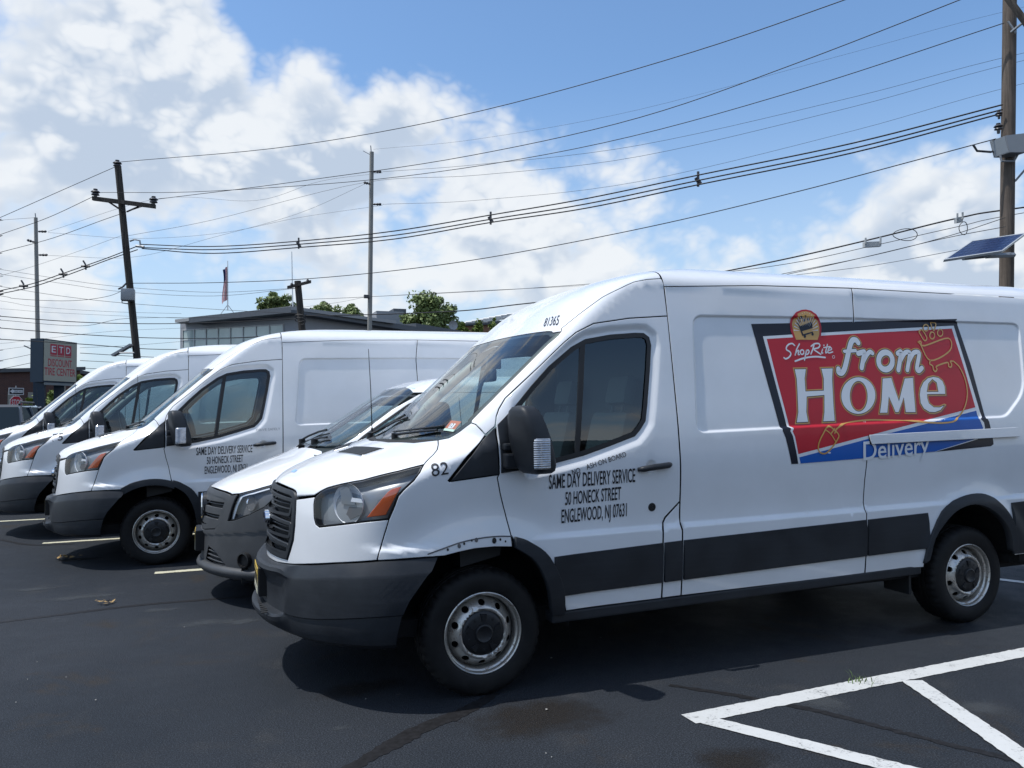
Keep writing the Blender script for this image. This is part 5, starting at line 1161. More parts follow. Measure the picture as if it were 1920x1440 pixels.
# ---------------------------------------------------------------- ground
def _asph(t, b):
    p = geo(t); big = t.noise(p, .35, 5, .6); mid = t.noise(p, 2.3, 6, .65); st = t.noise(p, 1.1, 7, .7, .6); fine = t.noise(p, 125, 4, .75); agg = t.new('ShaderNodeTexVoronoi'); t.put(agg.inputs['Vector'], p); agg.inputs['Scale'].default_value = 170
    c = t.mix(t.mapr(big, .35, .68), (.0180,.0222,.0285), (.0265,.0305,.0370))
    c = t.mix(t.math('MULTIPLY', t.mapr(mid, .54, .72), .60), c, (.040,.041,.043))
    c = t.mix(t.math('MULTIPLY', t.mapr(st, .57, .70), .65), c, (.036,.028,.020))
    c = t.mix(t.math('MULTIPLY', t.mapr(t.noise(p, .9, 6, .7, .3), .64, .74), .35), c, (.075,.080,.085))
    c = t.mix(t.mapr(fine, .42, .74), t.mix(1., c, (.62,.62,.62), 'MULTIPLY'), t.mix(1., c, (2.5,2.5,2.5), 'MULTIPLY'))
    spk = t.math('MULTIPLY', t.mapr(agg.outputs['Distance'], .16, .05), t.mapr(t.noise(p, 55, 2, .6), .56, .66))
    c = t.mix(t.math('MULTIPLY', spk, .8), c, (.13,.13,.13))
    t.put(b.inputs['Base Color'], c); t.put(b.inputs['Roughness'], t.mapr(mid, .3, .7, .62, .82))
    bump(t, b, t.math('ADD', agg.outputs['Distance'], t.math('MULTIPLY', fine, .5)), .55, .004)
pmat('asphalt', (.03,.03,.03), .75, spec=.16, build=_asph)
g = mobj('parking_lot', [(-900,-400,0),(900,-400,0),(900,1400,0),(-900,1400,0)], [(0,1,2,3)], MAT['asphalt']); tag(g, kind='structure')
LOT = g
def _line(t, b, base=(.58,.585,.57)):
    p = geo(t); n = t.noise(p, 60, 6, .75); n2 = t.noise(p, 7, 5, .7)
    w = t.math('ADD', t.math('MULTIPLY', n, .7), t.math('MULTIPLY', n2, .45))
    t.put(b.inputs['Base Color'], t.mix(t.mapr(w, .61, .76), t.mix(n2, base, tuple(v*.82 for v in base)), (.06,.06,.06))); bump(t, b, t.noise(p, 180, 2, .6), .4, .003)
pmat('line_white', (.6,.6,.58), .7, build=_line); pmat('line_cream', (.6,.58,.44), .7, build=lambda t, b: _line(t, b, (.62,.59,.43)))
def strip(name, pts, w, mat, z=.004, jit=.0022):
    """a painted line on the ground with slightly ragged edges"""
    P = resample(np.array(pts, float), .025, closed=False); t = np.gradient(P, axis=0); t /= np.linalg.norm(t, axis=1)[:,None]; m = np.stack([-t[:,1], t[:,0]], 1)
    ja = rng.normal(0, jit, len(P)); jb = rng.normal(0, jit, len(P)); ww = np.broadcast_to(w, len(P)) if np.isscalar(w) else np.interp(np.linspace(0, 1, len(P)), np.linspace(0, 1, len(w)), w)
    V = [(*(P[i] + m[i]*(ww[i]/2 + ja[i])), z) for i in range(len(P))] + [(*(P[i] - m[i]*(ww[i]/2 + jb[i])), z) for i in range(len(P))]
    n = len(P); return mobj(name, V, [(i, n + i, n + i + 1, i + 1) for i in range(n - 1)], mat, LOT)
for k, (pts, w) in enumerate([([(.86,-1.665),(2.0,-1.62),(3.40,-1.58),(6.5,-1.50)], .125), ([(.93,-1.70),(1.20,-2.14),(1.75,-3.05)], .11), ([(2.36,-1.69),(2.14,-2.25),(1.70,-3.35)], .12), ([(3.47,-1.65),(3.2,-2.3),(2.8,-3.3)], .12)]):
    strip('painted_line', pts, w, MAT['line_white'], .004 + .0012*k)
def gz(px, py):
    d = pt(px, py, 1) - CAM_P; return (CAM_P - d*CAM_P[2]/d[2])[:2]
for a, b, L in (((80,1019),(220,1013),6.2), ((290,1075),(400,1066),6.2), ((-60,981),(85,975),6.2)):
    A, B = gz(*a), gz(*b); strip('stall_line', [A, (A[0] + L, A[1] + .02)], .10, MAT['line_cream'], .004, .003)
A, B = gz(1868,1086), gz(1925,1093); strip('painted_line', [A - (B - A)*1.5, B + (B - A)*3], .09, MAT['line_white'], .004, .003)
# sealed cracks
def _tar(t, b):
    n = t.noise(geo(t), 30, 5, .7); t.put(b.inputs['Base Color'], t.mix(t.mapr(n, .3, .7), (.0085,.0085,.0092), (.020,.020,.022)))
pmat('tar', (.01,.01,.01), .6, spec=.2, build=_tar)
def gpx(l): return [gz(*q) for q in l]
for k, (l, w) in enumerate([([(-40,1172),(120,1152),(260,1135),(420,1122),(620,1106)], [.05,.06,.05,.02]), ([(640,1450),(720,1405),(800,1362),(870,1335),(930,1300)], [.06,.11,.10,.05]), ([(1255,1285),(1400,1308),(1560,1340),(1760,1392),(1925,1430)], [.03,.05,.04,.06]), ([(0,1012),(60,1022),(140,1020)], [.04,.05,.03]), ([(430,1000),(460,1045),(440,1090)], .03)]):
    strip('crack_seal', spline(gpx(l), 6), w, MAT['tar'], .002 + .0003*k, .005)
# dry leaves and a tuft of weed
pmat('dry_leaf', (.34,.22,.085), .8); pmat('weed', (.10,.16,.035), .6); pmat('pale_chip', (.35,.34,.31), .8)
def leaf_heap(name, px, py, n, r, size, mat, label, cat, grass=False):
    c = gz(px, py); mb = MB()
    for k in range(n):
        a = rng.uniform(0, 6.28); q = rng.normal(0, r, 2); s = size*rng.uniform(.6, 1.3); z0 = .004 + rng.uniform(0, .02)
        if grass:
            h = s*rng.uniform(.7, 1.4); b = np.array([c[0] + q[0]*.5, c[1] + q[1]*.5, .003]); tip = b + np.array([math.cos(a)*h*.7, math.sin(a)*h*.7, h]); m_ = b + np.array([math.cos(a)*h*.25, math.sin(a)*h*.25, h*.65]); w_ = np.array([-math.sin(a), math.cos(a), 0])*.0028
            mb.add([b - w_, b + w_, m_ + w_, m_ - w_, tip], [(0,1,2,3),(3,2,4)])
        else:
            u = np.array([math.cos(a), math.sin(a), rng.uniform(-.3,.5)])*s; v = np.array([-math.sin(a), math.cos(a), rng.uniform(-.3,.3)])*s*.5; o = np.array([c[0] + q[0], c[1] + q[1]*1.0, z0 + .012])
            mb.add([o - u, o + v, o + u, o - v], [(0,1,2,3)])
    o = mb.build(name, MAT[mat]); tag(o, label, cat); return o
leaf_heap('leaf_litter', 198, 1134, 14, .035, .020, 'dry_leaf', 'small clump of dry tan leaves lying on the open asphalt', 'leaves')
leaf_heap('leaf_litter', 124, 1047, 24, .06, .028, 'dry_leaf', 'tan leaf litter at the nose shadow of the second van', 'leaves')
leaf_heap('weed_tuft', 1622, 1281, 22, .07, .034, 'weed', 'thin green weed tuft growing on the white hatch line', 'weed', True)
for k in range(12):
    px_, py_ = rng.uniform(0, 1900), rng.uniform(1080, 1435); q = gz(px_, py_); s = rng.uniform(.004, .010)
    a = rng.uniform(0, 6.28); mb = MB().add([(q[0] + s*math.cos(a + t_)*u, q[1] + s*math.sin(a + t_), .005 + .004*(k_ % 2)) for k_, (t_, u) in enumerate(((0,1),(1.5,.6),(3.1,1),(4.6,.7)))], [(0,1,2,3)])
    o = mb.build('grit', MAT['pale_chip'], LOT)
# ---------------------------------------------------------------- vans
base = build_van()
def place_van(root, loc, label, number_=None):
    root.location = loc; tag(root, label, 'van', 'white delivery vans parked nose-out in a row'); return root
def kid(root, name, near=True):
    """the part of that name on the driver's side"""
    c = [o for o in root.children if o.name.split('.')[0] == name]
    return min(c, key=lambda o: np.mean([v.co.y for v in o.data.vertices]))
hero = copy_tree(base, None, skip=('front_flare',))
place_van(hero, (0, 0, 0), 'nearest white delivery van with a large red grocery picture on its side')
van_sign(hero); address(kid(hero, 'door')); number(kid(hero, 'fender'), '82')
A, B, C = xz3('txtNO'); P1, P2, P3 = xz3('txtNO2'); d_ = kid(hero, 'door')
text_on('lettering', 'NO', A, P1, .028, 'S', MAT['ink'], d_, off=.0045); text_on('lettering', 'ASH ON BOARD', P2, B, .028, 'S', MAT['ink'], d_, off=.0045)
cap_ = [o for o in hero.children if o.name.split('.')[0] == 'roof_cap'][0]
q = [np.array((p_[0], p_[1])) for p_ in T['txt81365']]
CH['K2'] = mkchart((.5,-.6,3.2), (.55,.25,-.80)); qq = to_chart(T['txt81365'], 'K2')
text_on('lettering', '81365', qq[0], qq[1], float(np.linalg.norm(qq[2] - qq[0])), 'K2', MAT['ink'], cap_, up=tuple((qq[2] - qq[0])/np.linalg.norm(qq[2] - qq[0])))
fe = kid(hero, 'fender')
for p_, r in zip(T['holes'], (.006,.010,.006,.005,.010,.013,.006,.005)):
    patch('fender_hole', [(p_[0] + r*math.cos(a), p_[2] + r*1.25*math.sin(a)) for a in np.linspace(0, 2*math.pi, 14, endpoint=False)], 'S', MAT['black'] if r < .0099 or r > .0105 else MAT['liner'], fe, off=.0035, rim=0, gap=0, both=False, grid=.05)
gr_ = [( -.335,.822),(-.25,.846),(-.15,.872),(-.04,.887),(.06,.890),(.140,.884)]
stroke_on('fender_lip_shade', [(gr_, .007)], 'S', MAT['liner'], fe, .003)  # dark stroke painted as the shade of the lip's groove, no recess modelled
# state sticker inside the windshield, blue scrap on the hood, tag near the screen's top
ws_ = [o for o in hero.children if o.name.split('.')[0] == 'windshield'][0]
pmat('sticker_orange', (.40,.15,.09), .5); pmat('sticker_green', (.45,.62,.52), .5); pmat('scrap_blue', (.25,.45,.75), .5)
st_ = to_chart(T['wssticker'], 'G'); st = patch('inspection_sticker', st_, 'G', MAT['sticker_orange'], ws_, both=False, rim=0, gap=0, off=.001, grid=.05)
c_ = st_.mean(0); patch('sticker_patch', c_ + (st_ - c_)*.45, 'G', MAT['vinyl_white'], st, both=False, rim=0, gap=0, off=.002, grid=.05)
text_on('sticker_number', '12', c_ + (st_[0] - c_)*.30, c_ + (st_[1] - c_)*.30, .026, 'G', MAT['ink'], st, off=.003, up=tuple((st_[3] - st_[0])/np.linalg.norm(st_[3] - st_[0])))
patch('sticker_foot', [st_[0], st_[1], st_[1] + (st_[2] - st_[1])*.22, st_[0] + (st_[3] - st_[0])*.22], 'G', MAT['sticker_green'], st, both=False, rim=0, gap=0, off=.002, grid=.05)
hd_ = [o for o in hero.children if o.name.split('.')[0] == 'hood'][0]
hs_ = to_chart([(-.962,-.085,1.21),(-.945,-.20,1.21),(-.915,-.17,1.232),(-.928,-.07,1.232)], 'T')
c0 = hs_.mean(0); patch('torn_sticker', c0 + (hs_ - c0)*.7, 'T', MAT['scrap_blue'], hd_, both=False, rim=0, gap=0, off=.0025, grid=.03)
v2 = place_van(base, (-1.953, 4.776, 0), 'white delivery van with a black address on its door, standing beyond the smaller star-badged van')
address(kid(v2, 'door')); A, B, C = xz3('txt3'); text_on('lettering', '800 555', A - [0,.1], B - [.1,.1], .076, 'S', MAT['ink'], kid(v2, 'door'), up=(0, 1), bold=True) if False else None
text_on('lettering', 'DRIVE SAFELY', (.985,1.375), (1.235,1.385), .026, 'S', MAT['ink_pale'], kid(v2, 'door'), up=(0, 1))
v3 = place_van(copy_tree(v2, None, skip=('lettering',)), (-2.988, 7.234, 0), 'white delivery van numbered 75 on its front fender, third large van along the row')
number(kid(v3, 'fender'), '75', -.01, .012, 1.35, True)
v4 = place_van(copy_tree(v2, None, skip=('lettering',)), (-4.034, 10.2, 0), 'white delivery van farthest along the row, beside the dark parked car')
sm = build_small_van(); sm.location = (-.59, 2.3, 0); tag(sm, 'smaller white van with grey bumper and round star badge, between the large vans', 'van')

def _rust(t, b):
    p = geo(t); n = t.noise(p, 5, 6, .7); n2 = t.noise(p, 120, 3, .7)
    t.put(b.inputs['Base Color'], t.mix(t.mapr(n2, .4, .7), (.020,.016,.012), t.mix(n, (.048,.034,.022), (.030,.026,.022))))
    d = t.new('ShaderNodeTexCoord').outputs['Object']; r = t.vmath('LENGTH', d)
    t.put(b.inputs['Alpha'], t.math('MULTIPLY', t.mapr(t.math('ADD', r, t.math('MULTIPLY', t.math('SUBTRACT', n, .5), 1.1)), .25, .85, 1, 0), .45))
pmat('rust_stain', (.04,.03,.02), .85, spec=.1, build=_rust)
def _pale(t, b):
    p = geo(t); n = t.noise(p, 6, 6, .7); d = t.new('ShaderNodeTexCoord').outputs['Object']; r = t.vmath('LENGTH', d)
    t.put(b.inputs['Alpha'], t.math('MULTIPLY', t.mapr(t.math('ADD', r, t.math('MULTIPLY', t.math('SUBTRACT', n, .5), 1.6)), .1, .75, 1, 0), .5))
pmat('pale_stain', (.075,.082,.088), .85, spec=.1, build=_pale)
for k, (x, y, sx, sy, m_) in enumerate(((505,1092,.42,.24,'rust_stain'), (440,1080,.26,.10,'rust_stain'), (150,1049,.30,.10,'rust_stain'), (1010,1345,.55,.22,'rust_stain'), (1380,1425,.30,.12,'rust_stain'), (680,1290,.40,.12,'rust_stain'), (1750,1180,.5,.10,'rust_stain'),
        (380,1168,.40,.10,'pale_stain'), (460,1165,.30,.10,'pale_stain'), (150,1120,.55,.10,'pale_stain'), (60,1105,.4,.08,'pale_stain'), (300,1144,.25,.07,'pale_stain'), (640,1366,.12,.04,'pale_stain'), (1540,1320,.3,.12,'pale_stain'), (1840,1330,.25,.10,'pale_stain'))):
    c = gz(x, y); o = mobj('ground_stain', [(-1,-1,0),(1,-1,0),(1,1,0),(-1,1,0)], [(0,1,2,3)], MAT[m_], LOT); o.location = (c[0], c[1], .0012 + .0001*k); o.scale = (sx, sy*1.6, 1)
# ---------------------------------------------------------------- street furniture and buildings
def _wood(t, b):
    p = objc(t); s = t.noise(t.vmath('MULTIPLY', p, (26, 26, 1.1)), 1, 6, .65); n = t.noise(p, 2, 4, .6)
    t.put(b.inputs['Base Color'], t.mix(t.mapr(t.math('ADD', s, t.math('MULTIPLY', n, .4)), .5, .95), (.070,.055,.043), (.160,.125,.098))); bump(t, b, s, .6, .012)
pmat('wood_pole', (.12,.08,.05), .85, build=_wood)
def _wood2(t, b):
    p = objc(t); s = t.noise(t.vmath('MULTIPLY', p, (20, 20, .9)), 1, 6, .65)
    t.put(b.inputs['Base Color'], t.mix(t.mapr(s, .35, .7), (.030,.026,.022), (.075,.065,.055)))
pmat('dark_pole', (.05,.045,.04), .9, build=_wood2)
def _conc(t, b):
    n = t.noise(t.vmath('MULTIPLY', objc(t), (6, 6, 1)), 1.5, 5, .6); t.put(b.inputs['Base Color'], t.mix(n, (.22,.21,.19), (.36,.345,.31)))
pmat('grey_pole', (.3,.29,.27), .8, build=_conc)
pmat('galv', (.30,.31,.32), .5, .4); pmat('insulator', (.05,.05,.055), .4); pmat('wire', (.016,.016,.018), .6); pmat('wire_bare', (.10,.10,.105), .45, .4)
def ext(a, b, z):
    """the point of the line a-b at height z"""
    a, b = np.array(a), np.array(b); k = (z - a[2])/(b[2] - a[2]); return a + (b - a)*k
def pole(name, top, low, r_top, r_low, mat, label, parts):
    foot = ext(top, low, -.05); root = empty(name, tuple(foot), label=label, cat='utility pole', group='utility poles along the street')
    top = np.array(top) - foot; n = 8
    mb = MB().tube([top*i/n for i in range(n + 1)], [r_low + (r_top - r_low)*i/n for i in range(n + 1)], 14); mb.build('shaft', MAT[mat], root, angle=50)
    for nm, fn, m in parts:
        mb = MB(); fn(mb, foot); mb.build(nm, MAT[m], root, angle=45)
    return root
def seg(px0, px1, d0, d1, r, n=8):
    def f(mb, foot): mb.tube([pt(*px0, d0) - foot, pt(*px1, d1) - foot], r, n)
    return f
def bell(px, py, d, s=1.):
    def f(mb, foot):
        c = pt(px, py, d) - foot; mb.lathe([(.03*s,-.12*s),(.035*s,-.04*s),(.085*s,-.03*s),(.07*s,0),(.035*s,.01*s),(.095*s,.03*s),(.07*s,.06*s),(.04*s,.07*s),(.045*s,.10*s),(.001,.11*s)], c, (0,0,1), 10)
    return f
def boxp(px, py, d, sx, sy, sz, bev=.02):
    def f(mb, foot): c = pt(px, py, d) - foot; mb.box(tuple(c - np.array([sx, sy, sz])/2), tuple(c + np.array([sx, sy, sz])/2), bev)
    return f
# near wooden pole on the right
D1 = 15.2
pole('utility_pole', pt(1897,-330,D1), pt(1887,540,D1), .118, .135, 'wood_pole', 'brown wooden utility pole with a solar panel at the right edge', [
    ('crossarm', lambda mb, f: mb.prism([(-.05,-.06),(.05,-.06),(.05,.06),(-.05,.06)], pt(1876,-22,D1 - .25) - f, CAM_U, CAM_D, (pt(1945,72,D1 - .6) - pt(1876,-22,D1 - .25))), 'dark_pole'),
    ('brace', seg((1896,60),(1921,40), D1 - .2, D1 - .45, .025), 'galv'), ('brace', seg((1890,40),(1905,62), D1 - .2, D1 - .25, .02), 'galv'),
    ('bracket', seg((1893,262),(1925,268), D1 - .2, D1 - .2, .045), 'galv'), ('bracket', seg((1903,340),(1922,318), D1 - .1, D1 - .2, .02), 'galv'),
    ('insulator', bell(1872, 240, D1 - .2, .9), 'insulator'), ('insulator', bell(1873, 215, D1 - .2, .7), 'insulator'),
    ('splice', lambda mb, f: mb.tube([pt(1825,272,D1 - .1) - f, pt(1832,283,D1 - .1) - f, pt(1858,285,D1 - .1) - f, pt(1872,280,D1 - .1) - f], .022, 6), 'insulator')])
fl = empty('floodlight', tuple(pt(1890,276,D1 - .25)), label='grey box floodlight mounted on the brown wooden pole', cat='floodlight')
o0 = np.array(fl.location)
MB().prism([(-.21,.17),(.20,.22),(.26,-.02),(.20,-.15),(-.13,-.15)], (0,-.17,0), CAM_R, CAM_U, (.02,.34,0)).build('housing', MAT['galv'], fl)
pmat('lamp_glass', (.35,.38,.40), .15, 0, 1.); MB().prism([(-.19,.15),(-.12,-.13),(-.135,-.135),(-.215,.155)], (0,-.15,0), CAM_R, CAM_U, (.02,.30,0)).build('lamp_glass', MAT['lamp_glass'], fl)
MB().tube([CAM_R*-.15 + CAM_U*-.15, CAM_R*-.13 + CAM_U*-.27, CAM_R*.12 + CAM_U*-.27, CAM_R*.2 + CAM_U*-.12], .022, 8).build('yoke', MAT['galv'], fl)
# solar panel
def _pv(t, b):
    tc = t.new('ShaderNodeTexCoord'); p = tc.outputs['UV']; br = t.new('ShaderNodeTexBrick'); t.put(br.inputs['Vector'], p); br.offset = 0; br.inputs['Scale'].default_value = 1; br.inputs['Brick Width'].default_value = .1; br.inputs['Row Height'].default_value = 1/6; br.inputs['Mortar Size'].default_value = .004
    br.inputs['Color1'].default_value = (.012,.035,.12,1); br.inputs['Color2'].default_value = (.016,.045,.15,1); br.inputs['Mortar'].default_value = (.12,.16,.26,1); t.put(b.inputs['Base Color'], br.outputs[0])
pmat('pv', (.012,.030,.095), .35, 0, .25, .05)
a_, b_, c_, d_ = pt(1773,487,13.7), pt(1878,471,14.0), pt(1921,437,14.75), pt(1823,453,14.45)
sp = empty('solar_panel', tuple(a_), label='blue solar panel with pale frame bracketed to the wooden pole', cat='solar panel')
e1, e2 = b_ - a_, d_ - a_; nn_ = np.cross(e1, e2); nn_ /= np.linalg.norm(nn_)
if nn_[2] < 0: nn_ = -nn_
for i in range(10):
    for j in range(6):
        q = [(i + .04)/10, (j + .04)/6, (i + .96)/10, (j + .96)/6]; MB().prism([(q[0],q[1]),(q[2],q[1]),(q[2],q[3]),(q[0],q[3])], nn_*.006, e1, e2, nn_*.003).build('cell', MAT['pv'], sp)
pmat('pv_back', (.10,.14,.22), .3); MB().prism([(.0,.0),(1,0),(1,1),(0,1)], nn_*-.002, e1, e2, nn_*.006).build('backing', MAT['pv_back'], sp)
pmat('alu', (.62,.64,.64), .4, .5)
for q in ([(-.02,-.03),(1.02,-.03),(1.02,.02),(-.02,.02)], [(-.02,.98),(1.02,.98),(1.02,1.03),(-.02,1.03)], [(-.02,.0),(.012,.0),(.012,1),(-.02,1)], [(.988,0),(1.02,0),(1.02,1),(.988,1)]):
    MB().prism(q, nn_*-.03, e1, e2, nn_*.045).build('frame', MAT['alu'], sp)
MB().tube([pt(1806,485,14.1) - a_, pt(1893,476,14.8) - a_], .035, 6).tube([pt(1850,480,14.2) - a_, pt(1900,478,14.95) - a_], .05, 6).build('mount', MAT['galv'], sp)
# leaning pole with crossarm on the left
D2 = 27.
pole('utility_pole', pt(221,312,D2), pt(257,672,D2), .110, .128, 'dark_pole', 'dark leaning wooden utility pole with a crossarm, left of the grey building', [
    ('crossarm', lambda mb, f: mb.prism([(-.07,-.06),(.07,-.06),(.07,.06),(-.07,.06)], pt(174,372,D2 - .25) - f, CAM_U, CAM_D, (pt(291,387,D2 - .25) - pt(174,372,D2 - .25))), 'dark_pole'),
    ('brace', seg((203,378),(232,397), D2 - .25, D2 - .2, .03), 'dark_pole'), ('brace', seg((265,385),(238,397), D2 - .25, D2 - .2, .03), 'dark_pole'),
    ('insulator', bell(220,309,D2,1.6), 'insulator'), ('insulator', bell(179,363,D2 - .25,1.6), 'insulator'), ('insulator', bell(288,377,D2 - .25,1.6), 'insulator'),
    ('bracket', lambda mb, f: mb.tube([pt(244,452,D2 - .2) - f, pt(252,449,D2 - .3) - f, pt(262,451,D2 - .3) - f, pt(264,462,D2 - .3) - f], .03, 6).tube([pt(255,461,D2 - .3) - f, pt(270,463,D2 - .3) - f], .05, 6), 'galv'),
    ('equipment_box', boxp(240,553,D2 - .35,.42,.42,.40), 'galv'), ('conduit', lambda mb, f: mb.tube([pt(228,558,D2 - .35) - f, pt(229,568,D2 - .35) - f, pt(242,570,D2 - .3) - f], .02, 6), 'galv'),
    ('cable_end', lambda mb, f: mb.tube([pt(238,530,D2 - .2) - f, pt(230,538,D2 - .2) - f, pt(222,542,D2 - .2) - f], .03, 6), 'insulator')])
fl2 = empty('floodlight', tuple(pt(246,655,D2 - .3)), label='long tilted lamp head on the leaning dark pole', cat='floodlight')
o2 = np.array(fl2.location)
MB().prism([(-.72,-.18),(-.66,-.24),(-.02,.14),(-.06,.20)], (0,0,0), CAM_R, CAM_U, CAM_D*.25).build('housing', MAT['galv'], fl2); MB().tube([CAM_R*-.4 + CAM_U*-.12, CAM_R*.1 + CAM_U*-.12], .03, 6).build('arm', MAT['galv'], fl2)
# steel-grey poles farther away
def arm(px0, px1, d): 
    def f(mb, foot): 
        a, b = pt(*px0, d) - foot, pt(*px1, d) - foot; mb.tube([a + (b - a)*k/6 for k in range(7)], [.05,.07,.05,.09,.06,.09,.05], 8)
    return f
D3 = 46.
pole('utility_pole', pt(697,285,D3), pt(693,625,D3), .125, .148, 'grey_pole', 'slim pale grey utility pole in the middle, behind the vans', [
    ('insulator', arm((700,322),(715,322), D3 - .2), 'insulator'), ('insulator', arm((694,345),(682,342), D3 - .2), 'insulator'), ('insulator', arm((700,383),(715,383), D3 - .2), 'insulator'), ('spike', seg((696,285),(695,273), D3, D3, .03), 'galv'), ('spike', seg((694,290),(681,283), D3, D3, .02), 'galv'),
    ('clamp', boxp(687,556,D3 - .2,.3,.2,.2), 'insulator')])
D4 = 49.
pole('utility_pole', pt(67,408,D4), pt(73,770,D4), .105, .155, 'grey_pole', 'pale grey utility pole behind the tire shop sign', [
    ('insulator', arm((72,434),(87,434), D4 - .2), 'insulator'), ('insulator', arm((64,454),(51,450), D4 - .2), 'insulator'), ('insulator', arm((73,478),(89,478), D4 - .2), 'insulator'), ('spike', seg((67,410),(66,400), D4, D4, .03), 'galv'),
    ('arm', seg((60,655),(45,648), D4, D4 - .5, .04), 'galv')])
D5 = 33.
pole('utility_pole', pt(558,527,D5), pt(567,624,D5), .14, .17, 'dark_pole', 'short dark wooden pole in front of the grey building corner', [
    ('crossarm', lambda mb, f: mb.prism([(-.06,-.05),(.06,-.05),(.06,.05),(-.06,.05)], pt(539,539,D5 - .2) - f, CAM_U, CAM_D, (pt(583,528,D5 - .2) - pt(539,539,D5 - .2))), 'dark_pole'),
    ('insulator', bell(577,527,D5 - .2,.8), 'insulator'), ('insulator', bell(547,534,D5 - .2,.8), 'insulator'), ('cable_coil', lambda mb, f: mb.tube([pt(563 + 10*math.cos(a), 590 + 5*math.sin(a) + a, D5 - .3) - f for a in np.linspace(0, 14, 40)], .02, 5), 'wire')])
# ---------------------------------------------------------------- overhead wires
def wire(px_pts, d0, d1, r, label, mat='wire', group='overhead wires between the poles', fam=None):
    P = [tuple(q) for q in px_pts]   # wires that leave the picture run on
    for end in (0, -1):
        x, y = P[end]; xo, yo = P[1 if end == 0 else -2]; X = -700 if x == -60 else 2500 if x >= 1925 else None
        if X is not None: q = (X, y + (y - yo)/(x - xo)*(X - x)*.8); P = [q] + P if end == 0 else P + [q]
    P = np.array(P, float); s = np.concatenate([[0], np.cumsum(np.abs(np.diff(P[:,0])))]); s /= s[-1]
    Q = spline(P, 7); sx = np.interp(np.linspace(0, 1, len(Q)), np.linspace(0, 1, len(Q)), np.abs(Q[:,0] - Q[0,0])/abs(Q[-1,0] - Q[0,0]))
    inv = 1/d0 + (1/d1 - 1/d0)*sx
    mb = MB().tube([pt(x, y, 1/i) for (x, y), i in zip(Q, inv)], r*.85, 5, cap=False); o = mb.build('overhead_wire', MAT[mat], None, smooth=True); return tag(o, label, 'wire', group)
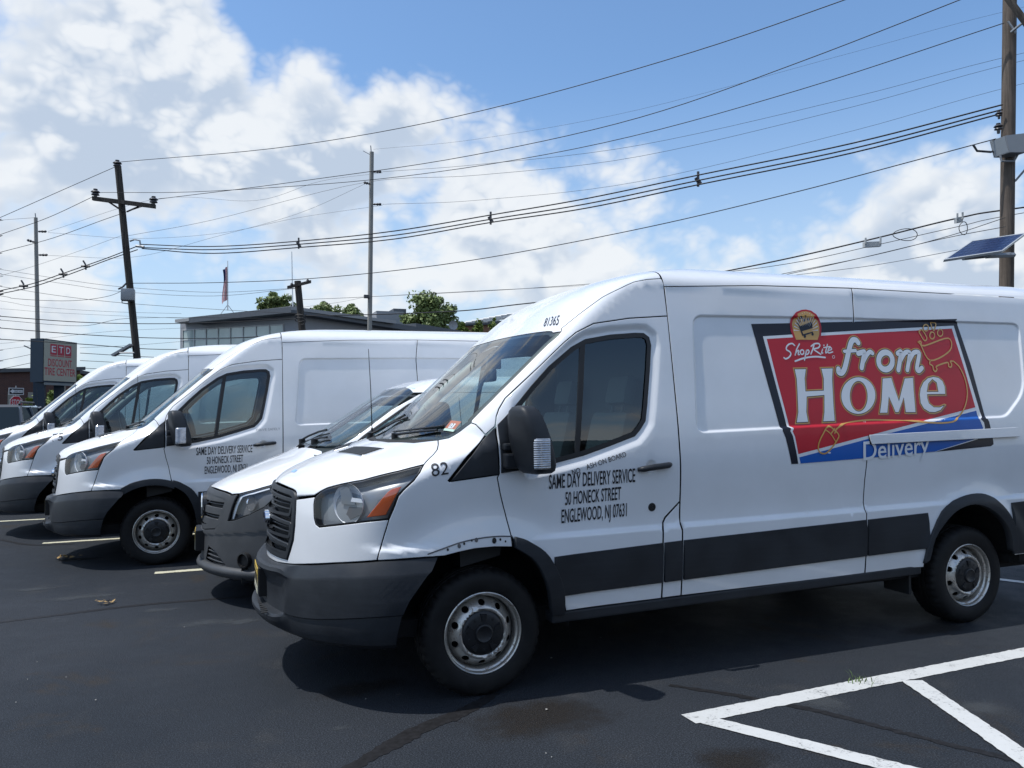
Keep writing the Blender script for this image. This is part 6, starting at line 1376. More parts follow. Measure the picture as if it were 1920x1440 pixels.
WR_ = [  # from the right pole to the left poles
 ([(1640,-20),(1300,97),(905,207),(560,272),(222,304)], 15, 27, .012, 'wire', 'topmost wire, sweeping down to the tip of the leaning dark pole'),
 ([(1850,-20),(1500,116),(1200,220),(880,292),(560,340),(290,374)], 15, 27, .012, 'wire', 'upper wire reaching the right end of the leaning pole crossarm'),
 ([(1883,43),(1500,168),(1130,268),(760,330),(400,358),(180,361)], 15, 27, .011, 'wire', 'upper wire reaching the left end of the leaning pole crossarm'),
 ([(1925,98),(1600,182),(1200,272),(900,308),(717,322)], 40, 46, .013, 'wire_bare', 'upper of two pale parallel wires to the middle grey pole'),
 ([(1925,112),(1600,200),(1200,293),(900,328),(684,342),(400,412),(240,442)], 40, 46, .013, 'wire_bare', 'lower of two pale parallel wires to the middle grey pole'),
 ([(1925,155),(1600,245),(1200,340),(900,375),(717,383)], 40, 46, .012, 'wire_bare', 'thin wire to the lowest insulator of the middle grey pole'),
 ([(1925,12),(1600,98),(1200,205),(900,260),(700,280)], 40, 46, .008, 'wire_bare', 'faint thin wire to the tip of the middle grey pole'),
 ([(1880,196),(1600,268),(1310,328),(1100,372),(920,403),(740,433),(560,452),(400,462),(262,458)], 15, 27, .020, 'wire', 'top cable of the thick black three-cable bundle'),
 ([(1880,205),(1600,278),(1310,338),(1100,382),(920,411),(740,441),(560,458),(400,468),(264,464)], 15.1, 27, .020, 'wire', 'middle cable of the thick black three-cable bundle'),
 ([(1880,212),(1600,286),(1310,346),(1100,390),(920,417),(740,448),(560,464),(400,475),(266,466)], 15.2, 27, .020, 'wire', 'bottom cable of the thick black three-cable bundle'),
 ([(1868,260),(1700,305),(1500,358),(1250,418),(1000,468),(800,500),(585,522),(400,530),(240,531)], 15, 27, .013, 'wire', 'twisted wire running below the thick cable bundle'),
 ([(1925,388),(1800,408),(1640,447),(1480,484),(1300,520),(1100,555),(960,572),(860,583),(690,590),(566,592)], 15, 33, .024, 'wire', 'thick lowest telephone cable dipping behind the van roof'),
 ([(1925,398),(1800,424),(1640,460),(1480,494),(1300,516),(1000,540),(700,556),(560,562)], 15, 33, .010, 'wire', 'thin wire running beside the thick telephone cable'),
 ([(1885,408),(1780,442),(1640,478),(1460,515)], 15, 19, .009, 'wire', 'short drop wire crossing the cloud at the right'),
 ([(1885,425),(1770,447),(1600,487),(1450,520)], 15, 19, .009, 'wire', 'lower drop wire crossing the cloud at the right'),
 ([(1800,468),(1640,497),(1480,517)], 15, 19, .007, 'wire_bare', 'faint wire just left of the solar panel'),
 # left side
 ([(218,312),(120,355),(0,408),(-60,433)], 27, 30, .012, 'wire', 'wire from the leaning pole tip to the left edge'),
 ([(176,368),(90,408),(0,440),(-60,462)], 27, 30, .012, 'wire', 'wire from the leaning crossarm to the left edge'),
 ([(286,381),(200,410),(100,446),(0,473),(-60,488)], 27, 30, .012, 'wire', 'wire from the right crossarm end to the left edge'),
 ([(66,408),(0,413),(-60,420)], 49, 52, .012, 'wire_bare', 'thin wire leaving the tip of the far left pole'),
 ([(256,462),(200,484),(120,512),(60,532),(0,545),(-60,560)], 27, 30, .020, 'wire', 'upper black cable falling left from the leaning pole'),
 ([(258,468),(200,488),(120,518),(60,538),(0,551),(-60,566)], 27, 30, .020, 'wire', 'lower black cable falling left from the leaning pole'),
 ([(232,440),(150,470),(60,500),(0,517),(-60,532)], 46, 50, .010, 'wire_bare', 'thin wire above the black cables at left'),
 ([(-60,497),(0,505),(120,524),(230,538),(400,548),(560,540)], 50, 33, .010, 'wire', 'nearly level wire passing behind the flag, upper'),
 ([(-60,506),(0,514),(120,532),(230,547),(400,555),(553,541)], 50, 33, .010, 'wire', 'nearly level wire passing behind the flag, lower'),
 ([(-60,530),(0,537),(100,553),(230,568),(420,581),(560,588)], 30, 33, .010, 'wire', 'sagging wire below the flag foot'),
 ([(-60,547),(30,560),(130,564),(200,556),(238,541)], 30, 27, .010, 'wire', 'wire rising to the clamp on the leaning pole'),
 ([(-60,588),(0,593),(150,604),(300,607),(450,603),(566,597)], 24, 33, .018, 'wire', 'dark level cable crossing the leaning pole foot, upper'),
 ([(-60,610),(0,615),(150,627),(300,634),(450,633),(566,625)], 24, 33, .018, 'wire', 'dark level cable crossing the leaning pole foot, middle'),
 ([(-60,632),(0,636),(150,645),(300,655),(450,650),(560,632)], 24, 33, .018, 'wire', 'dark level cable crossing the leaning pole foot, lowest'),
 ([(-60,596),(0,600),(150,611),(240,597),(420,596),(560,600)], 26, 33, .010, 'wire', 'thin wire between the dark level cables'),
 ([(150,662),(250,668),(340,672)], 30, 32, .014, 'wire', 'short dark wire behind the tire shop sign'),
 ([(150,676),(250,681),(330,684)], 30, 32, .012, 'wire', 'lower short wire behind the tire shop sign'),
 ([(150,690),(220,693),(270,694)], 30, 32, .012, 'wire', 'lowest short wire behind the tire shop sign'),
 ([(-60,684),(0,676),(60,664)], 40, 44, .014, 'wire', 'wire running to the sign from the left edge'),
 ([(-60,700),(0,692),(60,680)], 40, 44, .016, 'wire', 'lower wire running to the sign from the left edge'),
 ([(-60,664),(0,656),(60,648)], 40, 44, .009, 'wire', 'fine wire ending at the sign top corner'),
 ([(-60,556),(60,574),(200,584),(340,588)], 44, 48, .010, 'wire', 'fine level wire left of the office, upper'),
 ([(-60,575),(80,585),(220,592),(345,597)], 44, 48, .009, 'wire', 'fine level wire left of the office, lower'),
 ([(-60,648),(40,640),(200,622),(345,615)], 44, 48, .009, 'wire', 'fine wire rising from the left edge to the office'),
 ([(150,652),(240,648),(345,640)], 36, 44, .009, 'wire', 'fine wire between the sign and the office windows'),
 ([(717,324),(600,340),(480,376),(300,372),(90,434)], 46, 49, .010, 'wire_bare', 'far wire linking the two grey poles, upper'),
 ([(717,385),(560,408),(420,436),(260,447),(90,436)], 46, 49, .010, 'wire_bare', 'far wire linking the two grey poles, middle'),
 ([(684,345),(560,400),(400,445),(250,482),(90,479)], 46, 49, .010, 'wire_bare', 'far wire linking the two grey poles, lower'),
 ([(688,556),(640,566),(575,575),(500,586)], 46, 48, .010, 'wire', 'short wire from the middle grey pole to the building'),
 ([(700,556),(900,545),(1100,535),(1300,517)], 46, 44, .010, 'wire', 'wire from the middle grey pole going right behind the van')]
for P_, d0, d1, r, m_, lb in WR_: wire(P_, d0, d1, r, lb, m_)
# spacers on the cable bundle and splice cases
pmat('case_grey', (.42,.43,.42), .5)
for k, (x, y, d, lb) in enumerate(((1309,337,18.0,'right'), (920,410,21.2,'middle'), (560,457,24.6,'left'))):
    c = pt(x, y, d); e = empty('cable_spacer', tuple(c), label='cable spacer on the thick black bundle, ' + lb + ' of three', cat='cable spacer', group='cable spacers')
    MB().tube([CAM_U*.19, CAM_U*-.16], .03, 6).build('body', MAT['insulator'], e); MB().tube([CAM_R*-.05 + CAM_U*.05, CAM_R*.05 + CAM_U*-.1], .05, 6).build('clamp', MAT['insulator'], e)
for k, (x, y, lb) in enumerate(((44,535,'leftmost of three'), (118,513,'middle of three'), (160,498,'nearest the leaning pole'))):
    c = pt(x, y, 28); e = empty('cable_clamp', tuple(c), label='small forked clamp on the left cables, ' + lb, cat='cable clamp', group='clamps on the left cables')
    MB().tube([CAM_R*-.08 + CAM_U*.18, CAM_U*.05, CAM_R*.02 + CAM_U*-.15], .03, 6).build('body', MAT['insulator'], e); MB().tube([CAM_R*-.14 + CAM_U*-.02, CAM_R*.15 + CAM_U*-.03], .045, 6).build('jaw', MAT['insulator'], e)
for x, y, lb in ((1637,457,'pale splice case hanging on the thick telephone cable'), (1800,411,'small pale splice clip on the cable near the wooden pole')):
    c = pt(x, y, 15.8); e = empty('splice_case', tuple(c), label=lb, cat='splice case'); s = .17 if x < 1700 else .06
    MB().prism([(-s,-.07),(s,-.05),(s,.05),(-s,.04)], (0,0,0), CAM_R, CAM_U, CAM_D*.1).build('case', MAT['case_grey'], e); MB().tube([CAM_R*-s*.9 + CAM_U*.12, CAM_R*-s*.9], .02, 6).build('hanger', MAT['case_grey'], e); MB().tube([CAM_R*s*.9 + CAM_U*.14, CAM_R*s*.9], .02, 6).build('hanger', MAT['case_grey'], e)
for (x, y, rx, ry, lb) in ((1697,440,23,11,'wire loop beside the pale splice case'), (1806,428,8,12,'wire loop beside the small splice clip')):
    P_ = [pt(x + rx*math.cos(a), y + ry*math.sin(a)*(1 + .2*math.cos(a)), 15.7) for a in np.linspace(0, 2*math.pi, 25)]
    tag(MB().tube(P_, .008, 5, cap=False).build('wire_loop', MAT['wire']), lb, 'wire')
# ---------------------------------------------------------------- grey office building
def _gwall(t, b):
    n = t.noise(geo(t), .6, 5, .6); t.put(b.inputs['Base Color'], t.mix(n, (.27,.28,.30), (.34,.35,.37)))
pmat('grey_wall', (.14,.145,.15), .7, build=_gwall); pmat('fascia_pale', (.34,.34,.335), .6); pmat('fascia_dark', (.085,.095,.108), .55); pmat('mullion', (.50,.51,.50), .5)
def _pane(t, b):
    n = t.noise(geo(t), .35, 3, .5); t.put(b.inputs['Base Color'], t.mix(t.mapr(n, .35, .65), (.32,.40,.38), (.48,.56,.53)))
pmat('pane_pale', (.25,.31,.30), .12, 0, 1., build=_pane); pmat('pane_dark', (.055,.065,.07), .08, 0, 1.)
bA, bC, bB = pt(338,605,50.5), pt(553,583,45.), pt(1040,668,73.)
Z = np.array([0,0,1.])
def flat(p): return np.array([p[0], p[1], 0.])
ob = empty('office_building', tuple(flat(bC)), label='grey two-storey office building with sloping flat roof and window bands', cat='building')
oC = flat(bC)
def wallquad(name, a, b, za0, za1, zb0, zb1, th, mat, par=None, out=0.):
    """a wall slab from ground point a to b, bottom/top heights given at each end"""
    a, b = flat(a) - oC, flat(b) - oC; u = (b - a)/np.linalg.norm(b - a); n = np.array([u[1], -u[0], 0]); 
    if np.dot(n, CAM_P - oC - a) < 0: n = -n
    o = n*out; V = [a + o + Z*za0, b + o + Z*zb0, b + o + Z*zb1, a + o + Z*za1]; V += [v - n*th for v in V]
    return MB().add(V, [(0,1,2,3),(7,6,5,4),(0,4,5,1),(1,5,6,2),(2,6,7,3),(3,7,4,0)]).build(name, MAT[mat], par or ob)
zA, zC, zB = bA[2], bC[2], bB[2]
wallquad('wall', bA, bC, 0, zA + .0, 0, zC, .4, 'grey_wall'); wallquad('wall', bC, bB, 0, zC, 0, zB, .4, 'grey_wall')
def lerp(a, b, t): return np.array(a) + (np.array(b) - np.array(a))*t
# left face windows, two rows
nL = 8
for i in range(nL):
    t0, t1 = .035 + i*.88/nL, .035 + (i + .93)*.88/nL; a, b = lerp(bA, bC, t0), lerp(bA, bC, t1); hz = lambda t: zA + (zC - zA)*t - .48 - .25*t
    za, zb = hz(t0), hz(t1)
    for lo, hi in ((1.55,.70),(.66,.04)):
        wallquad('window', a, b, za - lo, za - hi, zb - lo, zb - hi, .06, 'pane_pale', out=.03)
for i in range(nL + 1):
    t0 = .035 + (i - .05)*.88/nL; a, b = lerp(bA, bC, t0), lerp(bA, bC, t0 + .006); za = hz(t0); wallquad('mullion', a, b, za - 1.6, za, za - 1.6, za, .1, 'mullion', out=.08)
for f in (.65, 1.58, 0): wallquad('transom', lerp(bA, bC, .03), lerp(bA, bC, .915), hz(.03) - f - .06, hz(.03) - f, hz(.915) - f - .06, hz(.915) - f, .1, 'mullion', out=.07)
# right face window band
nR = 13
for i in range(nR):
    t0, t1 = .03 + i*.9/nR, .03 + (i + .94)*.9/nR; a, b = lerp(bC, bB, t0), lerp(bC, bB, t1); top = lambda t: zC + (zB - zC)*t - 1.05 - .25*t
    wallquad('window', a, b, top(t0) - 1.6, top(t0), top(t1) - 1.6, top(t1), .06, 'pane_dark', out=.03)
    wallquad('mullion', lerp(bC, bB, t1), lerp(bC, bB, t1 + .06*.9/nR), top(t1) - 1.6, top(t1), top(t1) - 1.6, top(t1), .08, 'mullion', out=.06)
# roof slab with overhang
rA, rC, rB = pt(328,599,49.6), pt(546,574,43.8), pt(1045,655,72.)
def slab(name, P, Q, th, depth, mat, lift=0.):
    P, Q = np.array(P), np.array(Q); u = flat(Q) - flat(P); u /= np.linalg.norm(u); n = np.array([-u[1], u[0], 0]); 
    if np.dot(n, flat(P) - flat(CAM_P)) < 0: n = -n
    V = [P, Q, Q + n*depth, P + n*depth]; V = [v - oC + Z*lift for v in V]; V = V + [v - Z*th for v in V]
    return MB().add(V, [(0,1,2,3),(7,6,5,4),(0,4,5,1),(1,5,6,2),(2,6,7,3),(3,7,4,0)]).build(name, MAT[mat], ob)
slab('roof_edge', rA, rC, .20, 9, 'fascia_pale'); slab('roof_edge', rC, rB, .34, 9, 'fascia_dark', -.02); slab('roof_edge', rC + (rB - rC)*.35, rB, .25, 8, 'fascia_dark', .22)
for x0, y0, x1, y1, d, m_ in ((706,582,762,612,66,'grey_wall'), (738,578,764,606,67,'fascia_dark')):
    a, b = pt(x0, y1, d) - oC, pt(x1, y0, d) - oC
    MB().box((min(a[0], b[0]), a[1], a[2] - 1.5), (max(a[0], b[0]), a[1] + 3, b[2])).build('roof_plant', MAT[m_], ob)
# dish on the roof
c = pt(849,610,62) ; e = empty('satellite_dish', tuple(c), label='round grey dish on the low end of the office roof', cat='satellite dish')
MB().lathe([(.38,.10),(.30,.05),(.15,.01),(.001,0)], (0,0,0), tuple(-CAM_D + CAM_R*.5), 20).build('dish', MAT['galv'], e, smooth=True); MB().tube([(0,0,0),(0,.1,-.8)], .04, 6).build('stand', MAT['galv'], e)
# masts and flag
def mast(name, p0, p1, d, label, r=.04):
    a, b = pt(*p0, d), pt(*p1, d); e = empty(name, tuple(b), label=label, cat='flagpole'); MB().tube([np.zeros(3), a - b], [r, r*.6], 8).build('shaft', MAT['alu'], e)
    for s in (-1, 1): MB().tube([CAM_R*.45*s + Z*-.25, Z*.35], .02, 5).build('stay', MAT['galv'], e)
    return e
mast('flagpole', (427,489), (427,582), 48., 'white flagpole standing on the office roof with the flag'); mast('mast', (547,472), (549,578), 46., 'bare thin mast on the corner of the office roof')
def _flag(t, b):
    tc = t.new('ShaderNodeTexCoord'); s = t.new('ShaderNodeSeparateXYZ'); t.put(s.inputs[0], tc.outputs['UV'])
    st = t.math('GREATER_THAN', t.math('FRACT', t.math('MULTIPLY', s.outputs[0], 6.5)), .5); c = t.mix(st, (.45,.02,.03), (.75,.75,.75))
    can = t.math('MULTIPLY', t.math('GREATER_THAN', s.outputs[1], .62), t.math('GREATER_THAN', s.outputs[0], .40)); t.put(b.inputs['Base Color'], t.mix(can, c, (.02,.03,.12)))
pmat('flag_cloth', (.5,.1,.1), .8, build=_flag)
V = []; UV = []; F = []; nu, nv = 14, 16
for j in range(nv + 1):
    for i in range(nu + 1):
        u, v = i/nu, j/nv; wx = .34*(1 - v*.0)*(.35 + .65*(1 - v)**.5)
        x = -.02 - u*(.30 + .07*math.sin(v*5 + 1)); fold = .08*math.sin(u*8 + v*2)
        V.append(CAM_R*x + CAM_D*fold + Z*(v*2.05 - u*.30*(1 - v*.3))); UV.append((u, v))
for j in range(nv):
    for i in range(nu): a = j*(nu + 1) + i; F.append((a, a + 1, a + nu + 2, a + nu + 1))
fo = mobj('flag', V, F, MAT['flag_cloth'], None, smooth=True); fo.location = tuple(pt(427,561,47.95)); uvl = fo.data.uv_layers.new(name='UVMap')
for l in fo.data.loops: uvl.data[l.index].uv = UV[l.vertex_index]
tag(fo, 'red, white and blue striped flag hanging limp from the roof flagpole', 'flag')
# ---------------------------------------------------------------- tire shop sign
pmat('sign_blue', (.008,.024,.045), .5); pmat('sign_cream', (.44,.42,.33), .4); pmat('sign_red', (.50,.045,.07), .5); pmat('sign_trim', (.22,.24,.24), .5)
S0, S1 = pt(80,722,38.), pt(143.6,724,40.6); zt, zb_ = pt(80,634,38.)[2], pt(80,716,38.)[2]
f_ = flat(S1) - flat(S0); Lf = np.linalg.norm(f_); f_ /= Lf; bk = np.array([-f_[1], f_[0], 0]); 
if np.dot(bk, flat(S0) - flat(CAM_P)) < 0: bk = -bk
sg = empty('shop_sign', tuple(flat(S0)), label='large cream and blue sign box reading ETD DISCOUNT TIRE CENTER on posts', cat='sign')
H_ = zt - zb_
MB().add([q*Lf*f_ + w*bk*.66 + Z*z for z in (zb_, zt) for q, w in ((0,0),(1,0),(1,1),(0,1))], [(0,3,2,1),(4,5,6,7),(0,1,5,4),(1,2,6,5),(2,3,7,6),(3,0,4,7)]).build('cabinet', MAT['sign_blue'], sg)
fr_ = lambda u, v, o: f_*u + Z*(zb_ + v) - bk*o
def quadp(u0, v0, u1, v1, o, th, name, mat, par=sg): return MB().prism([(u0,v0),(u1,v0),(u1,v1),(u0,v1)], fr_(0,0,o), f_, Z, bk*-th).build(name, MAT[mat], par)
face = quadp(.05, .07, Lf - .07, H_ - .06, .004, .02, 'sign_face', 'sign_cream')
def stext(s, u0, u1, v, h, mat, o, bold=True):
    Vt, Ft = text_mesh(s, bold); Vt = Vt - [Vt[:,0].min(), 0]; Vt = Vt/[Vt[:,0].max(), text_cap()]
    return mobj('lettering', [fr_(u0 + a*(u1 - u0), v + b*h, o) for a, b in Vt], Ft, MAT[mat], face)
for k, ch in enumerate('ETD'):
    u = Lf*(.19 + .215*k); quadp(u, H_*.645, u + Lf*.19, H_*.895, .026, .004, 'letter_block', 'sign_red', face); stext(ch, u + Lf*.035, u + Lf*.155, H_*.70, H_*.15, 'vinyl_white', .034)
    quadp(u, H_*.61, u + Lf*.19, H_*.63, .026, .004, 'letter_bar', 'sign_red', face)
stext('DISCOUNT', Lf*.13, Lf*.83, H_*.375, H_*.17, 'sign_red', .028); stext('TIRE CENTER', Lf*.03, Lf*.94, H_*.165, H_*.17, 'sign_red', .028)
quadp(.1, -.14, Lf - .1, -.02, .0, .05, 'light_bar', 'sign_trim')
for u in (Lf*.10, Lf*.68): MB().box((-.24,-.2,0), (.24,.2,zb_)).build('post', MAT['sign_blue'], sg).location = tuple(f_*u + bk*.35)
# ---------------------------------------------------------------- stop and one-way signs
pmat('stop_red', (.50,.015,.03), .4); pmat('sign_white', (.75,.75,.74), .5)
DS = 47.; c = pt(30.2,754,DS); ss = empty('stop_sign', tuple(flat(c)), label='red octagonal STOP sign on a post by the brick building', cat='road sign')
ru = CAM_R*.42 + np.array([CAM_D[0], CAM_D[1], 0])*.90; ru = flat(ru)/np.linalg.norm(flat(ru)); nf = np.array([ru[1], -ru[0], 0])
if np.dot(nf, CAM_P - c) < 0: nf = -nf
octp = lambda r: [(r*math.cos(math.radians(22.5 + 45*k)), r*math.sin(math.radians(22.5 + 45*k))) for k in range(8)]
zc_ = Z*c[2]
MB().prism(octp(.41), zc_, ru, Z, nf*.01).build('border', MAT['sign_white'], ss); pn = MB().prism(octp(.375), zc_ + nf*.012, ru, Z, nf*.006).build('panel', MAT['stop_red'], ss)
Vt, Ft = text_mesh('STOP', True); Vt = (Vt - [Vt[:,0].mean(), text_cap()/2])*[.62/ (Vt[:,0].max() - Vt[:,0].min()), .30/text_cap()]
mobj('lettering', [zc_ + nf*.021 + ru*a + Z*b for a, b in Vt], Ft, MAT['sign_white'], ss); MB().tube([nf*-.02, zc_ + nf*-.02 + Z*1.0], .035, 8).build('post', MAT['galv'], ss)
ow = empty('one_way_sign', tuple(c + Z*.66), label='black and white ONE WAY arrow sign above the stop sign', cat='road sign')
MB().prism([(-.46,-.21),(.46,-.21),(.46,.21),(-.46,.21)], (0,0,0), ru, Z, nf*.012).build('border', MAT['sign_white'], ow); MB().prism([(-.42,-.17),(.42,-.17),(.42,.17),(-.42,.17)], nf*.013, ru, Z, nf*.004).build('panel', MAT['black'], ow)
MB().prism([(-.40,0),(-.20,.14),(-.20,.08),(.38,.08),(.38,-.08),(-.20,-.08),(-.20,-.14)], nf*.018, ru, Z, nf*.004).build('arrow', MAT['sign_white'], ow)
Vt, Ft = text_mesh('ONE WAY', True); Vt = (Vt - [Vt[:,0].mean(), text_cap()/2])*[.50/(Vt[:,0].max() - Vt[:,0].min()), .10/text_cap()]; mobj('lettering', [nf*.0235 + ru*(a + .08) + Z*b for a, b in Vt], Ft, MAT['black'], ow)
# ---------------------------------------------------------------- brick buildings
def _brick(t, b):
    p = geo(t); br = t.new('ShaderNodeTexBrick'); m = t.new('ShaderNodeMapping'); m.inputs['Rotation'].default_value = (math.radians(90), 0, 0); t.put(m.inputs[0], p); t.put(br.inputs['Vector'], m.outputs[0]); br.inputs['Scale'].default_value = 2.2; br.inputs['Mortar Size'].default_value = .012
    br.inputs['Color1'].default_value = (.10,.045,.034,1); br.inputs['Color2'].default_value = (.075,.036,.030,1); br.inputs['Mortar'].default_value = (.13,.10,.09,1); t.put(b.inputs['Base Color'], br.outputs[0])
pmat('brick', (.10,.05,.04), .85, build=_brick); pmat('roof_grey', (.10,.105,.11), .8); pmat('white_metal', (.68,.68,.66), .5); pmat('brick_light', (.26,.14,.09), .85)
def bld(name, px0, px1, d0, d1, pyt0, pyt1, label, wall, roof, deep=14, floors=1, nwin=6, over=.35):
    a, b = pt(px0, pyt0, d0), pt(px1, pyt1, d1); o = flat(a); e = empty(name, tuple(o), label=label, cat='building'); u = flat(b) - o; L = np.linalg.norm(u); u /= L; n = np.array([-u[1], u[0], 0])
    if np.dot(n, o - flat(CAM_P)) < 0: n = -n
    za, zb = a[2], b[2]
    Q = [np.zeros(3), u*L, u*L + n*deep, n*deep]; V = Q + [Q[0] + Z*za, Q[1] + Z*zb, Q[2] + Z*zb, Q[3] + Z*za]
    MB().add(V, [(0,3,2,1),(4,5,6,7),(0,1,5,4),(1,2,6,5),(2,3,7,6),(3,0,4,7)]).build('wall', MAT[wall], e)
    R0 = [Q[0] - u*over - n*over + Z*za, Q[1] + u*over - n*over + Z*zb, Q[2] + u*over + n*over + Z*zb, Q[3] - u*over + n*over + Z*za]; V = R0 + [r + Z*.35 for r in R0]
    MB().add(V, [(0,3,2,1),(4,5,6,7),(0,1,5,4),(1,2,6,5),(2,3,7,6),(3,0,4,7)]).build('roof', MAT[roof], e)
    for i in range(nwin):
        q = L*(i + .5)/nwin; w = L/nwin*.3; zz = min(za, zb)*.42
        MB().prism([(-w,zz),(w,zz),(w,zz + min(za, zb)*.3),(-w,zz + min(za, zb)*.3)], u*q - n*.02, u, Z, n*.05).build('window', MAT['pane_dark'], e)
    return e
bld('brick_building', -120, 150, 66, 78, 702, 694, 'dark brown brick building with grey roof behind the tire shop sign', 'brick', 'roof_grey', nwin=7)
bld('brick_house', 146, 260, 80, 92, 700, 722, 'low brick building right of the tire shop sign', 'brick', 'roof_grey', nwin=3)
bw = bld('brick_house', 858, 1010, 84, 88, 612, 604, 'reddish brick building with white roof slats beyond the office roof', 'brick_light', 'roof_grey', nwin=4)
for k in range(9):
    a = pt(862 + k*11, 606 - k*2.1, 82.5) - np.array(bw.location); MB().tube([a, a + CAM_R*3.0 + Z*.15], .11, 4).build('roof_slat', MAT['white_metal'], bw)
# the building across the lot, seen only as a reflection in glass and paint
bk_ = empty('brown_building', (-30,-34,0), label='long low brown brick building mirrored in the nearest van door window', cat='building')
MB().box((0,-12,0), (75,0,6.2)).build('wall', MAT['brick'], bk_); MB().box((-.4,-12.4,6.2), (75.4,.4,6.7)).build('roof', MAT['roof_grey'], bk_)
for i in range(12): MB().box((3 + i*6,-.02,1.0), (6.4 + i*6,.06,3.4)).build('window', MAT['pane_dark'], bk_)
# ---------------------------------------------------------------- trees
def _leaf(t, b):
    oi = t.new('ShaderNodeNewGeometry').outputs['Random Per Island']; n = t.noise(geo(t), .6, 3, .5)
    t.put(b.inputs['Base Color'], t.mix(t.math('MULTIPLY_ADD', oi, .6, t.math('MULTIPLY', n, .5)), (.085,.125,.035), (.23,.29,.095)))
pmat('leaf', (.06,.10,.02), .6, build=_leaf)
def _leaf2(t, b):
    oi = t.new('ShaderNodeNewGeometry').outputs['Random Per Island']; t.put(b.inputs['Base Color'], t.mix(oi, (.09,.14,.02), (.20,.25,.05)))
pmat('leaf_bright', (.10,.15,.03), .6, build=_leaf2); pmat('bark', (.07,.055,.04), .9)
def tree(px, top, bottom, d, width, label, n=4200, leaf=.22, mat='leaf', blobs=9, name='tree', cat='tree', group='trees beyond the vans'):
    c = pt(px, top, d); foot = flat(c); ztop = c[2]; zb2 = pt(px, bottom, d)[2]; R = width*d/CAM_F/2; root = empty(name, tuple(foot), label=label, cat=cat, group=group)
    hc = (ztop - zb2); cen = Z*(zb2 + hc/2)
    B = []
    for k in range(blobs*3):
        v = rng.normal(size=3); v /= np.linalg.norm(v); q = rng.uniform(.25, .95)
        v = v*q*np.array([R, R, hc*.5]); v[2] -= .12*hc*(abs(v[0])/R)
        rb = R*rng.uniform(.13, .30); B.append((cen + v*.86, np.array([rb, rb, rb*rng.uniform(.6, .9)])))
    for k in range(5): B.append((cen + rng.normal(size=3)*np.array([R, R, hc*.5])*.25, np.array([R*.35, R*.35, hc*.18])))
    MB().tube([np.zeros(3), Z*zb2*.6, cen + Z*hc*.2], [.035*hc + .08, .03*hc + .06, .04], 8).build('trunk', MAT['bark'], root)
    V = np.zeros((n*4, 3)); bi = rng.integers(0, len(B), n)
    for i in range(n):
        ctr, rad = B[bi[i]]; v = rng.normal(size=3); v /= np.linalg.norm(v); r = rng.uniform(.25, 1.25)**.6; p_ = ctr + v*rad*r
        m = v*.6 + rng.normal(size=3)*.55 + Z*.3; m /= np.linalg.norm(m); a = np.cross(m, rng.normal(size=3)); a /= np.linalg.norm(a); b = np.cross(m, a); s = leaf*rng.uniform(.5, 1.15)
        V[4*i:4*i+4] = [p_ - a*s, p_ + b*s*.55, p_ + a*s, p_ - b*s*.55]
    mobj('crown', V, [(4*i, 4*i+1, 4*i+2, 4*i+3) for i in range(n)], MAT[mat], root)
    for k in range(5):
        ctr, rad = B[k]; MB().tube([Z*zb2*.7, lerp(Z*zb2, ctr, .6) , ctr], [.08,.05,.02], 5).build('limb', MAT['bark'], root)
    return root
tree(516, 541, 596, 78, 84, 'broad green tree showing over the office roof left of the mast', 5200, .20)
tree(610, 563, 612, 80, 72, 'small green tree just right of the short wooden pole', 3200, .20); tree(655, 568, 614, 82, 68, 'small green tree left of the middle grey pole', 3000, .20)
tree(806, 541, 640, 64, 126, 'broad green tree rising behind the low end of the office', 9000, .17, blobs=14)
for k, (x, y0, y1, w, lb) in enumerate(((868,592,640,26,'leftmost'), (898,594,640,30,'middle'), (925,590,640,26,'rightmost'))): tree(x, y0, y1, 72, w, 'pale green sapling before the white roof slats, %s of three' % lb, 700, .20, 'leaf_bright', 5)
tree(160, 698, 770, 52, 76, 'bright green tree right behind the tire shop sign', 3600, .20, 'leaf_bright', 9); tree(68, 728, 800, 54, 44, 'bright green bush left of the sign posts', 2000, .18, 'leaf_bright', 8, 'bush', 'bush'); tree(104, 722, 790, 53, 60, 'bright green bush between the sign posts', 2400, .18, 'leaf_bright', 8, 'bush', 'bush')
tree(44, 752, 800, 50, 40, 'dark green hedge below the stop sign', 1800, .16, 'leaf', 8, 'bush', 'bush')
# ---------------------------------------------------------------- dark parked car at the left edge
pmat('car_dark', (.012,.014,.018), .25, 0, 1., .03)
pmat('car_glass', (.010,.018,.026), .08, 0, 0, .03, .04)
cc_ = pt(-30, 790, 19.); cr = empty('parked_car', (cc_[0], cc_[1] + 1.0, 0), rz=0, label='dark parked car with roof rails at the left edge', cat='car'); cr.scale = (1, 1, 1.06)
body = [(-2.3,.35),(-2.35,.75),(-2.2,.95),(-1.2,1.06),(1.95,1.06),(2.2,.95),(2.25,.45),(2.1,.3)]
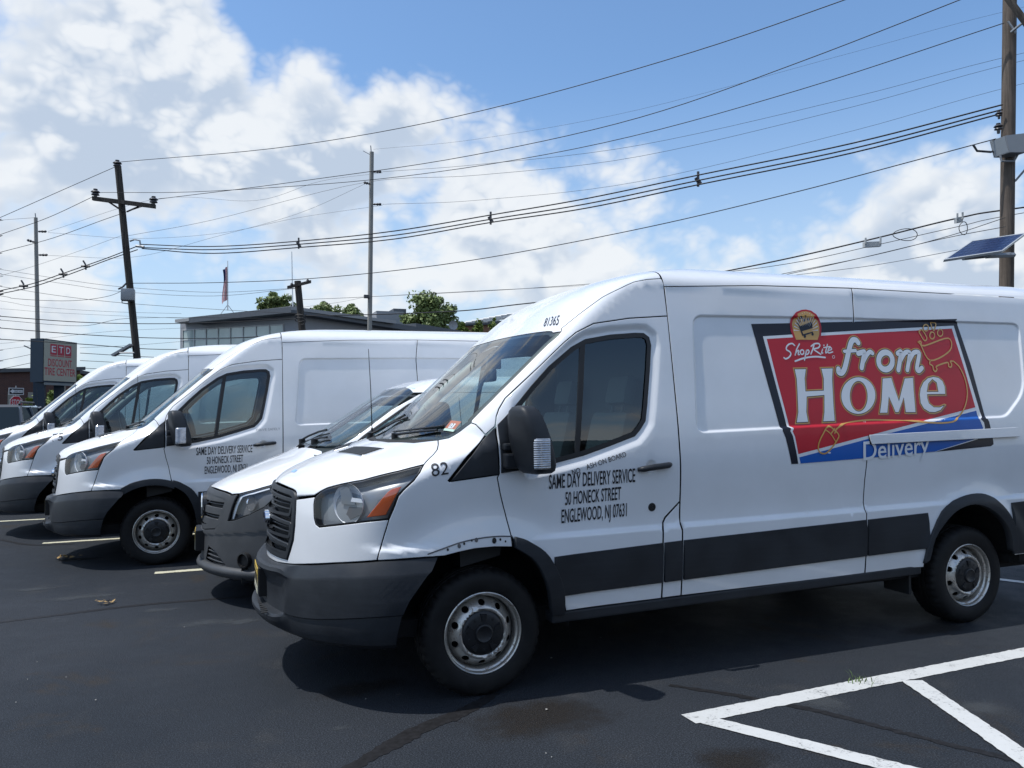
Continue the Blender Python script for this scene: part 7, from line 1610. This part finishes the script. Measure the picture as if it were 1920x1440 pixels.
# car faces -Y: profile along y
def ring(y, z0, z1, hw, hw2): return [(-hw,y,z0),(hw,y,z0),(hw2,y,z1),(-hw2,y,z1)]
secs = [(-2.35,.35,.70,.80,.78),(-2.25,.30,.90,.90,.86),(-1.25,.28,1.06,.95,.90),(.0,.28,1.08,.96,.92),(1.9,.28,1.08,.95,.92),(2.3,.32,1.0,.90,.86)]
V = [v for y, z0, z1, a, b in secs for v in ring(y, z0, z1, a, b)]; F = [(0,3,2,1)] + [(4*i + k, 4*i + (k+1) % 4, 4*i + 4 + (k+1) % 4, 4*i + 4 + k) for i in range(len(secs) - 1) for k in range(4)] + [tuple(4*(len(secs)-1) + k for k in range(4))]
bo = MB().add(V, F).build('body', MAT['car_dark'], cr); bo.modifiers.new('b', 'BEVEL').width = .06; bo.modifiers['b'].segments = 3
rf = MB().add([(-.62,-.30,1.66),(.62,-.30,1.66),(.64,1.9,1.66),(-.64,1.9,1.66),(-.55,-.2,1.72),(.55,-.2,1.72),(.57,1.8,1.72),(-.57,1.8,1.72)], [(0,3,2,1),(4,5,6,7),(0,1,5,4),(1,2,6,5),(2,3,7,6),(3,0,4,7)]).build('roof', MAT['car_dark'], cr)
MB().add([(-.80,-1.15,1.05),(.80,-1.15,1.05),(.60,-.30,1.66),(-.60,-.30,1.66)], [(0,1,2,3)]).build('windshield', MAT['car_glass'], cr)
MB().add([(-.80,2.25,1.05),(.80,2.25,1.05),(.62,1.9,1.66),(-.62,1.9,1.66)], [(3,2,1,0)]).build('rear_window', MAT['car_glass'], cr)
for s in (-1, 1):
    MB().tube([(s*.86,-1.2,1.05),(s*.63,-.30,1.66)], .045, 6).build('pillar', MAT['car_dark'], cr); MB().tube([(s*.88,2.2,1.05),(s*.65,1.9,1.66)], .06, 6).build('pillar', MAT['car_dark'], cr); MB().tube([(s*.88,.6,1.05),(s*.65,.6,1.66)], .05, 6).build('pillar', MAT['car_dark'], cr)
    MB().add([(s*.88,-1.1,1.07),(s*.88,2.2,1.07),(s*.645,1.9,1.65),(s*.635,-.28,1.65)], [(0,1,2,3)]).build('side_window', MAT['car_glass'], cr)
    MB().tube([(s*.56,-.1,1.72),(s*.56,0,1.78),(s*.56,1.6,1.78),(s*.56,1.7,1.72)], .03, 6).build('roof_rail', MAT['black'], cr)
    MB().lathe([(.12,-.02),(.11,.02),(.001,.03)], (s*.68,-2.32,.78), (0,-1,0), 16).build('headlight', MAT['chrome'], cr)
    for y in (-1.4, 1.4):
        w = MB().lathe([(.22,0),(.2,-.03),(.001,-.02)], (s*.93, y, .34), (s,0,0), 24).build('wheel', MAT['silver'], cr); MB().lathe([(.22,0),(.30,.02),(.33,-.02),(.34,-.1),(.33,-.2),(.22,-.2)], (s*.93, y, .34), (s,0,0), 32).build('tyre', MAT['rubber'], w, smooth=True)
MB().box((-.7,-1.0,.95), (.7,-.7,1.10)).build('dashboard', MAT['dash'], cr)
